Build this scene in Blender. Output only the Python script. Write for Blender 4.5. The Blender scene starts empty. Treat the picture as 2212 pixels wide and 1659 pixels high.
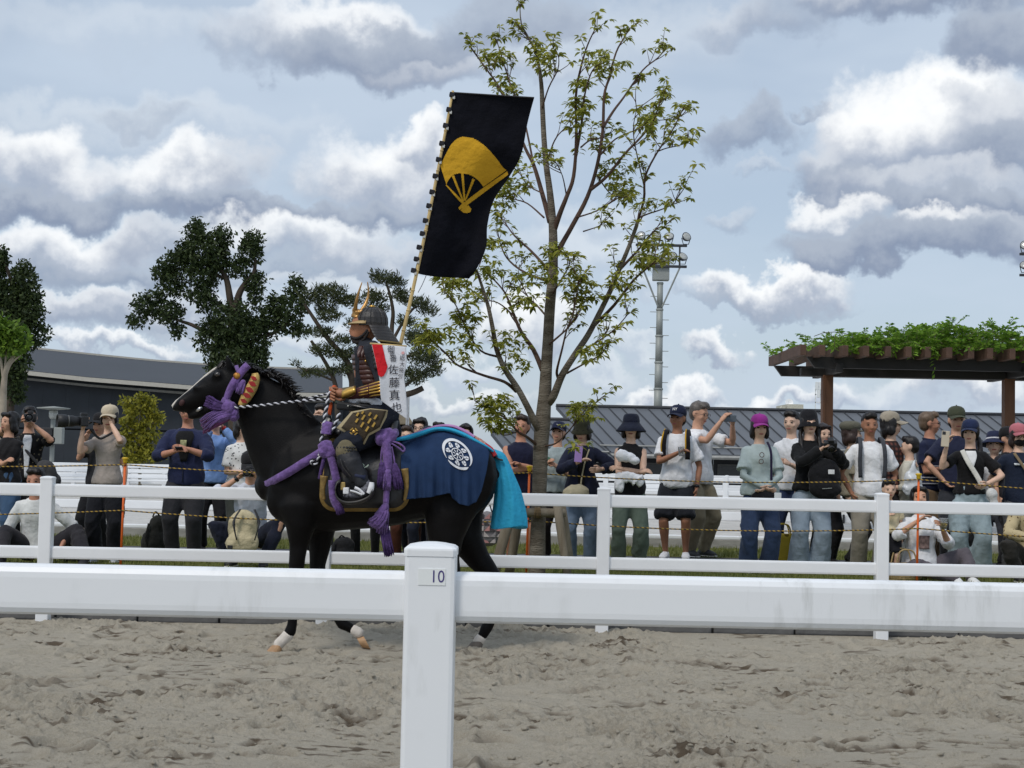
import bpy, bmesh, math, random
import numpy as np
from mathutils import Vector, Matrix, Quaternion
random.seed(7); RNG = np.random.default_rng(7)
S = bpy.context.scene
COL = S.collection
# ---------------------------------------------------------------- camera
FPX, CX, CY = 3195.0, 1106.0, 829.5          # focal length and centre, in photo units (picture 2212 wide)
HC, PITCH, ROLL = 1.24, math.radians(2.93), math.radians(1.15)
_r0 = Vector((1, 0, 0)); _u0 = Vector((0, -math.sin(PITCH), math.cos(PITCH)))
C_F = Vector((0, math.cos(PITCH), math.sin(PITCH)))
C_R = _r0 * math.cos(ROLL) + _u0 * math.sin(ROLL)
C_U = _u0 * math.cos(ROLL) - _r0 * math.sin(ROLL)
cam_d = bpy.data.cameras.new('camera'); cam = bpy.data.objects.new('camera', cam_d); COL.objects.link(cam)
cam_d.sensor_width = 36; cam_d.lens = 36 * FPX / 2212; cam_d.clip_end = 3000; cam_d.clip_start = 0.05
m3 = Matrix((C_R, C_U, -C_F)).transposed()
cam.matrix_world = Matrix.Translation((0, 0, HC)) @ m3.to_4x4()
S.camera = cam
def ray(x, y):
    return C_F + C_R * ((x - CX) / FPX) + C_U * ((CY - y) / FPX)
def W(x, y, Y):
    d = ray(x, y); return Vector((0, 0, HC)) + d * (Y / d.y)
def px(p):
    q = Vector(p) - Vector((0, 0, HC)); z = q.dot(C_F)
    return CX + FPX * q.dot(C_R) / z, CY - FPX * q.dot(C_U) / z
# ---------------------------------------------------------------- sky, sun, exposure
SUN_EL, SUN_AZ = math.radians(52), math.radians(215)      # azimuth clockwise from +Y: behind the camera, to its left
SKY_STR = 0.1
world = bpy.data.worlds.new('World'); S.world = world; world.use_nodes = True
def build_world():
    nt = world.node_tree; nt.nodes.clear(); N = nt.nodes; L = nt.links
    def node(t, **k):
        n = N.new(t)
        for a, b in k.items(): setattr(n, a, b)
        return n
    def put(sock, v):
        if hasattr(v, 'is_output') or isinstance(v, bpy.types.NodeSocket): L.new(v, sock)
        else: sock.default_value = v
    def M(op, a, b=0.0, c=0.0, clamp=False):
        n = node('ShaderNodeMath', operation=op); n.use_clamp = clamp
        put(n.inputs[0], a); put(n.inputs[1], b)
        if op in ('MULTIPLY_ADD',): put(n.inputs[2], c)
        return n.outputs[0]
    def smooth(v, lo, hi, top=1.0):
        n = node('ShaderNodeMapRange', interpolation_type='SMOOTHSTEP')
        put(n.inputs[0], v); n.inputs[1].default_value = lo; n.inputs[2].default_value = hi; n.inputs[4].default_value = top
        return n.outputs[0]
    def mix(f, a, b):
        n = node('ShaderNodeMix', data_type='RGBA'); put(n.inputs[0], f); put(n.inputs[6], a); put(n.inputs[7], b); return n.outputs[2]
    def col(r, g, b): return (r / SKY_STR, g / SKY_STR, b / SKY_STR, 1)
    tc = node('ShaderNodeTexCoord'); sep = node('ShaderNodeSeparateXYZ'); L.new(tc.outputs['Generated'], sep.inputs[0])
    X, Y_, Z = sep.outputs
    u = M('ARCTAN2', X, Y_); hyp = M('SQRT', M('ADD', M('MULTIPLY', X, X), M('MULTIPLY', Y_, Y_)))
    v = M('DIVIDE', Z, M('MAXIMUM', hyp, 0.05))
    def noise(scale, detail, rough=0.55, off=(0, 0, 0), stretch=(1, 1, 1), color=False):
        mp = node('ShaderNodeMapping'); L.new(tc.outputs['Generated'], mp.inputs[0])
        mp.inputs['Location'].default_value = off; mp.inputs['Scale'].default_value = stretch
        n = node('ShaderNodeTexNoise'); L.new(mp.outputs[0], n.inputs['Vector'])
        n.inputs['Scale'].default_value = scale; n.inputs['Detail'].default_value = detail; n.inputs['Roughness'].default_value = rough
        return n.outputs['Color'] if color else n.outputs['Fac']
    sky = node('ShaderNodeTexSky', sky_type='NISHITA'); sky.sun_disc = False
    sky.sun_elevation = SUN_EL; sky.sun_rotation = SUN_AZ; sky.air_density = 1.0; sky.dust_density = 1.5; sky.ozone_density = 1.5
    # thin high veil over blue
    veil = noise(3.2, 4, 0.55, (3, 1, 0), (1, 1, 3.2))
    base = mix(M('MULTIPLY_ADD', smooth(veil, 0.35, 0.68), 0.30, 0.60), sky.outputs[0], col(0.53, 0.62, 0.735))
    # warped coordinates for cloud edges
    w1 = node('ShaderNodeSeparateColor'); L.new(noise(8, 4, 0.55, color=True), w1.inputs[0])
    w2 = node('ShaderNodeSeparateColor'); L.new(noise(24, 5, 0.58, (5, 2, 1), color=True), w2.inputs[0])
    w3 = node('ShaderNodeSeparateColor'); L.new(noise(75, 3, 0.6, (1, 7, 1), color=True), w3.inputs[0])
    def warp(c, i):
        a = M('MULTIPLY_ADD', M('SUBTRACT', w1.outputs[i], 0.5), 0.085, c)
        a = M('MULTIPLY_ADD', M('SUBTRACT', w2.outputs[i], 0.5), 0.062, a)
        return M('MULTIPLY_ADD', M('SUBTRACT', w3.outputs[i], 0.5), 0.012, a)
    pu, pv = warp(u, 0), warp(v, 1)
    tone = M('MULTIPLY_ADD', M('SUBTRACT', w2.outputs[2], 0.5), 0.62, 0.0)
    tone = M('MULTIPLY_ADD', M('SUBTRACT', w3.outputs[2], 0.5), 0.3, tone)
    # general broken cloud over the whole dome
    gen = noise(2.6, 5, 0.6, (0.3, 2.2, 0.4), (1, 1, 2.2))
    gm = smooth(gen, 0.53, 0.64)
    gm = M('MULTIPLY', gm, smooth(v, 0.30, 0.50))
    gcol = mix(smooth(gen, 0.56, 0.72), col(0.92, 0.94, 0.97), col(0.42, 0.47, 0.56))
    cur = mix(M('MULTIPLY', gm, 0.9), base, gcol)
    DARK = dict(a=(0.225, 0.28, 0.395), b=(0.40, 0.455, 0.545)); MID = dict(a=(0.285, 0.345, 0.46), b=(0.63, 0.67, 0.73))
    WHT = dict(a=(0.345, 0.405, 0.515), b=(0.93, 0.945, 0.955)); PALE = dict(a=(0.46, 0.535, 0.645), b=(0.72, 0.77, 0.82))
    # each: centre x, y, half width, rise, drop (photo units), palette, softness, opacity
    clouds = [
        (300, 60, 420, 60, 60, PALE, .9, .35), (1300, 120, 300, 90, 90, PALE, .9, .45), (250, 250, 420, 50, 60, PALE, .9, .5),
        (740, 30, 220, 60, 60, WHT, .7, .9), (560, 75, 110, 50, 55, MID, .8, .55),
        (840, 105, 260, 75, 70, DARK, .55, .95), (1120, 40, 160, 55, 60, DARK, .7, .7), (1000, 150, 230, 30, 40, MID, .8, .6),
        (340, 245, 90, 22, 22, DARK, .9, .35), (1570, 95, 110, 45, 40, MID, .8, .6), (1700, 75, 90, 40, 50, DARK, .8, .5),
        (1985, 12, 260, 50, 60, DARK, .6, .95), (1830, 20, 120, 40, 40, MID, .8, .8), (2170, 110, 90, 70, 70, DARK, .6, .95),
        (85, 335, 120, 72, 80, WHT, .6, .95), (400, 375, 200, 66, 60, WHT, .55, .95), (560, 350, 70, 40, 60, MID, .8, .7), (850, 350, 160, 85, 90, WHT, .55, .97), (910, 300, 60, 55, 50, WHT, .5, .9),
        (250, 425, 380, 26, 40, DARK, .7, .9), (520, 430, 240, 20, 34, DARK, .7, .85), (850, 445, 170, 26, 42, DARK, .7, .9), (60, 420, 120, 30, 36, DARK, .7, .9),
        (120, 525, 190, 50, 52, WHT, .6, .92), (330, 510, 150, 36, 44, MID, .7, .85), (640, 500, 190, 42, 52, WHT, .65, .85), (800, 540, 160, 30, 44, MID, .8, .75),
        (210, 585, 300, 22, 30, DARK, .8, .75), (620, 570, 260, 22, 34, DARK, .9, .6), (700, 610, 200, 22, 26, PALE, .8, .7),
        (160, 665, 200, 40, 36, WHT, .6, .9), (420, 650, 160, 34, 44, MID, .8, .8), (100, 640, 150, 20, 30, MID, .8, .6), (300, 700, 300, 22, 24, DARK, .9, .6),
        (250, 755, 180, 22, 20, WHT, .6, .8), (600, 730, 240, 26, 28, PALE, .8, .8), (900, 640, 160, 40, 50, PALE, .8, .7), (1080, 700, 60, 34, 40, WHT, .6, .8), (1000, 780, 130, 24, 30, PALE, .7, .8),
        (1150, 720, 60, 46, 50, WHT, .6, .8), (1000, 860, 150, 22, 26, WHT, .7, .7), (1240, 560, 130, 60, 60, PALE, .8, .6), (1300, 820, 90, 24, 24, PALE, .8, .7),
        (1625, 292, 85, 40, 44, DARK, .6, .75), (1745, 245, 46, 12, 12, DARK, .8, .6), (1570, 470, 50, 22, 26, MID, .8, .5), (1640, 375, 40, 14, 16, MID, .8, .4), (1270, 470, 110, 40, 44, PALE, .8, .5),
        (2010, 270, 210, 100, 120, WHT, .45, 1.0), (1900, 290, 120, 60, 80, WHT, .5, .95), (2150, 260, 130, 50, 90, MID, .6, .8), (2165, 330, 120, 44, 55, DARK, .6, .85),
        (1790, 370, 80, 62, 60, MID, .6, .92), (1850, 400, 90, 50, 64, DARK, .6, .9), (2030, 400, 200, 40, 60, MID, .7, .85), (2080, 445, 220, 30, 50, DARK, .6, .95),
        (1830, 480, 80, 34, 34, WHT, .6, .85), (2010, 490, 60, 26, 40, WHT, .6, .8), (2130, 500, 90, 30, 40, MID, .7, .8),
        (1990, 545, 250, 46, 42, DARK, .5, .97), (1810, 560, 70, 30, 34, DARK, .6, .9), (2170, 545, 120, 60, 50, DARK, .7, .85),
        (1660, 632, 190, 40, 26, WHT, .5, .95), (1760, 612, 90, 30, 36, WHT, .5, .9), (1640, 655, 200, 12, 16, DARK, .8, .6),
        (1545, 750, 60, 36, 24, WHT, .5, .9), (1480, 845, 60, 40, 26, WHT, .5, .9), (1400, 860, 50, 30, 20, WHT, .55, .85), (1330, 760, 80, 20, 24, PALE, .7, .7),
        (1600, 880, 60, 32, 24, WHT, .55, .9), (1690, 875, 40, 22, 20, WHT, .55, .85), (1740, 870, 46, 40, 24, WHT, .5, .9), (1950, 860, 240, 40, 36, PALE, .8, .85), (2080, 850, 120, 30, 30, WHT, .7, .7), (1360, 650, 70, 26, 26, PALE, .8, .6), (2170, 840, 60, 24, 24, WHT, .7, .6),
    ]
    for (cx, cy, rx, rt, rb, pal, soft, op) in clouds:
        d = ray(cx, cy); cu = math.atan2(d.x, d.y); cv = d.z / math.hypot(d.x, d.y)
        rx, rt, rb = rx / FPX, rt / FPX, rb / FPX
        eu = M('MULTIPLY_ADD', pu, 1 / rx, -cu / rx)
        ev = M('MAXIMUM', M('MULTIPLY_ADD', pv, 1 / rt, -cv / rt), M('MULTIPLY_ADD', pv, -1 / rb, cv / rb))
        e = M('MULTIPLY_ADD', eu, eu, M('MULTIPLY', ev, ev))
        mask = smooth(e, 1.4 + soft * .6, 1.05 - soft * 1.25, op)
        k = 1.15 / (rt + rb)
        t = M('MULTIPLY_ADD', pv, k, tone); o0 = cv * k - rb / (rt + rb)
        cc = mix(smooth(t, -.05 + o0, 1.0 + o0), (*[c / SKY_STR for c in pal['a']], 1), (*[c / SKY_STR for c in pal['b']], 1))
        cur = mix(mask, cur, cc)
    bg = node('ShaderNodeBackground'); bg.inputs['Strength'].default_value = SKY_STR
    L.new(cur, bg.inputs['Color']); out = node('ShaderNodeOutputWorld'); L.new(bg.outputs[0], out.inputs[0])
build_world()
world.cycles.sampling_method = 'MANUAL'; world.cycles.sample_map_resolution = 512
sun_d = bpy.data.lights.new('sun', 'SUN'); sun_d.energy = 1.5; sun_d.angle = math.radians(14); sun_d.color = (1.0, 0.95, 0.88)
sun = bpy.data.objects.new('sun', sun_d); COL.objects.link(sun)
sd = Vector((math.sin(SUN_AZ) * math.cos(SUN_EL), math.cos(SUN_AZ) * math.cos(SUN_EL), math.sin(SUN_EL)))
sun.rotation_euler = (-sd).to_track_quat('-Z', 'Y').to_euler(); sun.location = (0, -5, 12)
S.view_settings.view_transform = 'Standard'; S.view_settings.look = 'None'; S.view_settings.exposure = 0.12; S.view_settings.gamma = 1.0
S.view_settings.use_curve_mapping = False
# ---------------------------------------------------------------- materials
_mats = {}
def srgb(r, g, b):
    f = lambda c: (c / 255 / 12.92) if c <= 10 else ((c / 255 + 0.055) / 1.055) ** 2.4
    return (f(r), f(g), f(b))
def mat(name, color, rough=0.7, var=0.15, scale=8.0, bump=0.0, bscale=60.0, metal=0.0, spec=0.4, sheen=0.0, color2=None, stretch=(1, 1, 1), detail=5.0, trans=0.0, alpha=1.0, bdist=0.01):
    key = (name, tuple(color), rough)
    if key in _mats: return _mats[key]
    m = bpy.data.materials.new(name); m.use_nodes = True; nt = m.node_tree; b = nt.nodes['Principled BSDF']
    b.inputs['Roughness'].default_value = rough; b.inputs['Metallic'].default_value = metal
    b.inputs['Specular IOR Level'].default_value = spec
    if sheen: b.inputs['Sheen Weight'].default_value = sheen
    if trans: b.inputs['Transmission Weight'].default_value = trans
    if alpha < 1: b.inputs['Alpha'].default_value = alpha
    tc = nt.nodes.new('ShaderNodeTexCoord'); mp = nt.nodes.new('ShaderNodeMapping'); nt.links.new(tc.outputs['Object'], mp.inputs[0])
    mp.inputs['Scale'].default_value = stretch
    n = nt.nodes.new('ShaderNodeTexNoise'); n.inputs['Scale'].default_value = scale; n.inputs['Detail'].default_value = detail
    nt.links.new(mp.outputs[0], n.inputs['Vector'])
    mx = nt.nodes.new('ShaderNodeMix'); mx.data_type = 'RGBA'
    rmp = nt.nodes.new('ShaderNodeMapRange'); rmp.inputs[1].default_value = 0.32; rmp.inputs[2].default_value = 0.68
    nt.links.new(n.outputs['Fac'], rmp.inputs[0]); nt.links.new(rmp.outputs[0], mx.inputs[0])
    c = Vector(color[:3])
    lo = c * (1 - var); hi = c * (1 + var) if color2 is None else Vector(color2[:3])
    if color2 is not None: lo = c
    mx.inputs[6].default_value = (*lo, 1); mx.inputs[7].default_value = (*[min(1, q) for q in hi], 1)
    nt.links.new(mx.outputs[2], b.inputs['Base Color'])
    if bump:
        n2 = nt.nodes.new('ShaderNodeTexNoise'); n2.inputs['Scale'].default_value = bscale; n2.inputs['Detail'].default_value = 4
        nt.links.new(mp.outputs[0], n2.inputs['Vector'])
        bp = nt.nodes.new('ShaderNodeBump'); bp.inputs['Strength'].default_value = bump; bp.inputs['Distance'].default_value = bdist
        nt.links.new(n2.outputs['Fac'], bp.inputs['Height']); nt.links.new(bp.outputs[0], b.inputs['Normal'])
    _mats[key] = m
    return m
def fabric(color, name='fabric', rough=0.85, bump=0.5, bscale=22.0, var=0.12):
    return mat(name, color, rough, var, 9.0, bump, bscale, spec=0.2, sheen=0.08, bdist=0.02)
def leafmat(name, c1, c2, trans=0.35):
    m = bpy.data.materials.new(name); m.use_nodes = True; nt = m.node_tree; b = nt.nodes['Principled BSDF']
    g = nt.nodes.new('ShaderNodeNewGeometry'); mx = nt.nodes.new('ShaderNodeMix'); mx.data_type = 'RGBA'
    nt.links.new(g.outputs['Random Per Island'], mx.inputs[0]); mx.inputs[6].default_value = (*c1, 1); mx.inputs[7].default_value = (*c2, 1)
    nt.links.new(mx.outputs[2], b.inputs['Base Color']); b.inputs['Roughness'].default_value = 0.55; b.inputs['Specular IOR Level'].default_value = 0.3
    tr = nt.nodes.new('ShaderNodeBsdfTranslucent'); nt.links.new(mx.outputs[2], tr.inputs[0])
    ms = nt.nodes.new('ShaderNodeMixShader'); ms.inputs[0].default_value = trans
    out = nt.nodes['Material Output']; nt.links.new(b.outputs[0], ms.inputs[1]); nt.links.new(tr.outputs[0], ms.inputs[2]); nt.links.new(ms.outputs[0], out.inputs[0])
    return m
# ---------------------------------------------------------------- mesh building
def V(*a): return Vector(a)
class MB:
    def __init__(s): s.v = []; s.f = []; s.mi = []; s.cur = 0
    def add(s, vs, fs):
        o = len(s.v); s.v.extend([tuple(p) for p in vs])
        for f in fs: s.f.append(tuple(i + o for i in f)); s.mi.append(s.cur)
        return s
    def box(s, c, size, rot=None):
        c = Vector(c); h = Vector(size) * 0.5
        vs = [Vector((x * h.x, y * h.y, z * h.z)) for z in (-1, 1) for y in (-1, 1) for x in (-1, 1)]
        if rot is not None: vs = [rot @ p for p in vs]
        return s.add([p + c for p in vs], [(0, 2, 3, 1), (4, 5, 7, 6), (0, 1, 5, 4), (2, 6, 7, 3), (0, 4, 6, 2), (1, 3, 7, 5)])
    def bbox(s, c, size, b=0.01, rot=None, seg=2):      # box with chamfered edges
        c = Vector(c); h = Vector(size) * 0.5; b = min(b, h.x * .9, h.y * .9, h.z * .9)
        bm = bmesh.new(); bmesh.ops.create_cube(bm, size=1)
        for v in bm.verts: v.co = Vector((v.co.x * size[0], v.co.y * size[1], v.co.z * size[2]))
        bmesh.ops.bevel(bm, geom=list(bm.edges), offset=b, segments=seg, affect='EDGES', profile=0.6)
        bm.verts.index_update()
        vs = [v.co.copy() for v in bm.verts]; fs = [tuple(v.index for v in f.verts) for f in bm.faces]; bm.free()
        if rot is not None: vs = [rot @ p for p in vs]
        return s.add([p + c for p in vs], fs)
    def tube(s, pts, rad, n=8, up=(0, 0, 1), rnd=False):
        pts = [Vector(p) for p in pts]; m = len(pts)
        if not isinstance(rad, (list, tuple)): rad = [rad] * m
        rad = [r if isinstance(r, tuple) else (r, r) for r in rad]
        if rnd and m >= 2:
            t0 = (pts[0] - pts[1]).normalized(); t1 = (pts[-1] - pts[-2]).normalized()
            r0 = min(rad[0]); r1 = min(rad[-1])
            sc = lambda r, k: (r[0] * k, r[1] * k)
            pts = [pts[0] + t0 * r0 * .95, pts[0] + t0 * r0 * .6] + pts + [pts[-1] + t1 * r1 * .6, pts[-1] + t1 * r1 * .95]
            rad = [sc(rad[0], .3), sc(rad[0], .8)] + rad + [sc(rad[-1], .8), sc(rad[-1], .3)]; m = len(pts)
        vs = []; fs = []; prev = None; up = Vector(up)
        for i in range(m):
            t = (pts[min(i + 1, m - 1)] - pts[max(i - 1, 0)])
            t = t.normalized() if t.length > 1e-9 else Vector((0, 0, 1))
            a = t.cross(up)
            if a.length < 0.08: a = prev - t * prev.dot(t) if prev is not None else t.cross(Vector((1, 0.3, 0)))
            a.normalize()
            if prev is not None and a.dot(prev) < 0 and abs(a.dot(prev)) > .2: a = -a
            prev = a; b = a.cross(t)
            for k in range(n):
                th = 2 * math.pi * k / n
                vs.append(pts[i] + a * (rad[i][0] * math.cos(th)) + b * (rad[i][1] * math.sin(th)))
        for i in range(m - 1):
            for k in range(n):
                fs.append((i * n + k, i * n + (k + 1) % n, (i + 1) * n + (k + 1) % n, (i + 1) * n + k))
        fs.append(tuple(range(n))[::-1]); fs.append(tuple((m - 1) * n + k for k in range(n)))
        return s.add(vs, fs)
    def ell(s, c, r, n=12, m=8, rot=None):
        c = Vector(c); r = (r, r, r) if not isinstance(r, (tuple, list)) else r
        vs = [Vector((0, 0, r[2]))]
        for i in range(1, m):
            ph = math.pi * i / m
            for k in range(n):
                th = 2 * math.pi * k / n
                vs.append(Vector((r[0] * math.sin(ph) * math.cos(th), r[1] * math.sin(ph) * math.sin(th), r[2] * math.cos(ph))))
        vs.append(Vector((0, 0, -r[2])))
        fs = [(0, 1 + k, 1 + (k + 1) % n) for k in range(n)]
        for i in range(m - 2):
            for k in range(n):
                a = 1 + i * n + k; b = 1 + i * n + (k + 1) % n
                fs.append((a, a + n, b + n, b))
        e = len(vs) - 1; o = 1 + (m - 2) * n
        fs += [(o + (k + 1) % n, o + k, e) for k in range(n)]
        if rot is not None: vs = [rot @ p for p in vs]
        return s.add([p + c for p in vs], fs)
    def lathe(s, prof, n=16, c=(0, 0, 0), rot=None, sx=1.0, sy=1.0):      # prof: (r, z)
        vs = []; fs = []; c = Vector(c)
        for (r, z) in prof:
            for k in range(n):
                th = 2 * math.pi * k / n
                vs.append(Vector((r * sx * math.cos(th), r * sy * math.sin(th), z)))
        for i in range(len(prof) - 1):
            for k in range(n):
                fs.append((i * n + k, i * n + (k + 1) % n, (i + 1) * n + (k + 1) % n, (i + 1) * n + k))
        fs.append(tuple(range(n))[::-1]); fs.append(tuple((len(prof) - 1) * n + k for k in range(n)))
        if rot is not None: vs = [rot @ p for p in vs]
        return s.add([p + c for p in vs], fs)
    def grid(s, P):          # P[i][j] points
        ni, nj = len(P), len(P[0]); vs = [p for row in P for p in row]
        return s.add(vs, [(i * nj + j, i * nj + j + 1, (i + 1) * nj + j + 1, (i + 1) * nj + j) for i in range(ni - 1) for j in range(nj - 1)])
    def slab(s, P, off):     # closed sheet with thickness vector off
        ni, nj = len(P), len(P[0]); off = Vector(off)
        a = [Vector(p) for row in P for p in row]; n = len(a); vs = a + [p + off for p in a]; fs = []
        for i in range(ni - 1):
            for j in range(nj - 1):
                q = (i * nj + j, i * nj + j + 1, (i + 1) * nj + j + 1, (i + 1) * nj + j)
                fs.append(q); fs.append(tuple(k + n for k in q[::-1]))
        ring = [j for j in range(nj)] + [i * nj + nj - 1 for i in range(1, ni)] + [(ni - 1) * nj + j for j in range(nj - 2, -1, -1)] + [i * nj for i in range(ni - 2, 0, -1)]
        for k in range(len(ring)):
            p, q = ring[k], ring[(k + 1) % len(ring)]; fs.append((q, p, p + n, q + n))
        return s.add(vs, fs)
    def poly(s, pts, off):   # flat polygon extruded by vector
        pts = [Vector(p) for p in pts]; n = len(pts); off = Vector(off)
        return s.add(pts + [p + off for p in pts], [tuple(range(n)), tuple(range(n, 2 * n))[::-1]] + [((i + 1) % n, i, i + n, (i + 1) % n + n) for i in range(n)])
    def mesh(s, name):
        me = bpy.data.meshes.new(name); me.from_pydata(s.v, [], s.f); me.update(); return me
    def build(s, name, m=None, parent=None, smooth=False, mats=None):
        me = s.mesh(name)
        return link(name, me, m, parent, smooth, mats, s.mi if mats else None)
def link(name, me, m=None, parent=None, smooth=False, mats=None, mi=None):
    o = bpy.data.objects.new(name, me); COL.objects.link(o)
    if mats:
        for q in mats: me.materials.append(q)
        if mi: me.polygons.foreach_set('material_index', mi)
    elif m is not None and not me.materials: me.materials.append(m)
    if smooth: me.polygons.foreach_set('use_smooth', [True] * len(me.polygons))
    if parent is not None:
        o.parent = parent; o.matrix_parent_inverse = parent_inv(parent)
    return o
def parent_inv(p):       # only roots carry a transform; parts are built in place
    if p.parent is None: return Matrix.LocRotScale(p.location, p.rotation_euler, p.scale).inverted()
    return Matrix.Identity(4)
def remesh(mb, vox, smooth_it=4, factor=0.5):
    me = mb.mesh('tmp'); o = bpy.data.objects.new('tmp', me); COL.objects.link(o)
    r = o.modifiers.new('r', 'REMESH'); r.mode = 'VOXEL'; r.voxel_size = vox; r.adaptivity = 0
    if smooth_it:
        sm = o.modifiers.new('s', 'SMOOTH'); sm.iterations = smooth_it; sm.factor = factor
    dg = bpy.context.evaluated_depsgraph_get(); ev = o.evaluated_get(dg)
    out = bpy.data.meshes.new_from_object(ev, depsgraph=dg); out.materials.clear()
    bpy.data.objects.remove(o); bpy.data.meshes.remove(me)
    return out
def verts_np(me):
    a = np.empty(len(me.vertices) * 3, np.float32); me.vertices.foreach_get('co', a); return a.reshape(-1, 3)
def set_np(me, a):
    me.vertices.foreach_set('co', a.astype(np.float32).ravel()); me.update()
def merge_mb(me, mb):        # append raw primitives to a finished mesh
    vs = [tuple(v) for v in verts_np(me)]; fs = [tuple(p.vertices) for p in me.polygons]
    o = len(vs); out = bpy.data.meshes.new(me.name); out.from_pydata(vs + mb.v, [], fs + [tuple(i + o for i in f) for f in mb.f]); out.update()
    bpy.data.meshes.remove(me); return out
def vnoise(p, seed=0):       # smooth 3-D value noise, vectorised, about -1..1
    p = np.asarray(p, np.float64); i = np.floor(p).astype(np.int64); f = p - i; f = f * f * (3 - 2 * f)
    def h(x, y, z):
        n = (x * 374761393 + y * 668265263 + z * 2147483647 + seed * 1274126177) & 0xffffffff
        n = ((n ^ (n >> 13)) * 1274126177) & 0xffffffff
        return ((n ^ (n >> 16)) & 0xffff) / 32767.5 - 1
    r = 0
    for dx in (0, 1):
        for dy in (0, 1):
            for dz in (0, 1):
                w = (f[:, 0] if dx else 1 - f[:, 0]) * (f[:, 1] if dy else 1 - f[:, 1]) * (f[:, 2] if dz else 1 - f[:, 2])
                r = r + w * h(i[:, 0] + dx, i[:, 1] + dy, i[:, 2] + dz)
    return r
def wrinkle(me, amp, freq, seed=0, stretch=(1, 1, 1)):
    a = verts_np(me).astype(np.float64); nr = np.empty(len(a) * 3, np.float32); me.vertices.foreach_get('normal', nr); nr = nr.reshape(-1, 3)
    q = a * np.array(stretch) * freq
    d = vnoise(q, seed) * amp + vnoise(q * 2.3 + 7, seed + 1) * amp * .5
    set_np(me, a + nr * d[:, None])
def thing(name, label, cat, loc=(0, 0, 0), group=None):
    o = bpy.data.objects.new(name, None); COL.objects.link(o); o.location = loc; o.empty_display_size = 0.1
    o['label'] = label; o['category'] = cat
    if group: o['group'] = group
    return o
def tag(o, label, cat, group=None):
    o['label'] = label; o['category'] = cat
    if group: o['group'] = group
    return o
def struct(o): o['kind'] = 'structure'; return o
def stuff(o): o['kind'] = 'stuff'; return o
def rotz(a): return Matrix.Rotation(a, 3, 'Z')
def text_mb(txt, size, place, extrude=0.0, res=3):
    """text as a mesh; place(x, y) -> world point"""
    c = bpy.data.curves.new('t', 'FONT'); c.body = txt; c.size = size; c.align_x = 'CENTER'; c.align_y = 'CENTER'; c.resolution_u = res; c.fill_mode = 'FRONT'
    o = bpy.data.objects.new('t', c); COL.objects.link(o)
    dg = bpy.context.evaluated_depsgraph_get(); me = bpy.data.meshes.new_from_object(o.evaluated_get(dg), depsgraph=dg)
    bpy.data.objects.remove(o); bpy.data.curves.remove(c)
    mb = MB(); mb.add([place(v.co.x, v.co.y) for v in me.vertices], [tuple(p.vertices) for p in me.polygons]); bpy.data.meshes.remove(me)
    return mb
def spline(pts, n):      # Catmull-Rom through points, n samples per span
    P = [Vector(p) for p in pts]; out = []
    for i in range(len(P) - 1):
        p0 = P[max(i - 1, 0)]; p1 = P[i]; p2 = P[i + 1]; p3 = P[min(i + 2, len(P) - 1)]
        for k in range(n):
            t = k / n
            out.append(0.5 * ((2 * p1) + (p2 - p0) * t + (2 * p0 - 5 * p1 + 4 * p2 - p3) * t * t + (3 * p1 - p0 - 3 * p2 + p3) * t ** 3))
    out.append(P[-1]); return out
def interp(x, xs, ys): return float(np.interp(x, xs, ys))
# ================================================================ SETTING
GZ = 0.15                                     # level of the grass and path behind the far fence
def sheet(name, x0, x1, y0, y1, z, m, nx=2, ny=2):
    P = [[V(x0 + (x1 - x0) * i / (nx - 1), y0 + (y1 - y0) * j / (ny - 1), z) for j in range(ny)] for i in range(nx)]
    mb = MB(); mb.grid(P); o = mb.build(name, m); return struct(o)
M_far = mat('far_ground', (0.16, 0.17, 0.11), 0.95, 0.3, 0.3)
sheet('ground', -1200, 1200, -300, 2200, -0.06, M_far)
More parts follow.
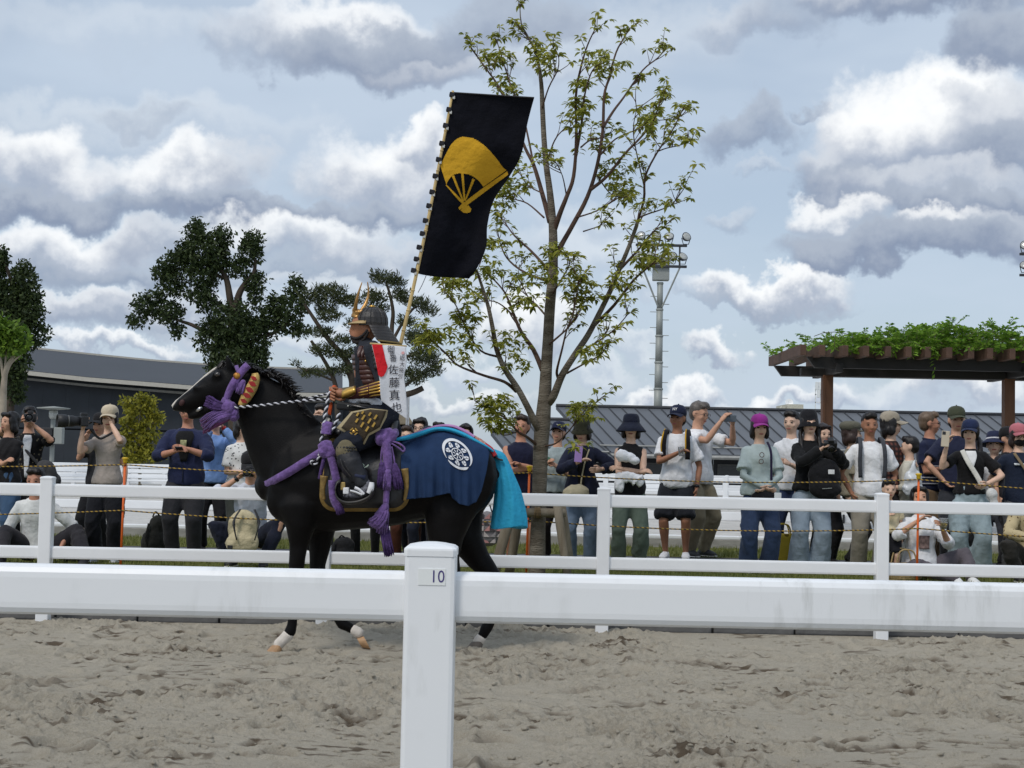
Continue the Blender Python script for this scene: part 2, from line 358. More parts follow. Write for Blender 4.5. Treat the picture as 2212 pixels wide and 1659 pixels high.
# --- sand track
def sand_material():
    m = bpy.data.materials.new('sand'); m.use_nodes = True; nt = m.node_tree; N = nt.nodes; L = nt.links; b = N['Principled BSDF']
    b.inputs['Roughness'].default_value = 0.95; b.inputs['Specular IOR Level'].default_value = 0.15
    tc = N.new('ShaderNodeTexCoord')
    def nz(s, d, r=.6, off=0):
        mp = N.new('ShaderNodeMapping'); L.new(tc.outputs['Object'], mp.inputs[0]); mp.inputs['Location'].default_value = (off, off * .7, 0)
        n = N.new('ShaderNodeTexNoise'); n.inputs['Scale'].default_value = s; n.inputs['Detail'].default_value = d; n.inputs['Roughness'].default_value = r
        L.new(mp.outputs[0], n.inputs['Vector']); return n.outputs['Fac']
    def ramp(v, lo, hi):
        r = N.new('ShaderNodeMapRange'); L.new(v, r.inputs[0]); r.inputs[1].default_value = lo; r.inputs[2].default_value = hi; return r.outputs[0]
    def mx(f, a, c):
        q = N.new('ShaderNodeMix'); q.data_type = 'RGBA'; L.new(f, q.inputs[0])
        for k, v in ((6, a), (7, c)):
            if isinstance(v, tuple): q.inputs[k].default_value = (*v, 1)
            else: L.new(v, q.inputs[k])
        return q.outputs[2]
    c = mx(ramp(nz(1.3, 6), .3, .7), (0.425, 0.38, 0.30), (0.54, 0.49, 0.40))
    c = mx(ramp(nz(22, 6, .7), .3, .75), c, (0.37, 0.325, 0.248))
    c = mx(ramp(nz(150, 3, .7), .35, .8), c, (0.57, 0.52, 0.43))
    at = N.new('ShaderNodeAttribute'); at.attribute_name = 'dark_mask'
    c = mx(at.outputs['Fac'], c, (0.12, 0.09, 0.062))  # mixes towards dark brown in hollows, hoof pits and scattered specks
    L.new(c, b.inputs['Base Color'])
    bp = N.new('ShaderNodeBump'); bp.inputs['Strength'].default_value = 0.9; bp.inputs['Distance'].default_value = 0.03
    L.new(nz(70, 8, .75), bp.inputs['Height']); L.new(bp.outputs[0], b.inputs['Normal'])
    return m
M_sand = sand_material()
_hr = np.random.default_rng(5); NH = 420
HOOF = np.stack([(_hr.random(NH) - .5) * 8.4, 5.4 + _hr.random(NH) * 5.3, _hr.random(NH) * 6.28, .05 + .035 * _hr.random(NH), .006 + .016 * _hr.random(NH)], 1)
def sand_height(x, y):
    p = np.stack([x, y, np.zeros_like(x)], 1)
    h = 0.010 * vnoise(p * 0.8, 1) + 0.011 * vnoise(p * 2.4, 2)
    rough = np.clip(.55 + .8 * vnoise(p * 1.3 + 9, 30) + .45 * vnoise(p * 4 + 4, 31), .10, 1.7)
    for k, (f, a) in enumerate(((6, .010), (13, .014), (27, .013), (48, .011), (90, .007))):
        n = vnoise(p * np.array([f * .75, f * 1.2, 1]) + 3.1 * k, 10 + k); h += a * (1 - np.abs(n) * 2.0) * rough
    crumb = np.clip(vnoise(p * np.array([30, 38, 1]) + 50, 80) - .25, 0, 1); h += crumb * .022 * rough
    pits = np.zeros_like(x)
    wx = x + .035 * vnoise(p * 9, 70); wy = y + .035 * vnoise(p * 9 + 5, 71)
    for hx, hy, ha, hr, hd in HOOF:
        m = np.abs(wx - hx) + np.abs(wy - hy) < .4
        if not m.any(): continue
        dx, dy = wx[m] - hx, wy[m] - hy; u = dx * np.cos(ha) + dy * np.sin(ha); v = -dx * np.sin(ha) + dy * np.cos(ha); r = np.sqrt((u / 1.35) ** 2 + v ** 2) / hr
        h[m] += hd * (-1.3 * np.exp(-r ** 4) + .75 * np.exp(-((r - 1.35) / .38) ** 2) * (1 + .6 * np.cos(np.arctan2(v, u) * 2 + ha)))
        pits[m] = np.maximum(pits[m], np.exp(-r ** 4) * hd * 40)
    holes = np.clip(vnoise(p * np.array([1.5, 2.4, 1]) + 20, 40) * .6 + vnoise(p * np.array([4, 8, 1]) + 2, 41) * .6 + vnoise(p * np.array([13, 22, 1]), 42) * .5 - .50, 0, 1)
    h -= holes * 0.05
    spk = np.clip(vnoise(p * np.array([16, 34, 1]) + 7, 45) * .8 + vnoise(p * np.array([4, 5, 1]) + 3, 46) * .7 - .58, 0, 1)
    return h, np.clip(holes * 1.3 + spk * 1.6 + pits * np.clip(.2 + vnoise(p * 2.1 + 31, 44), 0, 1) * .5, 0, 1)
def sand_patch():
    y0, y1 = 5.3, 10.86; nx, ny = 650, 540
    ty = np.linspace(0, 1, ny); ys = y0 + (y1 - y0) * (0.6 * ty + 0.4 * ty ** 2); us = np.linspace(-1, 1, nx)
    gu, gy = np.meshgrid(us, ys, indexing='ij'); y = gy.ravel(); x = (gu * (gy * .372 + .2)).ravel(); u = gu.ravel()
    h, holes = sand_height(x, y)
    edge = np.clip(np.minimum((1 - np.abs(u)) * 12, np.minimum((y - y0) * 4, (y1 - y) * 12)), 0, 1)
    z = h * edge + 0.006 * (1 - edge)
    me = bpy.data.meshes.new('sand_track'); i = np.arange(nx * ny).reshape(nx, ny)
    f = np.stack([i[:-1, :-1], i[1:, :-1], i[1:, 1:], i[:-1, 1:]], -1).reshape(-1, 4)
    me.vertices.add(nx * ny); me.vertices.foreach_set('co', np.stack([x, y, z], 1).astype(np.float32).ravel())
    me.loops.add(f.size); me.loops.foreach_set('vertex_index', f.ravel().astype(np.int32)); me.polygons.add(len(f))
    me.polygons.foreach_set('loop_start', np.arange(0, f.size, 4, dtype=np.int32)); me.update(calc_edges=True)
    d = np.clip(holes * 1.9, 0, .95) * np.clip(vnoise(np.stack([x * 9, y * 9, 0 * x], 1), 50) * .6 + .8, 0, 1)
    a = me.attributes.new('dark_mask', 'FLOAT', 'POINT'); a.data.foreach_set('value', d.astype(np.float32))
    struct(link('sand_track', me, M_sand, smooth=True))
sand_patch()
sheet('sand_surround', -60, 60, -8, 10.86, -0.035, M_sand)
def clods():           # loose crumbs of sand, uncountable
    v0, f0 = [], []
    t = (1 + 5 ** .5) / 2
    ico = np.array([(-1, t, 0), (1, t, 0), (-1, -t, 0), (1, -t, 0), (0, -1, t), (0, 1, t), (0, -1, -t), (0, 1, -t), (t, 0, -1), (t, 0, 1), (-t, 0, -1), (-t, 0, 1)]) / 1.9
    fi = [(0, 11, 5), (0, 5, 1), (0, 1, 7), (0, 7, 10), (0, 10, 11), (1, 5, 9), (5, 11, 4), (11, 10, 2), (10, 7, 6), (7, 1, 8), (3, 9, 4), (3, 4, 2), (3, 2, 6), (3, 6, 8), (3, 8, 9), (4, 9, 5), (2, 4, 11), (6, 2, 10), (8, 6, 7), (9, 8, 1)]
    n = 4200
    y = 5.7 + RNG.random(n) ** 1.1 * 4.9; x = (RNG.random(n) - .5) * 2 * (y * .36 + .2)
    keep = vnoise(np.stack([x * 1.6, y * 2.0, 0 * x], 1), 60) > -0.15 + RNG.random(n) * .5 - .35
    x, y = x[keep], y[keep]; h, ho = sand_height(x, y)
    allv = []; allf = []
    for k in range(len(x)):
        s = 0.004 + 0.013 * RNG.random() ** 4
        q = ico * (1 + .35 * (RNG.random((12, 1)) - .5)) * np.array([s * (1 + RNG.random()), s, s * .7])
        a = RNG.random() * 6.28; q = q @ np.array([[math.cos(a), math.sin(a), 0], [-math.sin(a), math.cos(a), 0], [0, 0, 1]])
        o = len(allv) * 12; allv.append(q + np.array([x[k], y[k], h[k] + s * .15])); allf += [tuple(i + o for i in f) for f in fi]
    me = bpy.data.meshes.new('sand_clods'); me.from_pydata([tuple(p) for p in np.concatenate(allv)], [], allf); me.update()
    o = link('sand_clods', me, M_sand, smooth=True); stuff(o); tag(o, 'loose crumbs and clods of beige sand scattered over the track', 'sand')
clods()
# --- strips of ground behind the far fence
def grassmat(name, a, b):
    return mat(name, a, 0.9, 0.2, 5, 0.8, 90, color2=b, spec=0.1, bdist=0.03)
M_grass = grassmat('lawn', srgb(92, 98, 52), srgb(116, 116, 66))
sheet('grass_strip', -60, 60, 10.98, 16.3, GZ, M_grass)
sheet('grass_verge', -60, 60, 17.3, 19.2, GZ, M_grass)
M_asph = mat('asphalt', (0.105, 0.105, 0.107), 0.9, 0.15, 40, 0.4, 200)
sheet('path', -60, 60, 16.3, 17.3, GZ - 0.004, M_asph)
M_wsand = mat('white_sand', (0.46, 0.445, 0.42), 0.95, 0.0, 3.2, 0.8, 14, color2=(0.58, 0.565, 0.535), spec=0.1, bdist=0.05)
sheet('white_sand_arena', -70, 70, 19.32, 33.0, 0.28, M_wsand)
M_pave = mat('far_paving', (0.33, 0.32, 0.30), 0.9, 0.1, 2)
sheet('far_paving', -120, 120, 33.0, 75, 0.27, M_pave)
def blades():
    mb = MB(); vs = []; fs = []
    n = 26000
    y = np.concatenate([13.6 + RNG.random(n // 2) * 2.7, 17.3 + RNG.random(n // 2) * 1.9]); x = (RNG.random(n) - .5) * 2 * (y * .37)
    for k in range(n):
        h = .025 + .035 * RNG.random(); a = RNG.random() * 3.14; w = .006; dx, dy = math.cos(a) * w, math.sin(a) * w; lx, ly = (RNG.random(2) - .5) * .03
        o = len(vs); vs += [(x[k] - dx, y[k] - dy, GZ), (x[k] + dx, y[k] + dy, GZ), (x[k] + lx, y[k] + ly, GZ + h)]; fs.append((o, o + 1, o + 2))
    mb.v = vs; mb.f = fs; mb.mi = [0] * len(fs)
    o = mb.build('grass_blades', leafmat('grass_leaf', srgb(90, 100, 46), srgb(130, 132, 74), .2)); stuff(o); tag(o, 'short mown grass behind the white fence', 'grass')
blades()
# --- kerb
M_kerb = mat('kerb_stone', (0.12, 0.118, 0.115), 0.9, 0.25, 6, 0.5, 40)
kb = struct(MB().box((0, 10.94, 0.03), (120, 0.07, 0.17)).build('kerb', mat('kerb_joint', (0.05, 0.05, 0.048), 0.95)))
mk = MB(); mk.bbox((0, 0, 0), (0.585, 0.10, 0.155), 0.012); mk = mk.mesh('kerb_block'); mk.materials.append(M_kerb)
for i in range(-11, 12):
    o = bpy.data.objects.new('kerb_block', mk); COL.objects.link(o); o.location = (i * 0.6 + random.uniform(-.004, .004), 10.925 + random.uniform(-.004, .004), 0.0785 + random.uniform(-.004, .004)); o.parent = kb
# --- low wall of the second arena
M_conc = mat('concrete', (0.30, 0.29, 0.265), 0.9, 0.18, 5, 0.4, 50, stretch=(1, 1, 3))
M_white = mat('white_rail', (0.80, 0.81, 0.82), 0.42, 0.03, 3, spec=0.45)
wl = thing('arena_wall', 'low grey concrete wall along the edge of the white sand arena', 'wall', (0, 19.25, GZ))
for i in range(-9, 10):
    MB().bbox((i * 1.0, 19.25, 0.20), (0.985, 0.12, 0.125), 0.01).build('wall_block', M_conc, wl)
for i in range(-5, 6):
    MB().bbox((i * 2.0, 19.27, 0.285), (1.99, 0.14, 0.045), 0.012).build('coping', M_white, wl)
bd = thing('arena_board', 'low white board edging the white sand with black brackets at its joints', 'arena board', (0, 25, 0.28))
M_black = mat('black_plastic', (0.02, 0.02, 0.022), 0.5, 0.1, 5)
for i in range(-8, 9):
    MB().bbox((i * 1.25, 25, 0.36), (1.23, 0.04, 0.14), 0.012).build('board', M_white, bd)
    MB().bbox((i * 1.25 + .625, 24.985, 0.345), (0.03, 0.09, 0.17), 0.006).build('bracket', M_black, bd)
# --- white fences
def post_mesh(w, h, cap=True):
    mb = MB(); mb.bbox((0, 0, h / 2 - .02), (w, w, h + .04 - .03), 0.008); return mb
def cap_mesh(w, h):
    mb = MB()
    n = 12
    rings = [(w / 2 + .0012, h - .022), (w / 2 + .0016, h - .012), (w / 2 + .001, h - .009), (w / 2 - .004, h - .005), (w / 2 - .02, h - .001), (0.012, h + .001)]
    vs = []; fs = []
    for (r, z) in rings:
        c = .006
        for sx, sy in ((1, -1), (1, 1), (-1, 1), (-1, -1)):
            a = (sx * r, sy * (r - c)); b = (sx * (r - c), sy * r)
            for q in ((a, b) if sx * sy > 0 else (b, a)): vs.append((q[0], q[1], z))
    k = 8
    for i in range(len(rings) - 1):
        for j in range(k): fs.append((i * k + j, i * k + (j + 1) % k, (i + 1) * k + (j + 1) % k, (i + 1) * k + j))
    fs.append(tuple((len(rings) - 1) * k + j for j in range(k))); mb.add(vs, fs); return mb
def near_white():
    m = bpy.data.materials.new('weathered_white'); m.use_nodes = True; nt = m.node_tree; N = nt.nodes; L = nt.links; b = N['Principled BSDF']
    b.inputs['Roughness'].default_value = 0.38
    tc = N.new('ShaderNodeTexCoord')
    def nz(sc, st, d, lo, hi):
        mp = N.new('ShaderNodeMapping'); L.new(tc.outputs['Object'], mp.inputs[0]); mp.inputs['Scale'].default_value = st
        n = N.new('ShaderNodeTexNoise'); n.inputs['Scale'].default_value = sc; n.inputs['Detail'].default_value = d; n.inputs['Roughness'].default_value = .65; L.new(mp.outputs[0], n.inputs[0])
        r = N.new('ShaderNodeMapRange'); L.new(n.outputs['Fac'], r.inputs[0]); r.inputs[1].default_value = lo; r.inputs[2].default_value = hi; return r.outputs[0]
    mu = N.new('ShaderNodeMath'); mu.operation = 'MULTIPLY'; L.new(nz(26, (1, 1, .16), 6, .48, .72), mu.inputs[0]); L.new(nz(3.2, (1, 1, 1.5), 3, .46, .62), mu.inputs[1])
    mx = N.new('ShaderNodeMix'); mx.data_type = 'RGBA'; L.new(mu.outputs[0], mx.inputs[0]); mx.inputs[6].default_value = (.80, .815, .83, 1); mx.inputs[7].default_value = (.52, .53, .52, 1)
    L.new(mx.outputs[2], b.inputs['Base Color']); return m
M_white2 = near_white()
def fence(name, label, Y, post_x, w, h, rails, rail_h, wm, rail_d=0.045, z0=0.0):
    root = thing(name, label, 'fence', (post_x[0], Y, z0), None)
    for x in post_x:
        pm = post_mesh(w, h); pm.v = [(a + x, b + Y, c + z0) for a, b, c in pm.v]; p = pm.build('post', wm, root)
        cm = cap_mesh(w, h); cm.v = [(a + x, b + Y, c + z0) for a, b, c in cm.v]; cm.build('post_cap', wm, p)
    for a, b in zip(post_x[:-1], post_x[1:]):
        for zr in rails:
            MB().bbox(((a + b) / 2, Y, zr + z0), (b - a - w + .03, rail_d, rail_h), 0.0225 if Y < 5 else .014, None, 4 if Y < 5 else 2).build('rail', wm, root)
    return root
NX = W(930, 1300, 2.6).x
nf = fence('rail_fence', 'nearest white plastic rail fence with post numbered 10 in front of the horse', 2.6, [NX - 2, NX, NX + 2], 0.088, 1.093, [0.9985, 0.53], 0.088, M_white2, 0.05)
# number plate on the near post
plate = MB(); pc = W(936, 1242, 2.6); fy = 2.6 - 0.044 - 0.0006
plate.bbox((pc.x, fy, pc.z), (0.047, 0.0012, 0.0285), 0.0004); pl = plate.build('number_sticker', mat('sticker', (0.78, 0.80, 0.79), 0.3, 0.02), nf)
nb = text_mb('10', 0.030, lambda x, y: V(pc.x + 0.0095 + x * 0.86, fy - 0.0011, pc.z + y)); nb.build('number', mat('purple_ink', srgb(70, 60, 120), 0.6), pl)
X1 = W(98, 1200, 10.69).x; X2 = W(1303, 1150, 10.69).x; st = (X2 - X1) / 2
ff = fence('rail_fence', 'white two-rail fence between the sand track and the crowd', 10.69, [X1 + st * k for k in range(-2, 6)], 0.09, 1.055, [0.956, 0.508], 0.09, M_white)
# --- further white rail fences beyond the arena
def far_fence(Y, x0, x1, step, h, label, rails, w=.1, rh=.1):
    n = int((x1 - x0) / step)
    return fence('rail_fence', label, Y, [x0 + step * k for k in range(n + 1)], w, h, rails, rh, M_white, .05, 0.27)
far_fence(31, -13, 13.5, 2.5, .72, 'white rail fence with two rails on the far side of the white sand', [.62, .36], .1, .1)
far_fence(36, -15, 16, 2.2, .62, 'second white rail fence beyond the white sand arena', [.56, .34], .09, .08)
far_fence(41, -18, 18, 2.4, .66, 'hindmost white rail fence in front of the dark buildings', [.6, .34, .14], .09, .09)
# white bench backs seen between the fences on the left
def bench(x, Y, w, label):
    r = thing('bench', label, 'bench', (x, Y, .27), 'white benches beyond the arena')
    for k in range(3): MB().bbox((x, Y + .03 * k, .27 + .5 + .1 * k), (w, .03, .075), .01).build('back_slat', M_white, r)
    for k in range(2): MB().bbox((x, Y - .12 - .16 * k, .27 + .42), (w, .14, .035), .01).build('seat_slat', M_white, r)
    for s in (-1, 1): MB().bbox((x + s * w * .42, Y - .1, .27 + .2), (.06, .3, .4), .01).build('leg', M_white, r)
    return r
bench(W(160, 1030, 29).x, 29, 1.1, 'white slatted bench left of the woman in the beige cap')
bench(W(320, 1030, 29).x, 29, 1.1, 'white slatted bench behind the orange rope pole')
bench(W(1415, 1030, 29).x, 29, 1.0, 'white slatted bench behind the couple in black and white')
# --- rope barrier
def ropemat(name, c1, c2, freq, ax=(1, 0, 0.0)):
    m = bpy.data.materials.new(name); m.use_nodes = True; nt = m.node_tree; b = nt.nodes['Principled BSDF']; b.inputs['Roughness'].default_value = .8
    tc = nt.nodes.new('ShaderNodeTexCoord'); dp = nt.nodes.new('ShaderNodeVectorMath'); dp.operation = 'DOT_PRODUCT'; nt.links.new(tc.outputs['Object'], dp.inputs[0]); dp.inputs[1].default_value = (ax[0] * freq, ax[1] * freq, ax[2] * freq)
    fr = nt.nodes.new('ShaderNodeMath'); fr.operation = 'FRACT'; nt.links.new(dp.outputs['Value'], fr.inputs[0])
    gt = nt.nodes.new('ShaderNodeMath'); gt.operation = 'GREATER_THAN'; nt.links.new(fr.outputs[0], gt.inputs[0]); gt.inputs[1].default_value = .5
    mx = nt.nodes.new('ShaderNodeMix'); mx.data_type = 'RGBA'; nt.links.new(gt.outputs[0], mx.inputs[0]); mx.inputs[6].default_value = (*c1, 1); mx.inputs[7].default_value = (*c2, 1)
    nt.links.new(mx.outputs[2], b.inputs['Base Color']); return m
M_rope = ropemat('tiger_rope', srgb(168, 134, 52), srgb(66, 54, 40), 22, (1, 0, 1.2))
RY = 14.0
poles = [(W(267, 1100, RY).x, 'orange rope pole with yellow top beside the woman in the beige cap'), (W(1142, 1100, RY).x, 'orange rope pole beside the trunk of the tall tree'), (W(1984, 1100, RY).x, 'orange rope pole in front of the seated woman on the right')]
for x, lab in poles:
    r = thing('rope_pole', lab, 'pole', (x, RY, GZ))
    MB().tube([(x - .012, RY, GZ - .05), (x, RY, 1.13)], .011, 8).build('shaft', mat('orange_plastic', srgb(226, 104, 40), .5, .08), r, True)
    MB().lathe([(.013, 1.13), (.021, 1.145), (.021, 1.165), (.03, 1.175), (.03, 1.185), (.012, 1.19)], 12, (x, RY, 0)).build('top', mat('yellow_plastic', srgb(214, 176, 40), .5, .05), r, True)
def rope(zs, label):
    pts = []; xs = [-9.5] + [p[0] for p in poles] + [8.8]
    for i in range(len(xs) - 1):
        for k in range(16):
            t = k / 16; pts.append(V(xs[i] + (xs[i + 1] - xs[i]) * t, RY - .016, zs[i] + (zs[i + 1] - zs[i]) * t - .09 * 4 * t * (1 - t) * min(1, (xs[i + 1] - xs[i]) / 6)))
    pts.append(V(xs[-1], RY - .016, zs[-1]))
    o = MB().tube(pts, .0065, 6).build('rope', M_rope, None, True); tag(o, label, 'rope', 'barrier ropes before the crowd')
rope([1.19, 1.12, 1.12, 1.13, 1.05], 'upper yellow and black rope strung in front of the crowd at waist height')
rope([.66, .69, .67, .67, .63], 'lower yellow and black rope strung in front of the crowd at knee height')
# ================================================================ BUILDINGS
def dark_wall(name, c): return mat(name, c, .6, .12, 1.5, 0, spec=.3)
def hall():
    Yw = 60.0; r = thing('dark_hall', 'long dark grey hall with a gently curved roof and pale eave on the left', 'building', (-18, Yw, .27))
    xs = list(range(-60, 790, 50))
    top = lambda x: interp(x, [-60, 68, 200, 330, 452, 571, 655, 770], [740, 753, 767, 780, 789, 795, 798, 799])
    eave = lambda x: interp(x, [-60, 58, 200, 330, 417, 560, 631, 770], [787, 800, 815, 825, 832, 842, 847, 849])
    Mr = mat('hall_roof', srgb(62, 65, 70), .6, .05, .4, spec=.3); Mw = dark_wall('hall_wall', srgb(45, 50, 56)); Me = mat('eave_trim', srgb(176, 172, 162), .5, .05)
    P = [[W(x, top(x), Yw + 7), W(x, eave(x), Yw - .8)] for x in xs]
    MB().slab(P, (0, 0, -.12)).build('roof', Mr, r)
    P = [[W(x, top(x), Yw + 7.02) + V(0, 0, .08), W(x, top(x), Yw + 7.02)] for x in xs]; MB().slab(P, (0, .25, 0)).build('ridge_trim', Me, r)
    P = [[W(x, eave(x), Yw - .85) + V(0, 0, -.02), W(x, eave(x) + 10, Yw - .85)] for x in xs]; MB().slab(P, (0, .15, 0)).build('gutter', Me, r)
    P = [[W(x, eave(x) + 16, Yw - .5), W(x, eave(x) + 21, Yw - .5)] for x in xs]; MB().slab(P, (0, .3, 0)).build('soffit_trim', mat('soffit', srgb(120, 118, 112), .6), r)
    for i in range(len(xs) - 1):
        a, b = W(xs[i], 900, Yw).x, W(xs[i + 1], 900, Yw).x; zt = W(xs[i], eave(xs[i]) + 4, Yw).z
        zm = W(300, 930, Yw).z
        for z0, z1 in ((.2, zm - .03), (zm + .03, zt)):
            MB().box(((a + b) / 2, Yw + .2, (z0 + z1) / 2), (b - a - .004, .3, z1 - z0)).build('wall_panel', Mw, r)
    a, b = W(-60, 900, Yw).x, W(775, 900, Yw).x
    MB().box(((a + b) / 2, Yw + 3.6, 2.0), (b - a, 6.4, 3.6)).build('core', Mw, r)
    for x in (150, 190, 330): # picnic tables under the wall, dark
        pass
    return r
hall()
def roof_building():
    Yr, Ye = 50.0, 45.0
    r = thing('metal_roof_building', 'long low building with a grey standing seam metal roof on the right', 'building', (6, Ye, .27))
    Mr = mat('seam_roof', srgb(92, 95, 100), .45, .07, .5, spec=.35); Ms = mat('roof_seam', srgb(46, 48, 52), .5); Mw = dark_wall('shed_wall', srgb(46, 48, 52)); Mg = mat('gutter_metal', srgb(150, 150, 146), .5)
    def section(xa, xb, ya, ye, sh, Yr, Ye, n):
        A = W(xa, ya, Yr); B = W(xb, ya + (xb - xa) * .0201, Yr); C = W(xa + sh, ye, Ye); D = W(xb + sh * 1.6, ye + (xb - xa + sh) * .0201, Ye)
        MB().slab([[A, C], [B, D]], (0, 0, -.1)).build('roof', Mr, r)
        for i in range(n + 1):
            t = i / n; p = A.lerp(B, t) + V(0, 0, .012); q = C.lerp(D, t) + V(0, 0, .012)
            MB().tube([p, q], [(.03, .022), (.03, .022)], 4).build('roof_seam', Ms, r)
        MB().tube([A + V(0, 0, .03), B + V(0, 0, .03)], .07, 6).build('ridge_cap', Ms, r)
        MB().tube([C + V(0, -.05, -.1), D + V(0, -.05, -.1)], .07, 6).build('gutter', Mg, r)
        P = C.lerp(A, .10) + V(0, 0, .05); Q = D.lerp(B, .10) + V(0, 0, .05); MB().tube([P, Q], .03, 5).build('snow_guard', Mg, r)
        return A, B, C, D
    A, B, C, D = section(1201, 2330, 878, 976, 88, Yr, Ye, 40)
    section(1110, 1230, 906, 985, 60, 48, 44, 5); section(1060, 1120, 934, 995, 50, 46.5, 43, 3)
    zt = C.z - .1
    # wall in bays with dark openings
    x0, x1 = C.x + .2, D.x - .3; nb = 14; w = (x1 - x0) / nb
    for i in range(nb):
        cx = x0 + w * (i + .5)
        MB().box((cx, Ye + .8, (zt + .2) / 2), (w - .03, .2, zt - .2)).build('wall_panel', Mw, r)
        wn = MB().box((cx, Ye + .68, zt - .55), (w * .8, .06, .7)).build('window', mat('shed_frame', srgb(90, 90, 88), .5), r)
        MB().box((cx, Ye + .64, zt - .55), (w * .74, .02, .6)).build('pane', mat('dark_glass', (.02, .022, .025), .15, .1, 1, spec=.6), wn)
    A2 = W(1060, 990, 44); MB().box(((A2.x + x0) / 2, 44.5, zt / 2), (x0 - A2.x, .3, zt - .2)).build('wall_panel', Mw, r)
roof_building()
# far small buildings
def far_block():
    Y = 150; r = thing('beige_building', 'small flat beige rooftop block with a dish above the metal roof', 'building', (W(1704, 885, Y).x, Y, 0))
    a, b = W(1688, 900, Y), W(1723, 876, Y); Mb = mat('beige_wall', srgb(196, 192, 178), .8)
    MB().box(((a.x + b.x) / 2, Y, b.z / 2), (b.x - a.x, 6, b.z)).build('wall', Mb, r)
    P = [W(1685, 885, Y - 3.2), W(1690, 877, Y - 3.2), W(1696, 876, Y - 3.2), W(1696, 886, Y - 3.2)]; MB().poly(P, (0, 1, 0)).build('stair_roof', Mb, r)
    d = W(1704, 872, Y); MB().tube([d + V(0, 0, -.4), d], .06, 6).build('mast', M_white, r); MB().lathe([(.05, 0), (.3, .12), (.42, .3), (.4, .3), (.04, .05)], 14, d, Matrix.Rotation(math.radians(70), 3, 'X')).build('dish', M_white, r, True)
    Y = 170; t = thing('antenna_mast', 'slim white lattice antenna mast behind the brown pergola post', 'mast', (W(1767, 885, Y).x, Y, 0))
    z1 = W(1767, 828, Y).z; x = W(1767, 880, Y).x
    for s in (-.3, .3): MB().box((x + s, Y, z1 / 2), (.1, .1, z1)).build('leg', M_white, t)
    for k in range(6): MB().box((x, Y, z1 - .4 - k * .9), (.7, .1, .1)).build('rung', M_white, t)
    for k in range(3): MB().bbox((x - .2 + .2 * k, Y - .2, z1 - .3 - .9 * (k % 2)), (.35, .2, .9), .03).build('antenna', M_white, t)
    Y = 80; h = thing('brown_house', 'small brown roofed house seen under the white shoulder banner', 'building', (W(868, 920, Y).x, Y, 0))
    Mt = mat('brown_roof', srgb(104, 92, 70), .8, .15, 2); L0 = W(845, 915, Y); R0 = W(893, 915, Y); T0 = W(852, 893, Y + 3); T1 = W(880, 894, Y + 3)
    MB().slab([[T0, L0], [T1, R0]], (0, 0, -.2)).build('roof', Mt, h)
    MB().box(((L0.x + R0.x) / 2, Y + 2, L0.z / 2 - .1), (R0.x - L0.x - .3, 4, L0.z)).build('wall', mat('brick_wall', srgb(110, 84, 68), .85, .2, 6), h)
    for k in range(3):
        q = W(864 + 10 * k, 926, Y - .05); f = MB().box((q.x, Y - .02, q.z), (.55, .08, .45)).build('window', M_black, h)
    Y = 75; pt = thing('flag_mast', 'thin pale mast rising beside the white shoulder banner', 'mast', (W(879, 900, Y).x, Y, 0))
    for dx in (-2, 2): MB().tube([W(879 + dx, 990, Y), W(881 + dx, 848, Y)], .045, 6).build('pole', mat('pale_metal', srgb(170, 172, 176), .5), pt)
far_block()
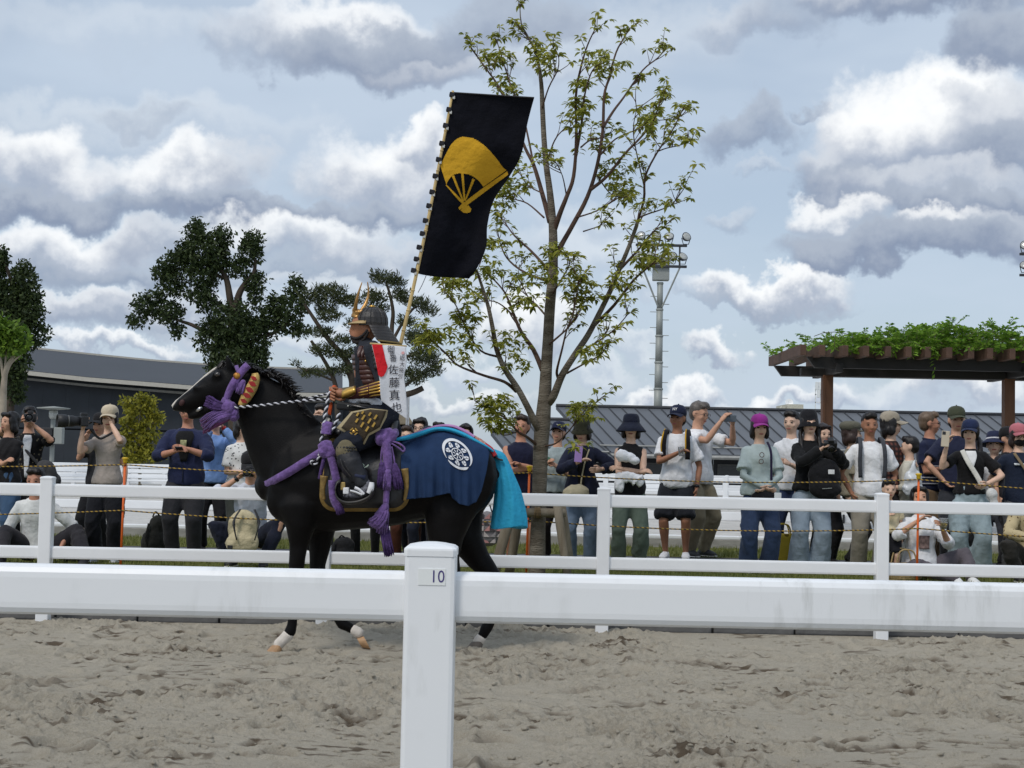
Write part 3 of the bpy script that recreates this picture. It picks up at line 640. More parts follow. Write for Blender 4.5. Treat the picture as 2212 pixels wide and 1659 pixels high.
# floodlights
M_galv = mat('galvanised', srgb(150, 154, 150), .55, .1, 2, metal=.2, spec=.4); M_lens = mat('lamp_lens', srgb(170, 172, 168), .15, .2, 12, spec=.7); M_dk = mat('dark_metal', srgb(56, 58, 62), .5, .1)
def floodlight(xb, yt, Y, label):
    r = thing('floodlight_tower', label, 'floodlight', (W(xb, 930, Y).x, Y, 0)); s = Y / FPX
    B = W(xb - 4, 1040, Y); T = W(xb + 1, yt + 92, Y); B.x = W(xb, 930, Y).x - .05; T.x = B.x + .02
    B.z = 0
    for k in range(8):
        a = B.lerp(T, k / 8); b = B.lerp(T, (k + 1) / 8); MB().tube([a, b], [.2 - .012 * k, .197 - .012 * k], 14).build('pole', M_galv, r, True)
        MB().lathe([(.205 - .012 * k, -.04), (.215 - .012 * k, -.02), (.215 - .012 * k, .02), (.2 - .012 * k, .04)], 14, b).build('collar', M_galv, r, True)
    for k in range(15):
        a = B.lerp(T, .42 + .037 * k); sg = 1 if k % 2 else -1; MB().tube([a, a + V(sg * .36, 0, 0)], .014, 5).build('step_peg', M_galv, r)
    c = T
    MB().bbox(c + V(0.02, 0, .55), (.62, .4, .9), .03).build('gear_box', M_galv, r)
    for zz in (0.62, 1.42): MB().bbox(c + V(0, -.25, zz), (1.95, .1, .1), .02).build('cross_arm', M_dk, r)
    for sg in (-1, 1):
        MB().tube([c + V(sg * .08, -.1, -.9), c + V(sg * .72, -.25, .6)], .035, 6).build('brace', M_galv, r)
        MB().tube([c + V(sg * .7, -.25, .6), c + V(sg * .7, -.25, 1.45)], .035, 6).build('upright', M_dk, r)
    for row, zz in ((0, .98), (1, 1.74)):
        for k, xx in enumerate((-.80, -.42, .42, .81) if row == 0 else (-.79, -.21, .28, .93)):
            rot = Matrix.Rotation(math.radians(68 + 14 * ((k * 7 + row) % 3 - 1)), 3, 'X') @ Matrix.Rotation(math.radians((-18, 8, -6, 24)[k]), 3, 'Y')
            p = c + V(xx, -.32, zz); q = MB().lathe([(.04, -.14), (.11, -.11), (.175, -.01), (.19, .045), (.175, .05)], 16, p, rot).build('lamp', M_dk, r, True)
            MB().lathe([(.168, .04), (.15, .06), (.07, .07), (.01, .071)], 16, p, rot).build('lens', M_lens, q, True)
            MB().tube([p + V(-.17, .05, -.02), p + V(-.1, .08, -.26), p + V(.1, .08, -.26), p + V(.17, .05, -.02)], .018, 5).build('bracket', M_dk, r)
floodlight(1423, 520, 56, 'tall grey floodlight tower with round lamps right of the tree')
floodlight(2254, 540, 56, 'floodlight tower whose lamps just enter the right edge of the picture')
# lamp post with flat disc
def lamp_post():
    Y = 34; b = W(113, 960, Y); r = thing('lamp_post', 'grey lamp post with a flat disc top and a speaker on the left', 'lamp post', (b.x, Y, .27)); t = W(115, 905, Y); t.x = b.x
    MB().tube([(b.x, Y, .25), (b.x, Y, t.z)], .055, 10).build('pole', M_galv, r, True)
    MB().lathe([(.07, 0), (.10, .05), (.10, .18), (.07, .2)], 14, t).build('lamp', M_lens, r, True)
    MB().lathe([(.03, .2), (.37, .235), (.37, .255), (.03, .29)], 20, t).build('disc', M_galv, r, True)
    q = W(113, 943, Y); s = thing('loudspeaker', 'black and grey loudspeaker on the lamp post', 'loudspeaker', (q.x, Y - .1, q.z - .2))
    MB().bbox(q + V(-.08, -.12, 0), (.30, .22, .40), .02).build('cabinet', M_black, s); MB().bbox(q + V(.19, -.12, .02), (.2, .2, .38), .02).build('cabinet', M_galv, s)
lamp_post()
# ================================================================ PERGOLA
def pergola():
    Y = 22.0; r = thing('pergola', 'brown wooden pergola with overgrown rafters on the right', 'pergola', (W(1786, 1150, Y).x, Y, GZ))
    Mp = mat('brown_paint', srgb(104, 70, 48), .6, .12, 6, .2, 60, stretch=(1, 1, .2)); Mk = mat('dark_beam', srgb(38, 36, 36), .6, .12, 6, stretch=(.2, 1, 1)); Mr = mat('rafter_wood', srgb(84, 62, 50), .7, .18, 6, .2, 50)
    zb = W(1786, 812, Y).z; sp = W(2178, 900, Y).x - W(1786, 900, Y).x; x0 = W(1786, 900, Y).x
    for k in range(3):
        x = x0 + sp * k
        p = MB().bbox((x, Y, (GZ + zb) / 2 - .02), (.155, .155, zb - GZ + .06), .008).build('post', Mp, r)
        MB().bbox((x - .055, Y - .08, (GZ + zb) / 2), (.035, .02, zb - GZ - .1), .005).build('post_strip', Mp, p)
        MB().bbox((x, Y - .1, GZ + .2), (.2, .06, .12), .01).build('post_shoe', M_galv, p)
    xl = W(1692, 800, Y).x; xr = x0 + sp * 2 + 1
    for dy, xs, dz in ((-.75, .2, .04), (.75, 0, 0)):
        x_a = xl + xs
        P = [V(x_a, 0, .09), V(x_a + .12, 0, -.07), V(xr, 0, -.07), V(xr, 0, .09)]
        MB().poly([p + V(0, Y + dy, zb + .1 + dz) for p in P], (0, .09, 0)).build('beam', Mk, r)
    MB().bbox(((x0 + xr) / 2 - .1, Y, zb + .05), (xr - x0 + .6, .14, .12), .01).build('tie_beam', Mk, r)
    for k in range(3): MB().bbox((x0 + sp * k, Y, zb + .07), (.1, 1.7, .13), .01).build('cross_beam', Mk, r)
    n = 0; x = xl + .04
    while x < xr:
        rot = Matrix.Rotation(math.radians(random.uniform(-1, 1)), 3, 'Z')
        MB().bbox((x, Y - .02, zb + .285), (.085, 2.5, .15), .008, rot).build('rafter', Mr, r); x += .295
    # wisteria on top
    v = thing('wisteria', 'green wisteria vine spread over the top of the brown pergola', 'vine', (x0, Y, zb + .36))
    mb = MB(); st = MB(); rr = random.Random(3)
    def leaf(p, d, L, w):
        d = d.normalized(); s = d.cross(V(rr.uniform(-1, 1), rr.uniform(-1, 1), rr.uniform(.2, 1))).normalized() * w; m = p + d * L * .5 + V(0, 0, .01)
        mb.add([p, m + s, p + d * L, m - s], [(0, 1, 2, 3)])
    dens = lambda x: interp(x, [xl - .2, xl + .4, xl + 1.0, xl + 2, xl + 3.0, xr], [.04, .18, .7, .9, 1.0, 1.1])
    for k in range(3000):
        x = rr.uniform(xl - .1, xr); d = dens(x)
        if rr.random() > d: continue
        hmax = .08 + .27 * d * (0.65 + .5 * math.sin(x * 2.3) * math.sin(x * 5.1 + 1) + .2)
        p = V(x, Y + rr.uniform(-1.15, 1.15), zb + .33 + rr.random() ** 1.3 * hmax * 1.05)
        dr = V(rr.uniform(-1, 1), rr.uniform(-1.0, .4), rr.uniform(-.25, .8)).normalized(); L = rr.uniform(.14, .26)
        st.tube([p, p + dr * L * .6, p + dr * L + V(0, 0, -.04)], .004, 3)
        for q in range(7):
            t = .2 + .8 * q / 6; b = p + dr * L * t + V(0, 0, -.04 * t * t)
            for sg in (-1, 1):
                sd = dr.cross(V(0, 0, 1)).normalized() * sg; leaf(b, sd * .8 + dr * .4 + V(0, 0, rr.uniform(-.5, .1)), rr.uniform(.06, .095), .018)
    for k in range(12):
        x = rr.uniform(xl + .4, xr); p = V(x, Y - rr.uniform(.4, 1.1), zb + .42); q = [p + V(.12 * i * rr.choice((-1, 1)) + .05 * math.sin(i), 0, .11 * i - .018 * i * i) for i in range(6)]; st.tube(q, .005, 4)
    for k in range(5):
        x = rr.uniform(xl + .8, xr); p = V(x, Y - .9, zb + .3)
        for i in range(8): leaf(p + V(0, 0, -.05 * i), V(rr.uniform(-1, 1), rr.uniform(-1, 1), -.6), .09, .02)
    o = mb.build('foliage', leafmat('wisteria_leaf', srgb(78, 118, 34), srgb(140, 176, 62), .45), v); o['kind'] = 'stuff'
    st.build('stems', mat('vine_stem', srgb(92, 84, 60), .8), v)
pergola()
# ================================================================ TREES
M_bark = mat('grey_bark', srgb(128, 120, 108), .9, .0, 3.5, .9, 26, color2=srgb(84, 76, 66), stretch=(1, 1, 3.5), spec=.1, bdist=.02)
M_twig = mat('red_brown_bark', srgb(88, 70, 61), .85, .25, 8, .4, 40, spec=.15)
def main_tree():
    Y = 13.5; rr = random.Random(11)
    root = thing('tall_tree', 'tall sparse young tree with yellow green leaf clusters behind the black banner', 'tree', (W(1160, 1235, Y).x, Y, GZ))
    trunk = [(1158, 1262), (1160, 1235), (1162, 1150), (1165, 1060), (1168, 970), (1172, 915), (1177, 853), (1180, 797), (1184, 733), (1188, 662), (1194, 592), (1195, 536), (1194, 488), (1188, 417), (1180, 357), (1175, 298), (1172, 238), (1169, 178), (1159, 119), (1141, 80), (1126, 50), (1123, 9)]
    tr = [22, 20, 18, 17.5, 18, 19, 15.5, 14, 13, 12.5, 12, 11, 10, 8, 7, 6.5, 6, 5, 3, 2.2, 1.6, 1]
    s = Y / FPX
    pts = [W(x, y, Y) for x, y in trunk]; sp = spline(pts, 3); rs = np.interp(np.linspace(0, 1, len(sp)), np.linspace(0, 1, len(tr)), tr) * s * .9
    MB().tube(sp, [float(r) for r in rs], 12).build('trunk', M_bark, root, True)
    # branches: points, start radius, end radius, depth offset at the tip
    B = [
        ([(1188, 480), (1171, 417), (1153, 357), (1135, 321), (1112, 262), (1081, 193), (1046, 143), (1013, 98)], 7, 1.4, .5),
        ([(1153, 357), (1130, 250), (1105, 190), (1080, 110), (1072, 85)], 3, 1, .8),
        ([(1196, 500), (1210, 460), (1224, 425), (1239, 381), (1245, 298), (1244, 208), (1254, 149), (1269, 98), (1287, 60)], 7.5, 1.4, -.3),
        ([(1245, 330), (1256, 270), (1262, 210), (1276, 160), (1290, 140)], 4, 1.2, -.6),
        ([(1196, 560), (1215, 525), (1236, 488), (1269, 425), (1290, 357), (1302, 283), (1305, 208), (1316, 167), (1331, 113), (1349, 80), (1361, 60)], 8, 1.3, .35),
        ([(1303, 275), (1325, 240), (1349, 208), (1388, 152), (1421, 125), (1441, 101)], 4, 1.2, .7),
        ([(1275, 410), (1311, 381), (1349, 333), (1391, 289), (1415, 253), (1433, 190)], 5, 1.2, .1),
        ([(1296, 335), (1330, 300), (1380, 278), (1405, 262), (1460, 258)], 2.5, .9, .9),
        ([(1255, 318), (1275, 303), (1305, 297)], 2.5, 1.5, .3),
        ([(1376, 482), (1391, 431), (1394, 381), (1421, 327), (1450, 286), (1477, 232)], 4, 1.2, -.6),
        ([(1380, 470), (1400, 462), (1430, 452), (1453, 440), (1477, 408)], 2.5, 1, -.9),
        ([(1391, 400), (1375, 330), (1368, 280), (1375, 235)], 2, .8, -.8),
        ([(1421, 327), (1440, 320), (1468, 314), (1490, 305)], 2, .8, -.9),
        ([(1185, 870), (1196, 855), (1214, 811), (1242, 766), (1270, 724), (1295, 676), (1318, 629), (1337, 584), (1354, 544), (1371, 499), (1376, 482)], 11, 4.2, -.5),
        ([(1284, 702), (1326, 660), (1368, 606), (1396, 581), (1420, 560)], 5, 1.4, -.9),
        ([(1337, 584), (1360, 560), (1382, 536), (1416, 496), (1440, 490)], 4.5, 1.2, -.2),
        ([(1170, 935), (1157, 915), (1141, 882), (1118, 839), (1090, 797), (1073, 755), (1065, 713), (1056, 668), (1048, 640), (1037, 606), (1030, 586), (1012, 560)], 11, 2.2, -.4),
        ([(1115, 845), (1090, 825), (1045, 811), (989, 789), (961, 761), (925, 728)], 5, 1.3, -.7),
        ([(1073, 770), (1039, 758), (1011, 719), (985, 660), (960, 630)], 3.2, 1, -.8),
        ([(1172, 800), (1152, 755), (1127, 719), (1112, 685), (1098, 648), (1084, 623), (1045, 581)], 7, 1.6, .5),
        ([(1112, 685), (1085, 660), (1060, 650), (1020, 655)], 2.4, .9, .2),
        ([(1182, 580), (1146, 541), (1112, 510), (1090, 480)], 4.5, 1.4, .4),
        ([(1190, 610), (1135, 589), (1101, 564), (1084, 536), (1075, 500)], 4, 1.2, .7),
        ([(1186, 690), (1160, 660), (1140, 640), (1120, 600)], 3, 1, .8),
        ([(1164, 965), (1140, 945), (1118, 932), (1093, 904), (1059, 887), (1025, 865)], 4.5, 1.4, -.5),
        ([(1118, 932), (1090, 940), (1065, 925)], 2, .8, -.6),
        ([(1168, 965), (1200, 958), (1225, 935), (1242, 915), (1270, 887), (1288, 868)], 2.6, .8, -.6),
        ([(1230, 930), (1245, 905), (1240, 885)], 1.5, .7, -.7),
        ([(1184, 745), (1197, 735), (1228, 707), (1250, 676), (1262, 640)], 3.5, 1.2, -.4),
        ([(1205, 815), (1203, 800), (1214, 755), (1225, 710), (1239, 676), (1250, 600)], 4, 1.2, -.6),
        ([(1250, 761), (1281, 744), (1326, 713), (1360, 674)], 3, 1, -.9),
        ([(1225, 806), (1256, 789), (1298, 766), (1310, 745)], 3, 1, -.8),
        ([(1190, 640), (1215, 600), (1230, 570), (1225, 550)], 3, 1, -.5),
        ([(1180, 357), (1195, 310), (1212, 285), (1235, 275)], 2.5, 1, -.3),
        ([(1170, 238), (1185, 190), (1205, 150), (1207, 120)], 2.5, 1, -.4),
        ([(1171, 417), (1140, 400), (1120, 370)], 2.2, .9, .6), ([(1175, 470), (1140, 440), (1110, 430), (1080, 420)], 2.6, .9, .5), ([(1224, 425), (1215, 380), (1200, 350)], 2, .8, -.6),
        ([(1290, 380), (1320, 420), (1345, 425)], 2, .8, .3), ([(1245, 470), (1290, 455), (1330, 430), (1360, 425)], 2.4, .8, -.3), ([(1260, 500), (1290, 490), (1310, 480)], 2, .8, -.2),
    ]
    ends = []
    for k, (p, r0, r1, dY) in enumerate(B):
        n = len(p); dz = rr.uniform(-.1, .1)
        # a side branch starts at its parent's depth
        q = []
        for i, (x, y) in enumerate(p):
            t = i / (n - 1); q.append(W(x, y, Y + dY * (t ** .8)))
        sp = spline(q, 4); rad = [.86 * float((r0 + (r1 - r0) * (i / (len(sp) - 1)) ** .8) * s) for i in range(len(sp))]
        MB().tube(sp, rad, 8).build('branch', M_twig if r0 < 10 else M_bark, root, True)
        ends.append(sp)
    ends.append(spline(pts[13:], 3))
    tw = MB(); lf = MB()
    def leaf(p, d, L):
        d = d.normalized(); up = V(rr.uniform(-.5, .5), rr.uniform(-.5, .5), 1); sd = d.cross(up).normalized(); nrm = sd.cross(d); w = L * rr.uniform(.20, .27)
        a = p + d * L * .35 + V(0, 0, -.03 * L); b = p + d * L * .7 + V(0, 0, -.12 * L); e = p + d * L + V(0, 0, -.3 * L); f = nrm * w * .35
        lf.add([p, a + sd * w + f, b + sd * w * .75 + f, e, b - sd * w * .75 + f, a - sd * w + f, a, b], [(0, 1, 6), (1, 2, 7, 6), (2, 3, 7), (0, 6, 5), (6, 7, 4, 5), (7, 3, 4)])
    def cluster(p, d, n, L):
        for i in range(n):
            a = rr.uniform(0, 6.28); el = rr.uniform(-.75, .25)
            dd = V(math.cos(a) * math.cos(el), math.sin(a) * math.cos(el), math.sin(el)) + d * .35
            leaf(p + dd * .01, dd, L * rr.uniform(.7, 1.15))
    def twig(p, d, L, n, depth=0):
        q = [p]; dd = d.normalized()
        for i in range(3):
            dd = (dd + V(rr.uniform(-.25, .25), rr.uniform(-.25, .25), rr.uniform(-.1, .25))).normalized(); q.append(q[-1] + dd * L / 3)
        tw.tube(q, [.0045, .0038, .003, .002], 4)
        cluster(q[-1], dd, n, .068)
        if rr.random() < .7: cluster(q[2], dd, n - 3, .062)
        if depth < 1 and rr.random() < .5: twig(q[1], (dd + V(rr.uniform(-1, 1), rr.uniform(-1, 1), rr.uniform(0, .8))), L * .7, n - 1, depth + 1)
    for k, sp in enumerate(ends):
        L = sum((sp[i + 1] - sp[i]).length for i in range(len(sp) - 1)); m = len(sp)
        long = L > 1.8
        t0 = .42 if long else .3
        cnt = int(L * (1 - t0) * (7.6 if not long else 5.8)) + 2
        for c in range(cnt):
            t = 1 - (1 - t0) * rr.random() ** 1.15; i = min(int(t * (m - 1)), m - 2); p = sp[i].lerp(sp[i + 1], t * (m - 1) - i)
            dr = (sp[i + 1] - sp[i]).normalized(); d = dr * .8 + V(rr.uniform(-1, 1), rr.uniform(-1, 1), rr.uniform(-.1, .7)) * .8
            twig(p, d, rr.uniform(.10, .26), rr.randint(6, 9))
        cluster(sp[-1], V(0, 0, 1), 9, .08)
    # dense bushy tufts on the stems
    for (x, y, r, n, dY) in [(1165, 110, 26, 26, 0), (1172, 140, 28, 18, -.1), (1255, 180, 22, 14, -.3), (1300, 140, 24, 18, .3), (1195, 540, 22, 18, -.3), (1170, 590, 34, 30, -.3), (1145, 640, 36, 18, -.2), (1255, 630, 42, 46, -.4), (1235, 590, 34, 20, -.5), (1055, 520, 24, 14, .3), (1050, 580, 34, 24, -.2), (985, 620, 34, 34, -.6), (965, 600, 24, 16, -.6), (1010, 680, 34, 28, -.5), (1000, 740, 30, 20, -.6), (950, 720, 28, 26, -.7), (920, 740, 22, 14, -.7), (1110, 740, 36, 26, .1), (1115, 790, 30, 16, 0), (1070, 870, 32, 36, -.4), (1055, 885, 28, 24, -.5), (1075, 925, 20, 12, -.5), (1280, 760, 26, 16, -.8), (1415, 540, 34, 34, -.3), (1395, 565, 26, 16, -.6), (1340, 600, 30, 18, -.6), (1330, 370, 36, 34, .2), (1350, 420, 26, 14, .1), (1405, 260, 20, 16, .1), (1240, 230, 24, 18, -.2), (1265, 235, 18, 12, -.4), (1090, 180, 28, 24, .7), (1060, 130, 24, 20, .6), (1340, 140, 22, 10, .4), (1250, 960, 20, 8, -.6), (1090, 430, 28, 22, .5), (1120, 400, 30, 20, .4), (1285, 890, 22, 8, -.6), (1440, 200, 16, 10, .1)]:
        for i in range(n):
            a = rr.uniform(0, 6.28); q = r * rr.random() ** .5; p = W(x + math.cos(a) * q, y + math.sin(a) * q * .8, Y + dY + rr.uniform(-.12, .12)); cluster(p, V(0, 0, .3), rr.randint(4, 6), .066)
    o = tw.build('twigs', M_twig, root); o['kind'] = 'stuff'
    o = lf.build('leaves', leafmat('yellow_green_leaf', srgb(100, 112, 38), srgb(184, 182, 86), .55), root); o['kind'] = 'stuff'
    # stake frame round the trunk
    M_log = mat('weathered_log', srgb(132, 124, 110), .9, .0, 3, .6, 30, color2=srgb(104, 94, 80), stretch=(4, 4, .6), spec=.1)
    fr = thing('tree_stake_frame', 'weathered wooden stake frame lashed around the tall tree trunk', 'tree stakes', (W(1160, 1240, Y).x, Y, GZ))
    def log(a, b, r, d0, d1):
        A = W(a[0], a[1], Y + d0); Bp = W(b[0], b[1], Y + d1); return MB().tube([A, A.lerp(Bp, .3), A.lerp(Bp, .7), Bp], [r, r * .97, r * 1.02, r * .95], 10)
    log((1066, 1243), (1108, 1092), .05, -.2, -.1).build('stake', M_log, fr, True); log((1100, 1240), (1124, 1092), .045, .25, .12).build('stake', M_log, fr, True)
    log((1226, 1243), (1203, 1088), .04, -.25, -.16).build('stake', M_log, fr, True); log((1232, 1228), (1212, 1092), .045, .3, .16).build('stake', M_log, fr, True)
    log((1098, 1106), (1222, 1108), .04, -.14, -.14).build('cross_bar', M_log, fr, True); log((1098, 1110), (1216, 1111), .035, .14, .14).build('cross_bar', M_log, fr, True)
    M_cord = mat('straw_cord', srgb(110, 92, 66), .95, .2, 20)
    for xx in (1158, 1164, 1204, 1206, 1110):
        c = W(xx, 1107, Y - .14); mb = MB()
        for q in range(3):
            ang = rr.uniform(-.5, .5); mb.tube([c + V(.047 * math.sin(ang) * math.cos(t * 6.2832 / 12) * 0 + (q - 1) * .012 + .02 * ang * math.sin(t * 6.2832 / 12), .046 * math.cos(t * 6.2832 / 12), .046 * math.sin(t * 6.2832 / 12)) for t in range(13)], .005, 5)
        mb.build('lashing', M_cord, fr)
main_tree()
def blob_tree(name, label, Y, branches, blobs, m_leaf, m_bark, per, L, base, seed, droop=.5, flat=False, clump=5):
    rr = random.Random(seed); root = thing(name, label, 'tree', base)
    s = Y / FPX
    for p, r0, r1 in branches:
        sp = spline([W(x, y, Y + (0 if len(q) == 0 else q[0])) for x, y, *q in p], 4)
        MB().tube(sp, [float(max(.01, (r0 + (r1 - r0) * i / (len(sp) - 1)) * s)) for i in range(len(sp))], 8).build('trunk' if r0 >= 6 else 'branch', m_bark, root, True)
    mb = MB(); vs = []; fs = []
    for (x, y, rx, *rest) in blobs:
        ry = rest[0] if rest else rx; c = W(x, y, Y + rr.uniform(-.25, .25) * rx * s); n = int(per * rx * ry)
        for i in range(n):
            a = rr.uniform(0, 6.2832); z = rr.uniform(-1, 1); q = (1 - z * z) ** .5; rad = (.35 + .65 * rr.random() ** .45) * (1 + .22 * math.sin(5 * a + x) * math.cos(4 * z + y))
            p = c + V(math.cos(a) * q * rx * s * rad, math.sin(a) * q * rx * s * rad, z * ry * s * rad)
            for j in range(clump):
                if flat: d = V(rr.uniform(-1, 1), rr.uniform(-1, 1), rr.uniform(.05, 1.1)).normalized()
                else: d = V(rr.uniform(-1, 1), rr.uniform(-1, 1), rr.uniform(-1.1, 1) - droop * .5).normalized()
                l = L * rr.uniform(.6, 1.2); sd = d.cross(V(rr.uniform(-1, 1), rr.uniform(-1, 1), rr.uniform(-1, 1))).normalized() * l * (.12 if flat else .24)
                p2 = p + V(rr.uniform(-1, 1), rr.uniform(-1, 1), rr.uniform(-1, 1)) * L * .6
                o = len(vs); m = p2 + d * l * .5; vs += [tuple(p2), tuple(m + sd), tuple(p2 + d * l), tuple(m - sd)]; fs.append((o, o + 1, o + 2, o + 3))
    mb.v = vs; mb.f = fs; mb.mi = [0] * len(fs); o = mb.build('crown', m_leaf, root); o['kind'] = 'stuff'
    return root
M_dbark = mat('dark_bark', srgb(74, 66, 58), .9, .25, 4, .5, 20, spec=.1)
ML_dark = leafmat('dark_leaf', srgb(36, 50, 28), srgb(72, 86, 46), .25)
blob_tree('broadleaf_tree', 'dark green pruned tree with clumped crown behind the horse head', 40,
    [([(508, 1040), (508, 900), (506, 790), (505, 700), (500, 660)], 17, 10), ([(505, 700), (496, 640), (488, 600), (470, 570), (450, 530)], 9, 3), ([(507, 690), (515, 640), (530, 612), (548, 590), (552, 560)], 9, 3),
     ([(503, 690), (470, 655), (440, 630)], 5, 2), ([(505, 745), (450, 720), (415, 702), (380, 690), (330, 668)], 6, 2), ([(508, 760), (560, 730), (600, 715), (640, 680)], 6, 2), ([(488, 600), (440, 590), (390, 580), (360, 600)], 4, 2), ([(470, 570), (430, 520), (425, 495)], 3, 1.2), ([(490, 590), (485, 530), (482, 505)], 3, 1.2)],
    [(440, 541, 42), (425, 505, 24, 30), (424, 485, 10, 20), (482, 511, 22, 26), (540, 545, 26, 32), (545, 518, 22, 20), (553, 609, 24), (552, 640, 16, 18), (381, 564, 32, 26), (357, 591, 26), (375, 615, 26), (440, 591, 42, 32), (431, 636, 36, 20), (316, 657, 30, 24), (298, 690, 20, 16), (363, 674, 36, 26), (384, 713, 16, 16), (452, 657, 28, 18), (515, 580, 24, 22), (506, 698, 60, 48), (462, 730, 42, 40), (540, 734, 46, 50), (506, 772, 56, 36), (470, 790, 24, 24), (555, 780, 26, 26), (583, 689, 28, 32), (631, 660, 34, 30), (640, 618, 18, 24), (619, 700, 34, 20), (598, 655, 18, 24), (650, 715, 22, 14), (400, 540, 20), (470, 560, 30), (340, 640, 16)],
    ML_dark, M_dbark, .17, .13, (W(508, 985, 40).x, 40, .27), 21)
ML_pine = leafmat('pine_needles', srgb(44, 54, 32), srgb(82, 88, 52), .2)
blob_tree('pine_tree', 'layered dark pine tree behind the rider', 36,
    [([(765, 1040), (762, 900), (759, 809), (740, 767), (709, 733), (678, 688), (658, 657)], 9, 3), ([(735, 1040), (728, 880), (722, 823), (697, 773), (672, 736)], 6.5, 3), ([(846, 1040), (846, 860), (846, 722), (849, 674), (841, 632), (833, 610)], 7, 2), ([(846, 740), (868, 700), (890, 670), (905, 660)], 4, 1.5), ([(848, 860), (875, 853), (895, 847), (914, 838)], 7, 6), ([(740, 767), (720, 740), (700, 725)], 3, 1.5), ([(759, 809), (775, 740), (800, 660), (810, 645)], 4, 1.5), ([(722, 823), (690, 810), (660, 800), (640, 790)], 2.5, 1), ([(846, 790), (880, 770), (910, 760), (925, 740)], 4, 1.5), ([(852, 850), (880, 830), (900, 815), (930, 800)], 4, 2), ([(765, 880), (755, 820), (745, 800)], 3, 2)],
    [(a_, b_, c_ * .84, d_ * .8) for a_, b_, c_, d_ in [(714, 629, 40, 15), (730, 646, 32, 14), (690, 650, 26, 12), (703, 669, 30, 12), (712, 686, 34, 12), (760, 652, 28, 14), (665, 640, 22, 16), (692, 719, 34, 12), (734, 737, 30, 10), (770, 700, 28, 14), (695, 757, 42, 12), (728, 769, 28, 10), (807, 643, 32, 16), (835, 604, 38, 14), (813, 596, 18, 9), (860, 612, 24, 9), (866, 641, 26, 18), (905, 657, 40, 13), (925, 672, 24, 12), (745, 801, 34, 13), (700, 806, 34, 9), (662, 806, 24, 9), (638, 787, 14, 5), (905, 733, 40, 25), (915, 775, 42, 22), (891, 815, 38, 20), (935, 800, 24, 16), (880, 697, 24, 14), (779, 722, 26, 14), (760, 765, 30, 14), (815, 668, 28, 12)]],
    ML_pine, M_dbark, .22, .125, (W(760, 985, 36).x, 36, .27), 22, flat=True, clump=7)
blob_tree('broadleaf_tree', 'dark green tree cut by the left edge of the picture', 36,
    [([(20, 1040), (22, 850), (30, 720), (28, 620), (5, 560)], 11, 3), ([(30, 740), (50, 660), (52, 590)], 5, 2)],
    [(-8, 575, 24, 40), (3, 556, 14, 24), (50, 600, 28, 26), (52, 578, 14, 16), (28, 636, 40, 34), (65, 633, 24, 30), (65, 672, 30), (18, 678, 46, 36), (98, 713, 13, 9), (84, 734, 16, 12), (50, 708, 38, 26), (36, 780, 26, 40), (30, 838, 26, 36), (15, 800, 30, 40), (60, 740, 22, 16), (-10, 640, 30, 40)],
    ML_dark, M_dbark, .18, .125, (W(20, 985, 36).x, 36, .27), 23)
ML_light = leafmat('bright_leaf', srgb(62, 92, 26), srgb(118, 146, 50), .4)
blob_tree('ornamental_tree', 'bright green rounded treetop on pale stems at the left edge', 27,
    [([(2, 1060), (6, 883), (9, 823), (16, 790), (30, 770), (36, 745)], 9, 2.5), ([(9, 830), (2, 780), (-8, 740)], 4, 2), ([(9, 825), (12, 780), (14, 730)], 3, 1.5), ([(12, 815), (24, 785), (48, 765)], 3, 1.5)],
    [(16, 722, 32, 26), (45, 736, 18, 16), (4, 704, 22, 16), (-15, 730, 30, 30), (28, 748, 26, 14), (0, 752, 30, 16)],
    ML_light, mat('pale_bark', srgb(150, 140, 124), .9, .2, 5, .4, 30), .14, .13, (W(2, 1010, 27).x, 27, .27), 24)
blob_tree('small_tree', 'small yellow green tree beside the woman in the beige cap', 31,
    [([(302, 1060), (302, 980), (301, 930), (303, 885), (305, 862)], 4, 1.2), ([(302, 950), (285, 930), (272, 918)], 1.8, .8), ([(302, 940), (325, 920), (345, 902)], 1.8, .8), ([(302, 920), (290, 895), (276, 872)], 1.6, .7), ([(302, 980), (325, 965), (335, 958)], 1.8, .8), ([(302, 985), (275, 970), (262, 960)], 1.8, .8)],
    [(305, 862, 16, 9), (322, 868, 14, 7), (276, 868, 13, 8), (286, 889, 18, 8), (330, 892, 16, 9), (310, 885, 16, 8), (278, 913, 20, 10), (321, 913, 20, 9), (345, 903, 10, 6), (270, 942, 22, 12), (318, 942, 24, 13), (300, 968, 32, 13), (285, 990, 30, 10), (325, 985, 26, 10), (300, 925, 14, 10)],
    leafmat('yellow_leaf', srgb(96, 100, 34), srgb(166, 160, 58), .4), mat('pale_bark2', srgb(120, 112, 96), .9, .2), .30, .11, (W(302, 1010, 31).x, 31, .27), 25, flat=False, clump=4)
# ================================================================ PEOPLE
def folds(me, amp, freq, seed, stretch):      # ridged cloth folds with sharp creases
    a = verts_np(me).astype(np.float64); nr = np.empty(len(a) * 3, np.float32); me.vertices.foreach_get('normal', nr); nr = nr.reshape(-1, 3)
    q = a * np.array(stretch) * freq; q[:, 2] += .55 * q[:, 0] * (1 if seed % 2 else -1)
    q = q + .9 * np.stack([vnoise(q * .45 + 3, seed), vnoise(q * .45 + 9, seed + 1), vnoise(q * .45 + 17, seed + 2)], 1)
    n1 = 1 - np.abs(vnoise(q, seed + 3)); n2 = 1 - np.abs(vnoise(q * 2.0 + 5, seed + 4))
    msk = np.clip(.5 + .8 * vnoise(a * 3.1, seed + 6), 0.1, 1)
    d = ((n1 ** 3 - .12) * amp * 1.1 + (n2 ** 3 - .12) * amp * .5) * msk + .001
    set_np(me, a + nr * d[:, None])
def skinmat(c): return mat('skin', c, .55, .08, 14, spec=.35)
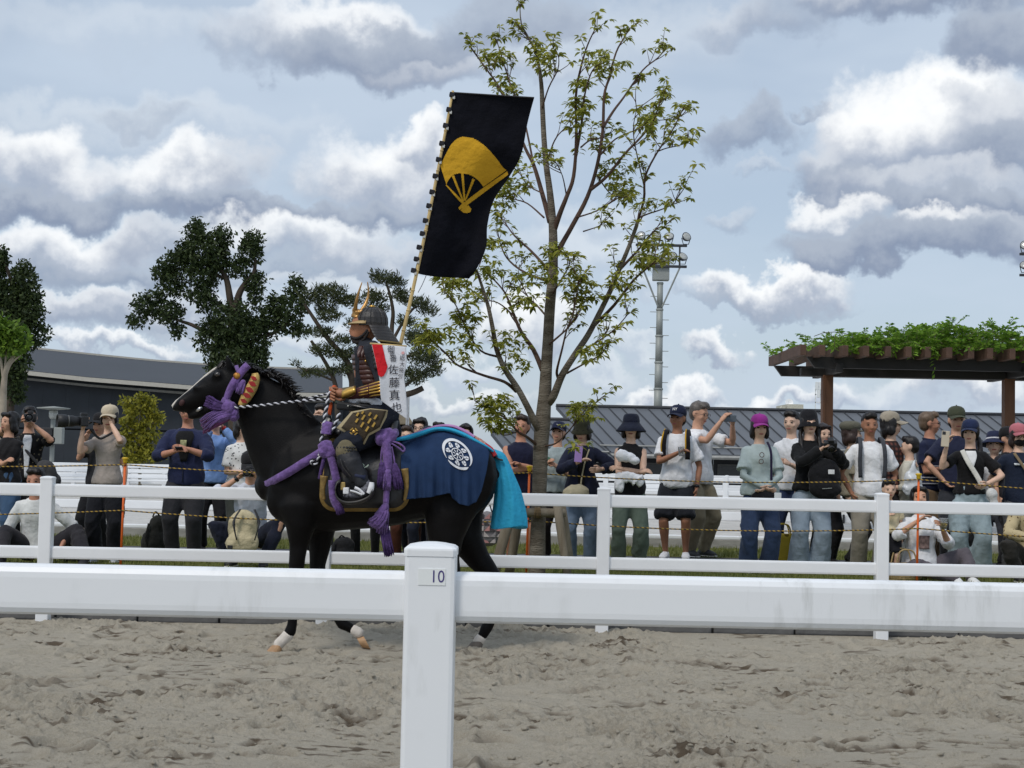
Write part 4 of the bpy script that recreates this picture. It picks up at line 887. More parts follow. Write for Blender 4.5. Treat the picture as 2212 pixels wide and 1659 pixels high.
SK = dict(l=srgb(216, 178, 154), m=srgb(198, 152, 126), d=srgb(160, 112, 86), r=srgb(182, 130, 106))
M_eye = mat('eye_dark', (.012, .01, .01), .25); M_lip = mat('lips', srgb(150, 84, 76), .5); M_lens2 = mat('black_gloss', (.012, .012, .014), .2, .1, 3, spec=.6)
def ik(a, t, l1, l2, pole):
    d = t - a; L = min(max(d.length, abs(l1 - l2) + .005), l1 + l2 - .002); u = d.normalized(); t = a + u * L
    x = (l1 * l1 - l2 * l2 + L * L) / (2 * L); h = math.sqrt(max(l1 * l1 - x * x, 0)); p = pole - u * pole.dot(u)
    if p.length < 1e-4: p = V(0, 1, 0)
    return a + u * x + p.normalized() * h, t
TORSO = [(.470, .070, .058), (.50, .084, .066), (.54, .088, .069), (.58, .082, .062), (.63, .077, .058), (.68, .081, .061), (.72, .089, .065), (.755, .095, .065), (.782, .092, .056), (.803, .070, .047), (.818, .048, .040), (.832, .036, .036), (.85, .034, .035)]
TORSO_F = [(.470, .074, .060), (.50, .087, .068), (.54, .090, .070), (.58, .079, .060), (.63, .067, .053), (.68, .072, .058), (.72, .079, .069), (.755, .084, .062), (.782, .080, .051), (.803, .060, .044), (.818, .042, .037), (.832, .032, .033), (.85, .030, .032)]
ALLP = []
def person(label, x, Y, top=None, H=None, face=0, look=0, nod=0, tilt=0, skin='m', fem=False, bulk=1.0, hair=('short', srgb(26, 22, 22)), hat=None,
           shirt=srgb(220, 220, 220), sleeve=.45, hem=.50, ease=.012, under=None, pants=srgb(40, 42, 50), plen=1.0, pease=.010, flare=0.0, shoes=srgb(230, 230, 230),
           aL=None, aR=None, pL=None, pR=None, pel=(0, 0, 0), lean=0, feet=None, headk=1.0, glasses=False, mask=None, stripes=None, watch=None, undersleeve=None, sitz=None, curl=.5, collar=None, vox=.0165, shirt_mat=None, group=None, kneep=None):
    g = px((W(x, 1150, Y).x, Y, GZ))
    base = V(W(x, 1000, Y).x, Y, GZ)
    if H is None: H = (W(x, top, Y).z - GZ) / (1.012 if hat else 1.004) / (1 + .13 * (headk - 1))
    root = thing('person', label, 'person', base, group)
    R = rotz(math.radians(face)); pel = Vector(pel); RL = Matrix.Rotation(math.radians(lean), 3, 'X'); P0 = V(0, 0, .5)
    def w(p): return base + R @ (Vector(p) * H)
    def T(p): return P0 + pel + RL @ (Vector(p) - P0)
    NP = V(0, .004, .862); RH = rotz(math.radians(look)) @ Matrix.Rotation(math.radians(nod), 3, 'X') @ Matrix.Rotation(math.radians(tilt), 3, 'Y')
    def Hd(p): return T(NP + RH @ ((Vector(p) - NP) * headk))
    tor = [(z, a * bulk * .94, b * bulk * .96) for z, a, b in (TORSO_F if fem else TORSO)]; ease *= .7
    tor = [(z, a if z < .83 else a / bulk ** .6, b if z < .83 else b / bulk ** .6) for z, a, b in tor]
    headk *= 1.07; sw = (.083 if fem else .093) * (1 + .5 * (bulk - 1))
    zs = [t[0] for t in tor]; rxs = [t[1] for t in tor]; rys = [t[2] for t in tor]
    body = MB(); hand = MB()
    def loft(mb, z0, z1, e, n=14, m=16, flare_=0.0):
        P = []; rad = []
        for i in range(n):
            z = z0 + (z1 - z0) * i / (n - 1); k = 1 + flare_ * max(0, (.62 - z) / .12) if flare_ else 1
            ee = e * interp(z, [.60, .74, .80], [1, .8, .25]); P.append(w(T((0, 0, z)))); rad.append(((interp(z, zs, rxs) + ee) * k * H, (interp(z, zs, rys) + ee) * k * H))
        mb.tube(P, rad, m, up=R @ (RL @ V(0, -1, 0)))
    loft(body, .47, .79, -.007); loft(body, .79, .85, 0)
    body.tube([w(T((0, .004, .83))), w(T((0, .004, .85))), w(Hd((0, .002, .885)))], [.036 * H * bulk ** .4, .033 * H * bulk ** .4, .033 * H], 12)
    RHw = R @ RL @ RH
    def he(mb, c, r, n=14, m=10): mb.ell(w(Hd(c)), tuple(q * H * headk for q in r), n, m, RHw)
    he(body, (0, .008, .943), (.0455, .056, .055)); he(body, (0, -.010, .912), (.0385, .044, .046)); he(body, (0, -.018, .886), (.026, .034, .023)); he(body, (0, -.052, .917), (.008, .010, .017)); he(body, (0, -.058, .909), (.009, .010, .008))
    for s in (-1, 1):
        he(body, (s * .047, .008, .922), (.006, .012, .018)); he(body, (s * .022, -.036, .908), (.016, .014, .013)); he(body, (s * .018, -.046, .939), (.016, .008, .005))
    # arms
    AR = {}
    for s, tgt, pole in ((-1, aL, pL), (1, aR, pR)):
        sh = T((s * sw, .004, .776)); t = Vector(tgt) if tgt is not None else T((s * (sw + .035), -.018, .455))
        pole = Vector(pole) if pole is not None else V(s * .5, .35, -1)
        el, wr = ik(sh, t, .172, .150, pole); AR[s] = (sh, el, wr)
        k = bulk ** .7
        body.tube([w(sh), w(sh.lerp(el, .3)), w(sh.lerp(el, .7)), w(el), w(el.lerp(wr, .25)), w(el.lerp(wr, .7)), w(wr)], [q * H * k for q in (.026, .026, .024, .0215, .022, .018, .0145)], 10, rnd=True)
        # hand
        d = (wr - el).normalized(); side = d.cross(V(0, 0, 1)); side = side.normalized() if side.length > .1 else V(1, 0, 0)
        inw = V(-s, -.3, 0); nrm = inw - d * inw.dot(d); nrm = nrm.normalized() if nrm.length > .1 else side.cross(d); side = d.cross(nrm).normalized()
        hs = H * (1.0 if headk == 1 else .95)
        pc = wr + d * .03; hand.tube([w(wr - d * .006), w(wr + d * .012), w(wr + d * .036), w(wr + d * .052)], [(q * hs, r * hs) for q, r in ((.0135, .0125), (.019, .011), (.023, .010), (.021, .008))], 8, up=R @ nrm)
        for i in range(4):
            o = (i - 1.5) * .0105; L = (.040, .046, .043, .034)[i]; c = curl + .12 * i; p0 = wr + d * .05 + side * o; q = [p0]; dd = d.copy()
            for j in range(3):
                dd = (dd + nrm * c * .75).normalized(); q.append(q[-1] + dd * L * (.42, .32, .26)[j])
            hand.tube([w(a) for a in q], [.0058 * hs, .0056 * hs, .005 * hs, .0038 * hs], 6, up=R @ side, rnd=False)
        upn = side if side.z > 0 else -side
        q = [wr + d * .014 + upn * .016, wr + d * .032 + upn * .028 + nrm * .008, wr + d * .052 + upn * .026 + nrm * .018]
        hand.tube([w(a) for a in q], [.0072 * hs, .0064 * hs, .0048 * hs], 6)
    # legs
    LG = {}
    fa = feet or [(-.066, .0, .045), (.066, .0, .045)]
    for s, f in ((-1, fa[0]), (1, fa[1])):
        hp = P0 + pel + V(s * .048 * bulk ** .5, 0, -.015)
        kp = Vector(kneep[0 if s < 0 else 1]) if kneep else V(s * .16, -1, .05)
        kn, an = ik(hp, Vector(f), .245, .232, kp); LG[s] = (hp, kn, an); k = bulk ** .7
        body.tube([w(hp), w(hp.lerp(kn, .35)), w(hp.lerp(kn, .8)), w(kn), w(kn.lerp(an, .3)), w(kn.lerp(an, .75)), w(an)], [q * H * k for q in (.052, .050, .037, .033, .033, .022, .019)], 10, rnd=True)
    me = remesh(body, vox * .98, 3); me = merge_mb(me, hand)
    bo = link('body', me, skinmat(SK[skin]), root, True)
    # face
    for s in (-1, 1):
        mb = MB(); he(mb, (s * .0185, -.0495, .926), (.0085, .0035, .0036), 8, 6); mb.build('eye', M_eye, bo, True)
    mb = MB()
    for s in (-1, 1): mb.tube([w(Hd((s * .008, -.0555, .937))), w(Hd((s * .019, -.0545, .9405))), w(Hd((s * .029, -.047, .937)))], [.0009 * H, .0014 * H, .0008 * H], 5)
    mb.build('eyebrows', mat('brow', tuple(q * .7 for q in hair[1]), .8), bo)
    mb = MB(); he(mb, (0, -.0505, .8885), (.0145, .004, .0042), 8, 6); mb.build('mouth', M_lip, bo, True)
    # hair
    st, hc = hair; mh = mat('hair', hc, .45, .35, 30, .5, 90, stretch=(1, 1, .3), spec=.4)
    if st != 'none':
        mb = MB(); he(mb, (0, .016, .953), (.0495, .0565, .052)); he(mb, (0, .030, .925), (.046, .040, .050))
        if st in ('short', 'messy') and not hat: he(mb, (0, -.024, .984), (.040, .030, .021)); he(mb, (-.02, -.035, .976), (.02, .02, .014)); he(mb, (.016, -.036, .976), (.02, .02, .014))
        if st in ('bob', 'long', 'pony', 'bun'):
            for s in (-1, 1): he(mb, (s * .041, -.004, .935), (.014, .030, .045))
            if not hat: he(mb, (-.018, -.036, .974), (.028, .018, .016)); he(mb, (.018, -.036, .974), (.028, .018, .016))
        if st == 'bob':
            for s in (-1, 1): he(mb, (s * .044, .004, .893), (.017, .030, .036))
            he(mb, (0, .038, .885), (.044, .026, .046))
        if st == 'long':
            for s in (-1, 1): mb.tube([w(Hd((s * .045, .006, .92))), w(Hd((s * .052, .008, .87))), w(Hd((s * .056, -.012, .81))), w(Hd((s * .05, -.03, .76)))], [(.016 * H, .022 * H)] * 3 + [(.01 * H, .012 * H)], 8)
            mb.tube([w(Hd((0, .042, .92))), w(Hd((0, .055, .85))), w(Hd((0, .062, .76)))], [(.046 * H, .02 * H), (.05 * H, .02 * H), (.04 * H, .012 * H)], 10)
        if st == 'pony':
            mb.tube([w(Hd((.0, .066, .93))), w(Hd((.035, .085, .89))), w(Hd((.055, .03, .82))), w(Hd((.06, -.02, .74))), w(Hd((.055, -.035, .66)))], [q * H for q in (.012, .020, .020, .018, .008)], 8)
        if st == 'bun': he(mb, (0, .075, .955), (.022, .02, .022))
        hm = remesh(mb, vox * .72, 2); wrinkle(hm, .006, 30, 3, (1, 1, .35)); link('hair', hm, mh, root, True)
    # hat
    if hat:
        kind, hcol = hat[0], hat[1]; mb = MB(); hm = fabric(hcol, 'hat_fabric')
        def ring(prof, n=24, sx=1.0, sy=1.2, off=(0, .008, 0), droop=0.0):
            vs = []; fs = []
            for (r, z) in prof:
                for k in range(n):
                    th = 2 * math.pi * k / n; dr = droop * (max(0, r - .055) / .05) * (1 - abs(math.cos(th)) * .6)
                    vs.append(w(Hd((off[0] + r * sx * math.cos(th), off[1] + r * sy * math.sin(th), z - dr))))
            for i in range(len(prof) - 1):
                for k in range(n): fs.append((i * n + k, i * n + (k + 1) % n, (i + 1) * n + (k + 1) % n, (i + 1) * n + k))
            fs.append(tuple((len(prof) - 1) * n + k for k in range(n))); mb.add(vs, fs)
        if kind == 'cap':
            ring([(.047, .944), (.0515, .948), (.0525, .965), (.050, .983), (.042, .998), (.028, 1.008), (.01, 1.012), (.002, 1.0125)], sy=1.16)
            P = []
            for i in range(6):
                t = i / 5; row = []
                for j in range(11):
                    a = (j / 10 - .5) * 2.3; r0 = .053; ext = .052 * t * math.cos(a * .62) ** .6
                    row.append(w(Hd((math.sin(a) * (r0 - .001) * (1 - .04 * t), .008 - math.cos(a) * r0 * 1.14 - ext, .951 - .010 * t - .010 * abs(math.sin(a)) ** 2 * (1 + t)))))
                P.append(row)
            mb.slab(P, R @ RL @ RH @ V(0, 0, .0035 * H * headk)); mb.ell(w(Hd((0, .008, 1.0135))), .005 * H, 8, 5)
        elif kind in ('bucket', 'sun'):
            bw = hat[2] if len(hat) > 2 else .085; dz = hat[3] if len(hat) > 3 else .028
            ring([(.050, .953), (bw * .75, .948 - dz * .45), (bw, .945 - dz), (bw + .0015, .947 - dz), (bw * .76, .953 - dz * .4), (.053, .960), (.0525, .975), (.049, .996), (.044, 1.008), (.034, 1.014), (.012, 1.0165), (.002, 1.0165)], sy=1.14, droop=.012 if kind == 'sun' else .004)
        elif kind == 'beret':
            ring([(.049, .948), (.053, .953), (.060, .968), (.060, .982), (.050, .997), (.03, 1.006), (.004, 1.009)], sy=1.2, off=(0, .012, 0))
            P = [[w(Hd((math.sin(a) * .05, .008 - math.cos(a) * .058 - .03 * t * math.cos(a), .951 - .012 * t))) for a in [(j / 8 - .5) * 1.9 for j in range(9)]] for t in (0, .5, 1)]
            mb.slab(P, V(0, 0, .004 * H))
        ho = mb.build('hat', hm, root, True)
        if len(hat) > 4 and hat[4]:          # small emblem on the crown front
            tx = hat[4]
            eb = text_mb(tx, .026, lambda a, b: w(Hd((a * .9, .008 - .0622 * math.cos(a * 18) + (b) * .35, .978 + b))) ); eb.build('cap_emblem', mat('emblem_white', (.8, .8, .8), .6), ho)
        if len(hat) > 5 and hat[5]:
            hb = MB(); k = 0
            for zz in (.9655,):
                P = [[w(Hd((.0535 * math.cos(t * 6.2832 / 24), .008 + .0535 * 1.14 * math.sin(t * 6.2832 / 24), zz + dz2))) for t in range(25)] for dz2 in (-.004, .004)]
                hb.grid(P)
            hb.build('hat_band', fabric(hat[5], 'band'), ho)
    # shirt
    sm = shirt_mat or fabric(shirt)
    mb = MB(); loft(mb, hem, .826, ease, 18, 20, .05)
    for s in (-1, 1):
        sh, el, wr = AR[s]; k = bulk ** .7
        if sleeve > 0:
            path = [T((s * sw * .66, .004, .786)), T((s * sw * .92, .004, .779)), sh.lerp(el, .3), sh.lerp(el, .7)]; rad = [.028, .032, .032, .031]
            if sleeve <= .5:
                path[-1] = sh.lerp(el, min(.95, sleeve * 1.5)); rad = [.026, .030, .0305, .0305 + ease * .5]
            else:
                path += [el, el.lerp(wr, .3), el.lerp(wr, min(1, (sleeve - .5) * 2))]; rad += [.030, .028, .022 + ease * .3]
            mb.tube([w(p) for p in path], [(q * k + ease * .22) * H for q in rad], 12)
        else:
            mb.ell(w(T((s * sw * .70, .004, .782))), (.024 * H, .038 * H, .024 * H), 10, 8)
    hm = remesh(mb, vox * .8, 3); folds(hm, .013 + ease * .35, 8.5, len(ALLP), (1.2, 1.2, .55)); so = link('shirt', hm, sm, root, True)
    def patch(name, z0, z1, a0, a1, m_, off=.012, nz=10, na=8, par=None, f=None):
        P = []
        for i in range(nz):
            z = z0 + (z1 - z0) * i / (nz - 1); row = []
            for j in range(na):
                a = a0 + (a1 - a0) * j / (na - 1)
                if f: a = f(i / (nz - 1), j / (na - 1))
                row.append(w(T((math.sin(a) * (interp(z, zs, rxs) + ease * interp(z, [.60, .74, .80], [1, .8, .3]) + off), -math.cos(a) * (interp(z, zs, rys) + ease * interp(z, [.60, .74, .80], [1, .8, .3]) + off), z))))
            P.append(row)
        q = MB(); q.slab(P, R @ V(0, .006 * H, 0)); return q.build(name, m_, par or so, True)
    if under is not None:
        patch('undershirt', max(hem + .02, under[1]), .812, -.2, .2, fabric(under[0]), f=lambda t, u: (u - .5) * 2 * (under[2] * (.3 + .7 * t)))
    if collar is not None:
        q = MB(); q.tube([w(T((.040 * math.cos(t * 6.2832 / 14) * 1.05, .003 + .040 * math.sin(t * 6.2832 / 14), .826 + .006 * math.sin(t * 6.2832 / 14)))) for t in range(15)], (.008 * H), 6); q.build('collar', fabric(collar), so, True)
    if stripes:
        for z in stripes[1]: patch('stripe', z, z + .008, -1.5, 1.5, fabric(stripes[0]), nz=2, na=16)
    if undersleeve is not None:
        for s in (-1, 1):
            sh, el, wr = AR[s]; q = MB(); q.tube([w(sh.lerp(el, .6)), w(el), w(el.lerp(wr, .4)), w(wr)], [.030 * H, .0265 * H, .023 * H, .0175 * H], 12, rnd=True); q.build('undersleeve', fabric(undersleeve), so, True)
    if watch:
        sh, el, wr = AR[watch[0]]; d = (wr - el).normalized(); c = wr - d * .012; q = MB(); q.tube([w(c - d * .007), w(c + d * .007)], .0185 * H, 12); q.tube([w(c + V(0, -.012, 0)), w(c + V(0, -.021, 0))], .010 * H, 10); q.build('watch', mat('watch', watch[1], .4), root, True)
    # trousers
    mb = MB(); pm = fabric(pants, 'trousers', bump=.6, bscale=16)
    P0h = P0 + pel
    for s in (-1, 1):
        hp, kn, an = LG[s]; k = bulk ** .7
        path = [hp + V(0, 0, -.005), hp.lerp(kn, .3), hp.lerp(kn, .7), kn, kn.lerp(an, .35), kn.lerp(an, .75), kn.lerp(an, 1.0)]; rad = [.046, .053, .045, .038, .035 + flare * .35, .030 + flare * .65, .029 + flare * .8]
        if plen < 1:
            tot = plen * 2
            if tot <= 1: path = path[:3] + [hp.lerp(kn, tot)]; rad = rad[:3] + [.048]
            else: path = path[:4] + [kn.lerp(an, tot - 1)]; rad = rad[:4] + [.040]
            if tot < .75: path[2] = hp.lerp(kn, .5)
        mb.tube([w(p) for p in path], [(q * k + pease * .6) * H for q in rad], 14)
    P = []; rad = []
    for z in (.475, .50, .53, .56, .585):
        P.append(w(T((0, 0, z)) if lean == 0 else T((0, 0, z)))); rad.append(((interp(z, zs, rxs) + .003 + pease * .12) * H, (interp(z, zs, rys) + .002 + pease * .12) * H))
    mb.tube(P, rad, 16, up=R @ (RL @ V(0, -1, 0)))
    hm = remesh(mb, vox, 3); folds(hm, .014 + pease * .35, 8, 5 + len(ALLP), (1.3, 1.3, .6)); link('trousers', hm, pm, root, True)
    # shoes
    for s in (-1, 1):
        hp, kn, an = LG[s]; q = MB(); o = V(an.x, an.y, an.z - .045); tw_ = s * .12
        f = lambda y, z: w(o + rotz(tw_) @ V(0, y, z))
        q.tube([f(.040, .016), f(.030, .020), f(.005, .030), f(-.035, .026), f(-.07, .020), f(-.10, .014)], [(.016 * H, .014 * H), (.022 * H, .020 * H), (.025 * H, .031 * H), (.028 * H, .024 * H), (.028 * H, .018 * H), (.018 * H, .011 * H)], 12, up=(0, 0, 1), rnd=False)
        sh_ = q.build('shoe', mat('shoe', shoes, .6, .1, 10), root, True)
        q = MB(); q.tube([f(.042, .005), f(.02, .005), f(-.05, .005), f(-.085, .005), f(-.106, .007)], [(.020 * H, .006 * H), (.026 * H, .006 * H), (.031 * H, .006 * H), (.028 * H, .006 * H), (.014 * H, .005 * H)], 10); q.build('sole', mat('sole', srgb(214, 212, 206), .7), sh_, True)
    if glasses:
        q = MB()
        for s in (-1, 1):
            q.tube([w(Hd((s * .020 + .0145 * math.cos(t * .5236), -.060 + .002 * abs(math.cos(t * .5236)), .9255 + .011 * math.sin(t * .5236)))) for t in range(13)], .0014 * H, 4)
            q.tube([w(Hd((s * .034, -.057, .928))), w(Hd((s * .048, .002, .928)))], .0013 * H, 4)
        q.tube([w(Hd((-.006, -.061, .928))), w(Hd((.006, -.061, .928)))], .0013 * H, 4); q.build('glasses', M_lens2, root)
    if mask is not None:
        q = MB(); he(q, (0, -.026, .893), (.037, .036, .030)); hm = remesh(q, vox * .7, 1); link('face_mask', hm, fabric(mask), root, True)
    class PP: pass
    o = PP(); o.root = root; o.w = w; o.T = T; o.Hd = Hd; o.AR = AR; o.LG = LG; o.H = H; o.patch = patch; o.shirt = so; o.R = R; o.ease = ease
    def strap(name, pts, wd, m_, th=.004, par=None):
        q = MB(); q.tube([w(T(p)) for p in spline(pts, 4)], [(wd * H, th * H)] * (4 * (len(pts) - 1) + 1), 8, up=R @ V(0, 1, 0)); return q.build(name, m_, par or root, True)
    o.strap = strap; ALLP.append(o); return o
def phone(p, size, rot, label, back, grp=None):
    r = thing('phone', label, 'phone', p, grp); q = MB().bbox(p, size, .006, rot).build('case', mat('phone_case', back, .35, .05), r)
    sx, sy, sz = size
    n = rot @ V(0, -sy / 2 - .001, 0)
    MB().bbox(Vector(p) + n + rot @ V(-sx * .22, 0, sz * .36), (sx * .42, .004, sx * .42 if sz > sx else sz * .3), .0015, rot).build('lens_block', M_lens2, r)
    return r
def camera_thing(p, rot, lens_len, lens_r, label, k=1.0):
    r = thing('camera', label, 'camera', p); p = Vector(p)
    f = lambda *a: p + rot @ (V(*a) * k)
    MB().bbox(f(0, 0, 0), (.14 * k, .07 * k, .095 * k), .012, rot).build('camera_body', M_black, r); MB().bbox(f(0, 0, .06), (.06 * k, .065 * k, .04 * k), .01, rot).build('viewfinder', M_black, r)
    n = 5
    prof = [(lens_r * .75, 0), (lens_r * .8, lens_len * .2), (lens_r * .95, lens_len * .35), (lens_r * .95, lens_len * .6), (lens_r * 1.08, lens_len * .62), (lens_r * 1.12, lens_len), (lens_r * .98, lens_len), (lens_r * .9, lens_len * .93)]
    q = MB(); q.lathe(prof, 18, f(0, -.03, 0), rot @ Matrix.Rotation(math.radians(90), 3, 'X')); lo = q.build('lens', M_black, r, True)
    q = MB(); q.lathe([(lens_r * .97, lens_len * .5), (lens_r * .98, lens_len * .55)], 18, f(0, -.03, 0), rot @ Matrix.Rotation(math.radians(90), 3, 'X')); q.build('lens_ring', mat('lens_ring', (.12, .12, .12), .5), lo, True)
    q = MB(); q.lathe([(lens_r * .9, lens_len * .93), (lens_r * .5, lens_len * .95), (.001, lens_len * .96)], 18, f(0, -.03, 0), rot @ Matrix.Rotation(math.radians(90), 3, 'X')); q.build('front_glass', M_lens2, lo, True)
    return r
def soft_bag(name, label, cat, shapes, col, vox=.018, m_=None, extra=None):
    mb = MB(); c0 = V(0, 0, 0)
    for c, r in shapes: mb.ell(c, r, 14, 10); c0 = c0 + Vector(c) / len(shapes)
    c0.z = min(c[2] - r[2] for c, r in shapes)
    root = thing(name, label, cat, c0); me = remesh(mb, vox, 2); wrinkle(me, .012, 11, 9); link('bag_body', me, m_ or fabric(col, 'bag', bump=.7), root, True); return root
BLK = srgb(30, 29, 31); NAVY = srgb(34, 40, 66); WHT_ = srgb(226, 226, 228); HB = srgb(24, 20, 20); I3 = Matrix.Identity(3)
# ---- left group
p = person('woman with black hair in a black top and blue jeans at the left edge', 16, 15.1, 890, face=-15, look=-20, nod=-6, skin='m', fem=True, bulk=1.12, hair=('bob', HB), shirt=BLK, sleeve=.62, hem=.49, pants=srgb(60, 84, 112), pease=.012,
    aL=(.07, -.12, .66), aR=(-.07, -.135, .70), shoes=WHT_)
def floral(name, basec, flower, scale):
    m = mat(name, basec, .85, .0, scale, .4, 22, color2=basec, spec=.2)
    nt = m.node_tree; mx = [n for n in nt.nodes if n.type == 'MIX'][0]; vo = nt.nodes.new('ShaderNodeTexVoronoi'); vo.inputs['Scale'].default_value = scale; tc = [n for n in nt.nodes if n.type == 'TEX_COORD'][0]
    nz = nt.nodes.new('ShaderNodeTexNoise'); nz.inputs['Scale'].default_value = scale * 1.7; nt.links.new(tc.outputs['Object'], nz.inputs[0])
    ad = nt.nodes.new('ShaderNodeMath'); ad.operation = 'MULTIPLY_ADD'; ad.inputs[1].default_value = .55; nt.links.new(nz.outputs['Fac'], ad.inputs[0])
    nt.links.new(tc.outputs['Object'], vo.inputs['Vector']); nt.links.new(vo.outputs['Distance'], ad.inputs[2]); cr = nt.nodes.new('ShaderNodeMapRange'); cr.inputs[1].default_value = .56; cr.inputs[2].default_value = .50; nt.links.new(ad.outputs[0], cr.inputs[0]); nt.links.new(cr.outputs[0], mx.inputs[0])
    mx.inputs[6].default_value = (*basec, 1); mx.inputs[7].default_value = (*flower, 1); return m
p = person('man in a black floral shirt photographing with a camera raised to his eye', 60, 15.8, 880, face=12, look=6, skin='m', bulk=1.1, hair=('short', HB), shirt=BLK, shirt_mat=floral('black_floral', srgb(26, 25, 27), srgb(120, 112, 92), 26), sleeve=.5, under=(srgb(214, 216, 220), .52, .30), pants=srgb(32, 32, 36),
    aL=(-.045, -.135, .905), aR=(.05, -.15, .875), pL=(-1, -.2, -.4), pR=(1, -.1, -.8), shoes=BLK)
camera_thing(p.w(p.Hd((.005, -.10, .925))), p.R, .10, .042, 'black camera held by the man in the black floral shirt', .95)
q = soft_bag('shoulder_bag', 'dark grey shoulder bag on the hip of the man in the floral shirt', 'bag', [(p.w((.13, -.09, .56)), (.12, .06, .13)), (p.w((.16, -.08, .50)), (.13, .06, .10))], srgb(70, 70, 72))
p.strap('bag_strap', [(-.07, -.062, .80), (0, -.085, .70), (.09, -.085, .60)], .010, fabric(srgb(60, 60, 62)))
person('man in a white hooded shirt sitting on the grass behind the fence post', 88, 14.45, H=1.62, skin='r', look=0, nod=-12, hair=('short', HB), shirt=srgb(214, 214, 212), sleeve=.55, pants=srgb(44, 42, 46), ease=.018, pel=(0, 0, -.43), lean=14,
    aL=(-.20, -.12, .03), aR=(.17, -.10, .10), feet=[(-.10, -.36, .04), (.34, -.20, .04)], kneep=[(-.5, -.4, 1), (.9, -.3, .5)], shoes=BLK, pL=(-.6, .4, 0), pR=(.6, .4, 0))
p = person('woman in a beige cap and grey knit top with one hand at her face', 233, 14.7, 877, face=4, skin='l', fem=True, hair=('bun', HB), hat=('cap', srgb(196, 182, 158)), shirt=srgb(158, 148, 140), sleeve=.42, hem=.505, ease=.016, pants=srgb(20, 21, 27), flare=.016, pease=.014, shoes=srgb(206, 212, 224),
    aL=(-.135, -.15, .855), aR=(.03, -.085, .895), pL=(-.25, -.2, -1), pR=(.6, -.2, -1), curl=.6)
cl = p.w((-.13, -.16, .905)); rt = rotz(math.radians(-62))
camera_thing(cl, rt, .22, .058, 'black camera with a long telephoto lens held by the woman in the beige cap', 1.05)
p.strap('camera_strap', [(-.10, -.10, .86), (-.045, -.082, .80), (.0, -.080, .815), (.035, -.05, .84)], .008, M_black, .003)
person('man in a black cap half hidden behind the woman in the beige cap', 214, 15.7, 893, face=-15, skin='m', hair=('short', HB), hat=('cap', BLK), shirt=srgb(40, 40, 44), sleeve=.4, pants=srgb(26, 26, 30), aR=(.20, .02, .50), aL=(-.03, -.14, .82))
p = person('heavy man in an open navy jacket holding a phone, his face behind the horse muzzle', 403, 15.2, 866, face=0, skin='r', bulk=1.24, hair=('short', HB), glasses=True, shirt=srgb(38, 44, 74), sleeve=.66, hem=.475, ease=.016, under=(srgb(20, 20, 22), .62, .55), pants=srgb(46, 46, 50), pease=.014,
    aL=(-.035, -.17, .685), aR=(.035, -.17, .70), shoes=WHT_, collar=srgb(30, 36, 60), pL=(-1, .2, -.6), pR=(1, .2, -.6))
p.patch('shirt_print', .70, .755, -.14, .14, mat('print', srgb(150, 150, 110), .8, .5, 30), off=.026)
p.patch('zip', .49, .60, -.012, .012, mat('zip', srgb(24, 26, 40), .5), off=.014, na=3)
phone(p.w((0, -.205, .695)), (.075, .011, .15), Matrix.Rotation(math.radians(70), 3, 'X'), 'black phone held low by the heavy man in navy', (.02, .02, .022))
p = person('person in a light blue shirt raising a pink phone behind the purple tassel', 462, 16.4, 886, face=5, skin='m', hair=('short', HB), shirt=srgb(120, 152, 204), sleeve=.92, hem=.49, ease=.018, pants=srgb(24, 24, 28), aL=(-.01, -.15, .88), aR=(.07, -.15, .885), pL=(-.4, -.1, -1), pR=(.9, -.1, -1), watch=(1, srgb(176, 40, 40)), shoes=BLK)
phone(p.w((.04, -.19, .93)), (.075, .012, .155), I3, 'pink phone held up by the person in the light blue shirt', srgb(226, 186, 190))
person('woman with dark hair in a white blouse with black floral print', 520, 15.6, 902, face=28, look=20, skin='l', fem=True, hair=('bob', HB), shirt=WHT_, shirt_mat=floral('white_floral', srgb(222, 222, 220), srgb(60, 60, 62), 30), sleeve=.5, hem=.47, ease=.024, pants=srgb(84, 86, 78), flare=.01, aR=(.03, -.11, .875), aL=(-.02, -.13, .62), pR=(.5, -.3, -1), shoes=BLK)
p = person('photographer in a white shirt crouching behind the rail with a beige backpack', 546, 14.5, H=1.68, skin='m', look=4, hair=('short', HB), hat=('cap', BLK), shirt=srgb(196, 200, 210), sleeve=.6, ease=.018, pants=srgb(32, 36, 52), pel=(0, .05, -.335), lean=16, aL=(-.05, -.17, .515), aR=(.055, -.17, .52), pL=(-1, -.1, -.7), pR=(1, -.1, -.7),
    feet=[(-.09, -.05, .045), (.10, -.12, .045)], kneep=[(-.8, -1, .6), (.8, -1, .6)], shoes=BLK, watch=(-1, srgb(30, 30, 32)))
camera_thing(p.w(p.Hd((0, -.10, .92))), p.R, .07, .036, 'small black camera at the eye of the crouching photographer', .8)
b = soft_bag('backpack', 'beige backpack with black straps resting against the crouching photographer', 'backpack', [(p.w((.0, -.24, .22)), (.15, .09, .20)), (p.w((.0, -.26, .15)), (.165, .09, .12))], srgb(186, 174, 142))
for s in (-1, 1): MB().tube(spline([p.w((s * .04 + .03, -.30, .34)), p.w((s * .07 + .03, -.325, .27)), p.w((s * .05 + .03, -.33, .17))], 5), [(.016, .006)] * 11, 8).build('strap', M_black, b, True)
MB().bbox(p.w((-.055, -.335, .13)), (.05, .012, .035), .004).build('patch', M_black, b)
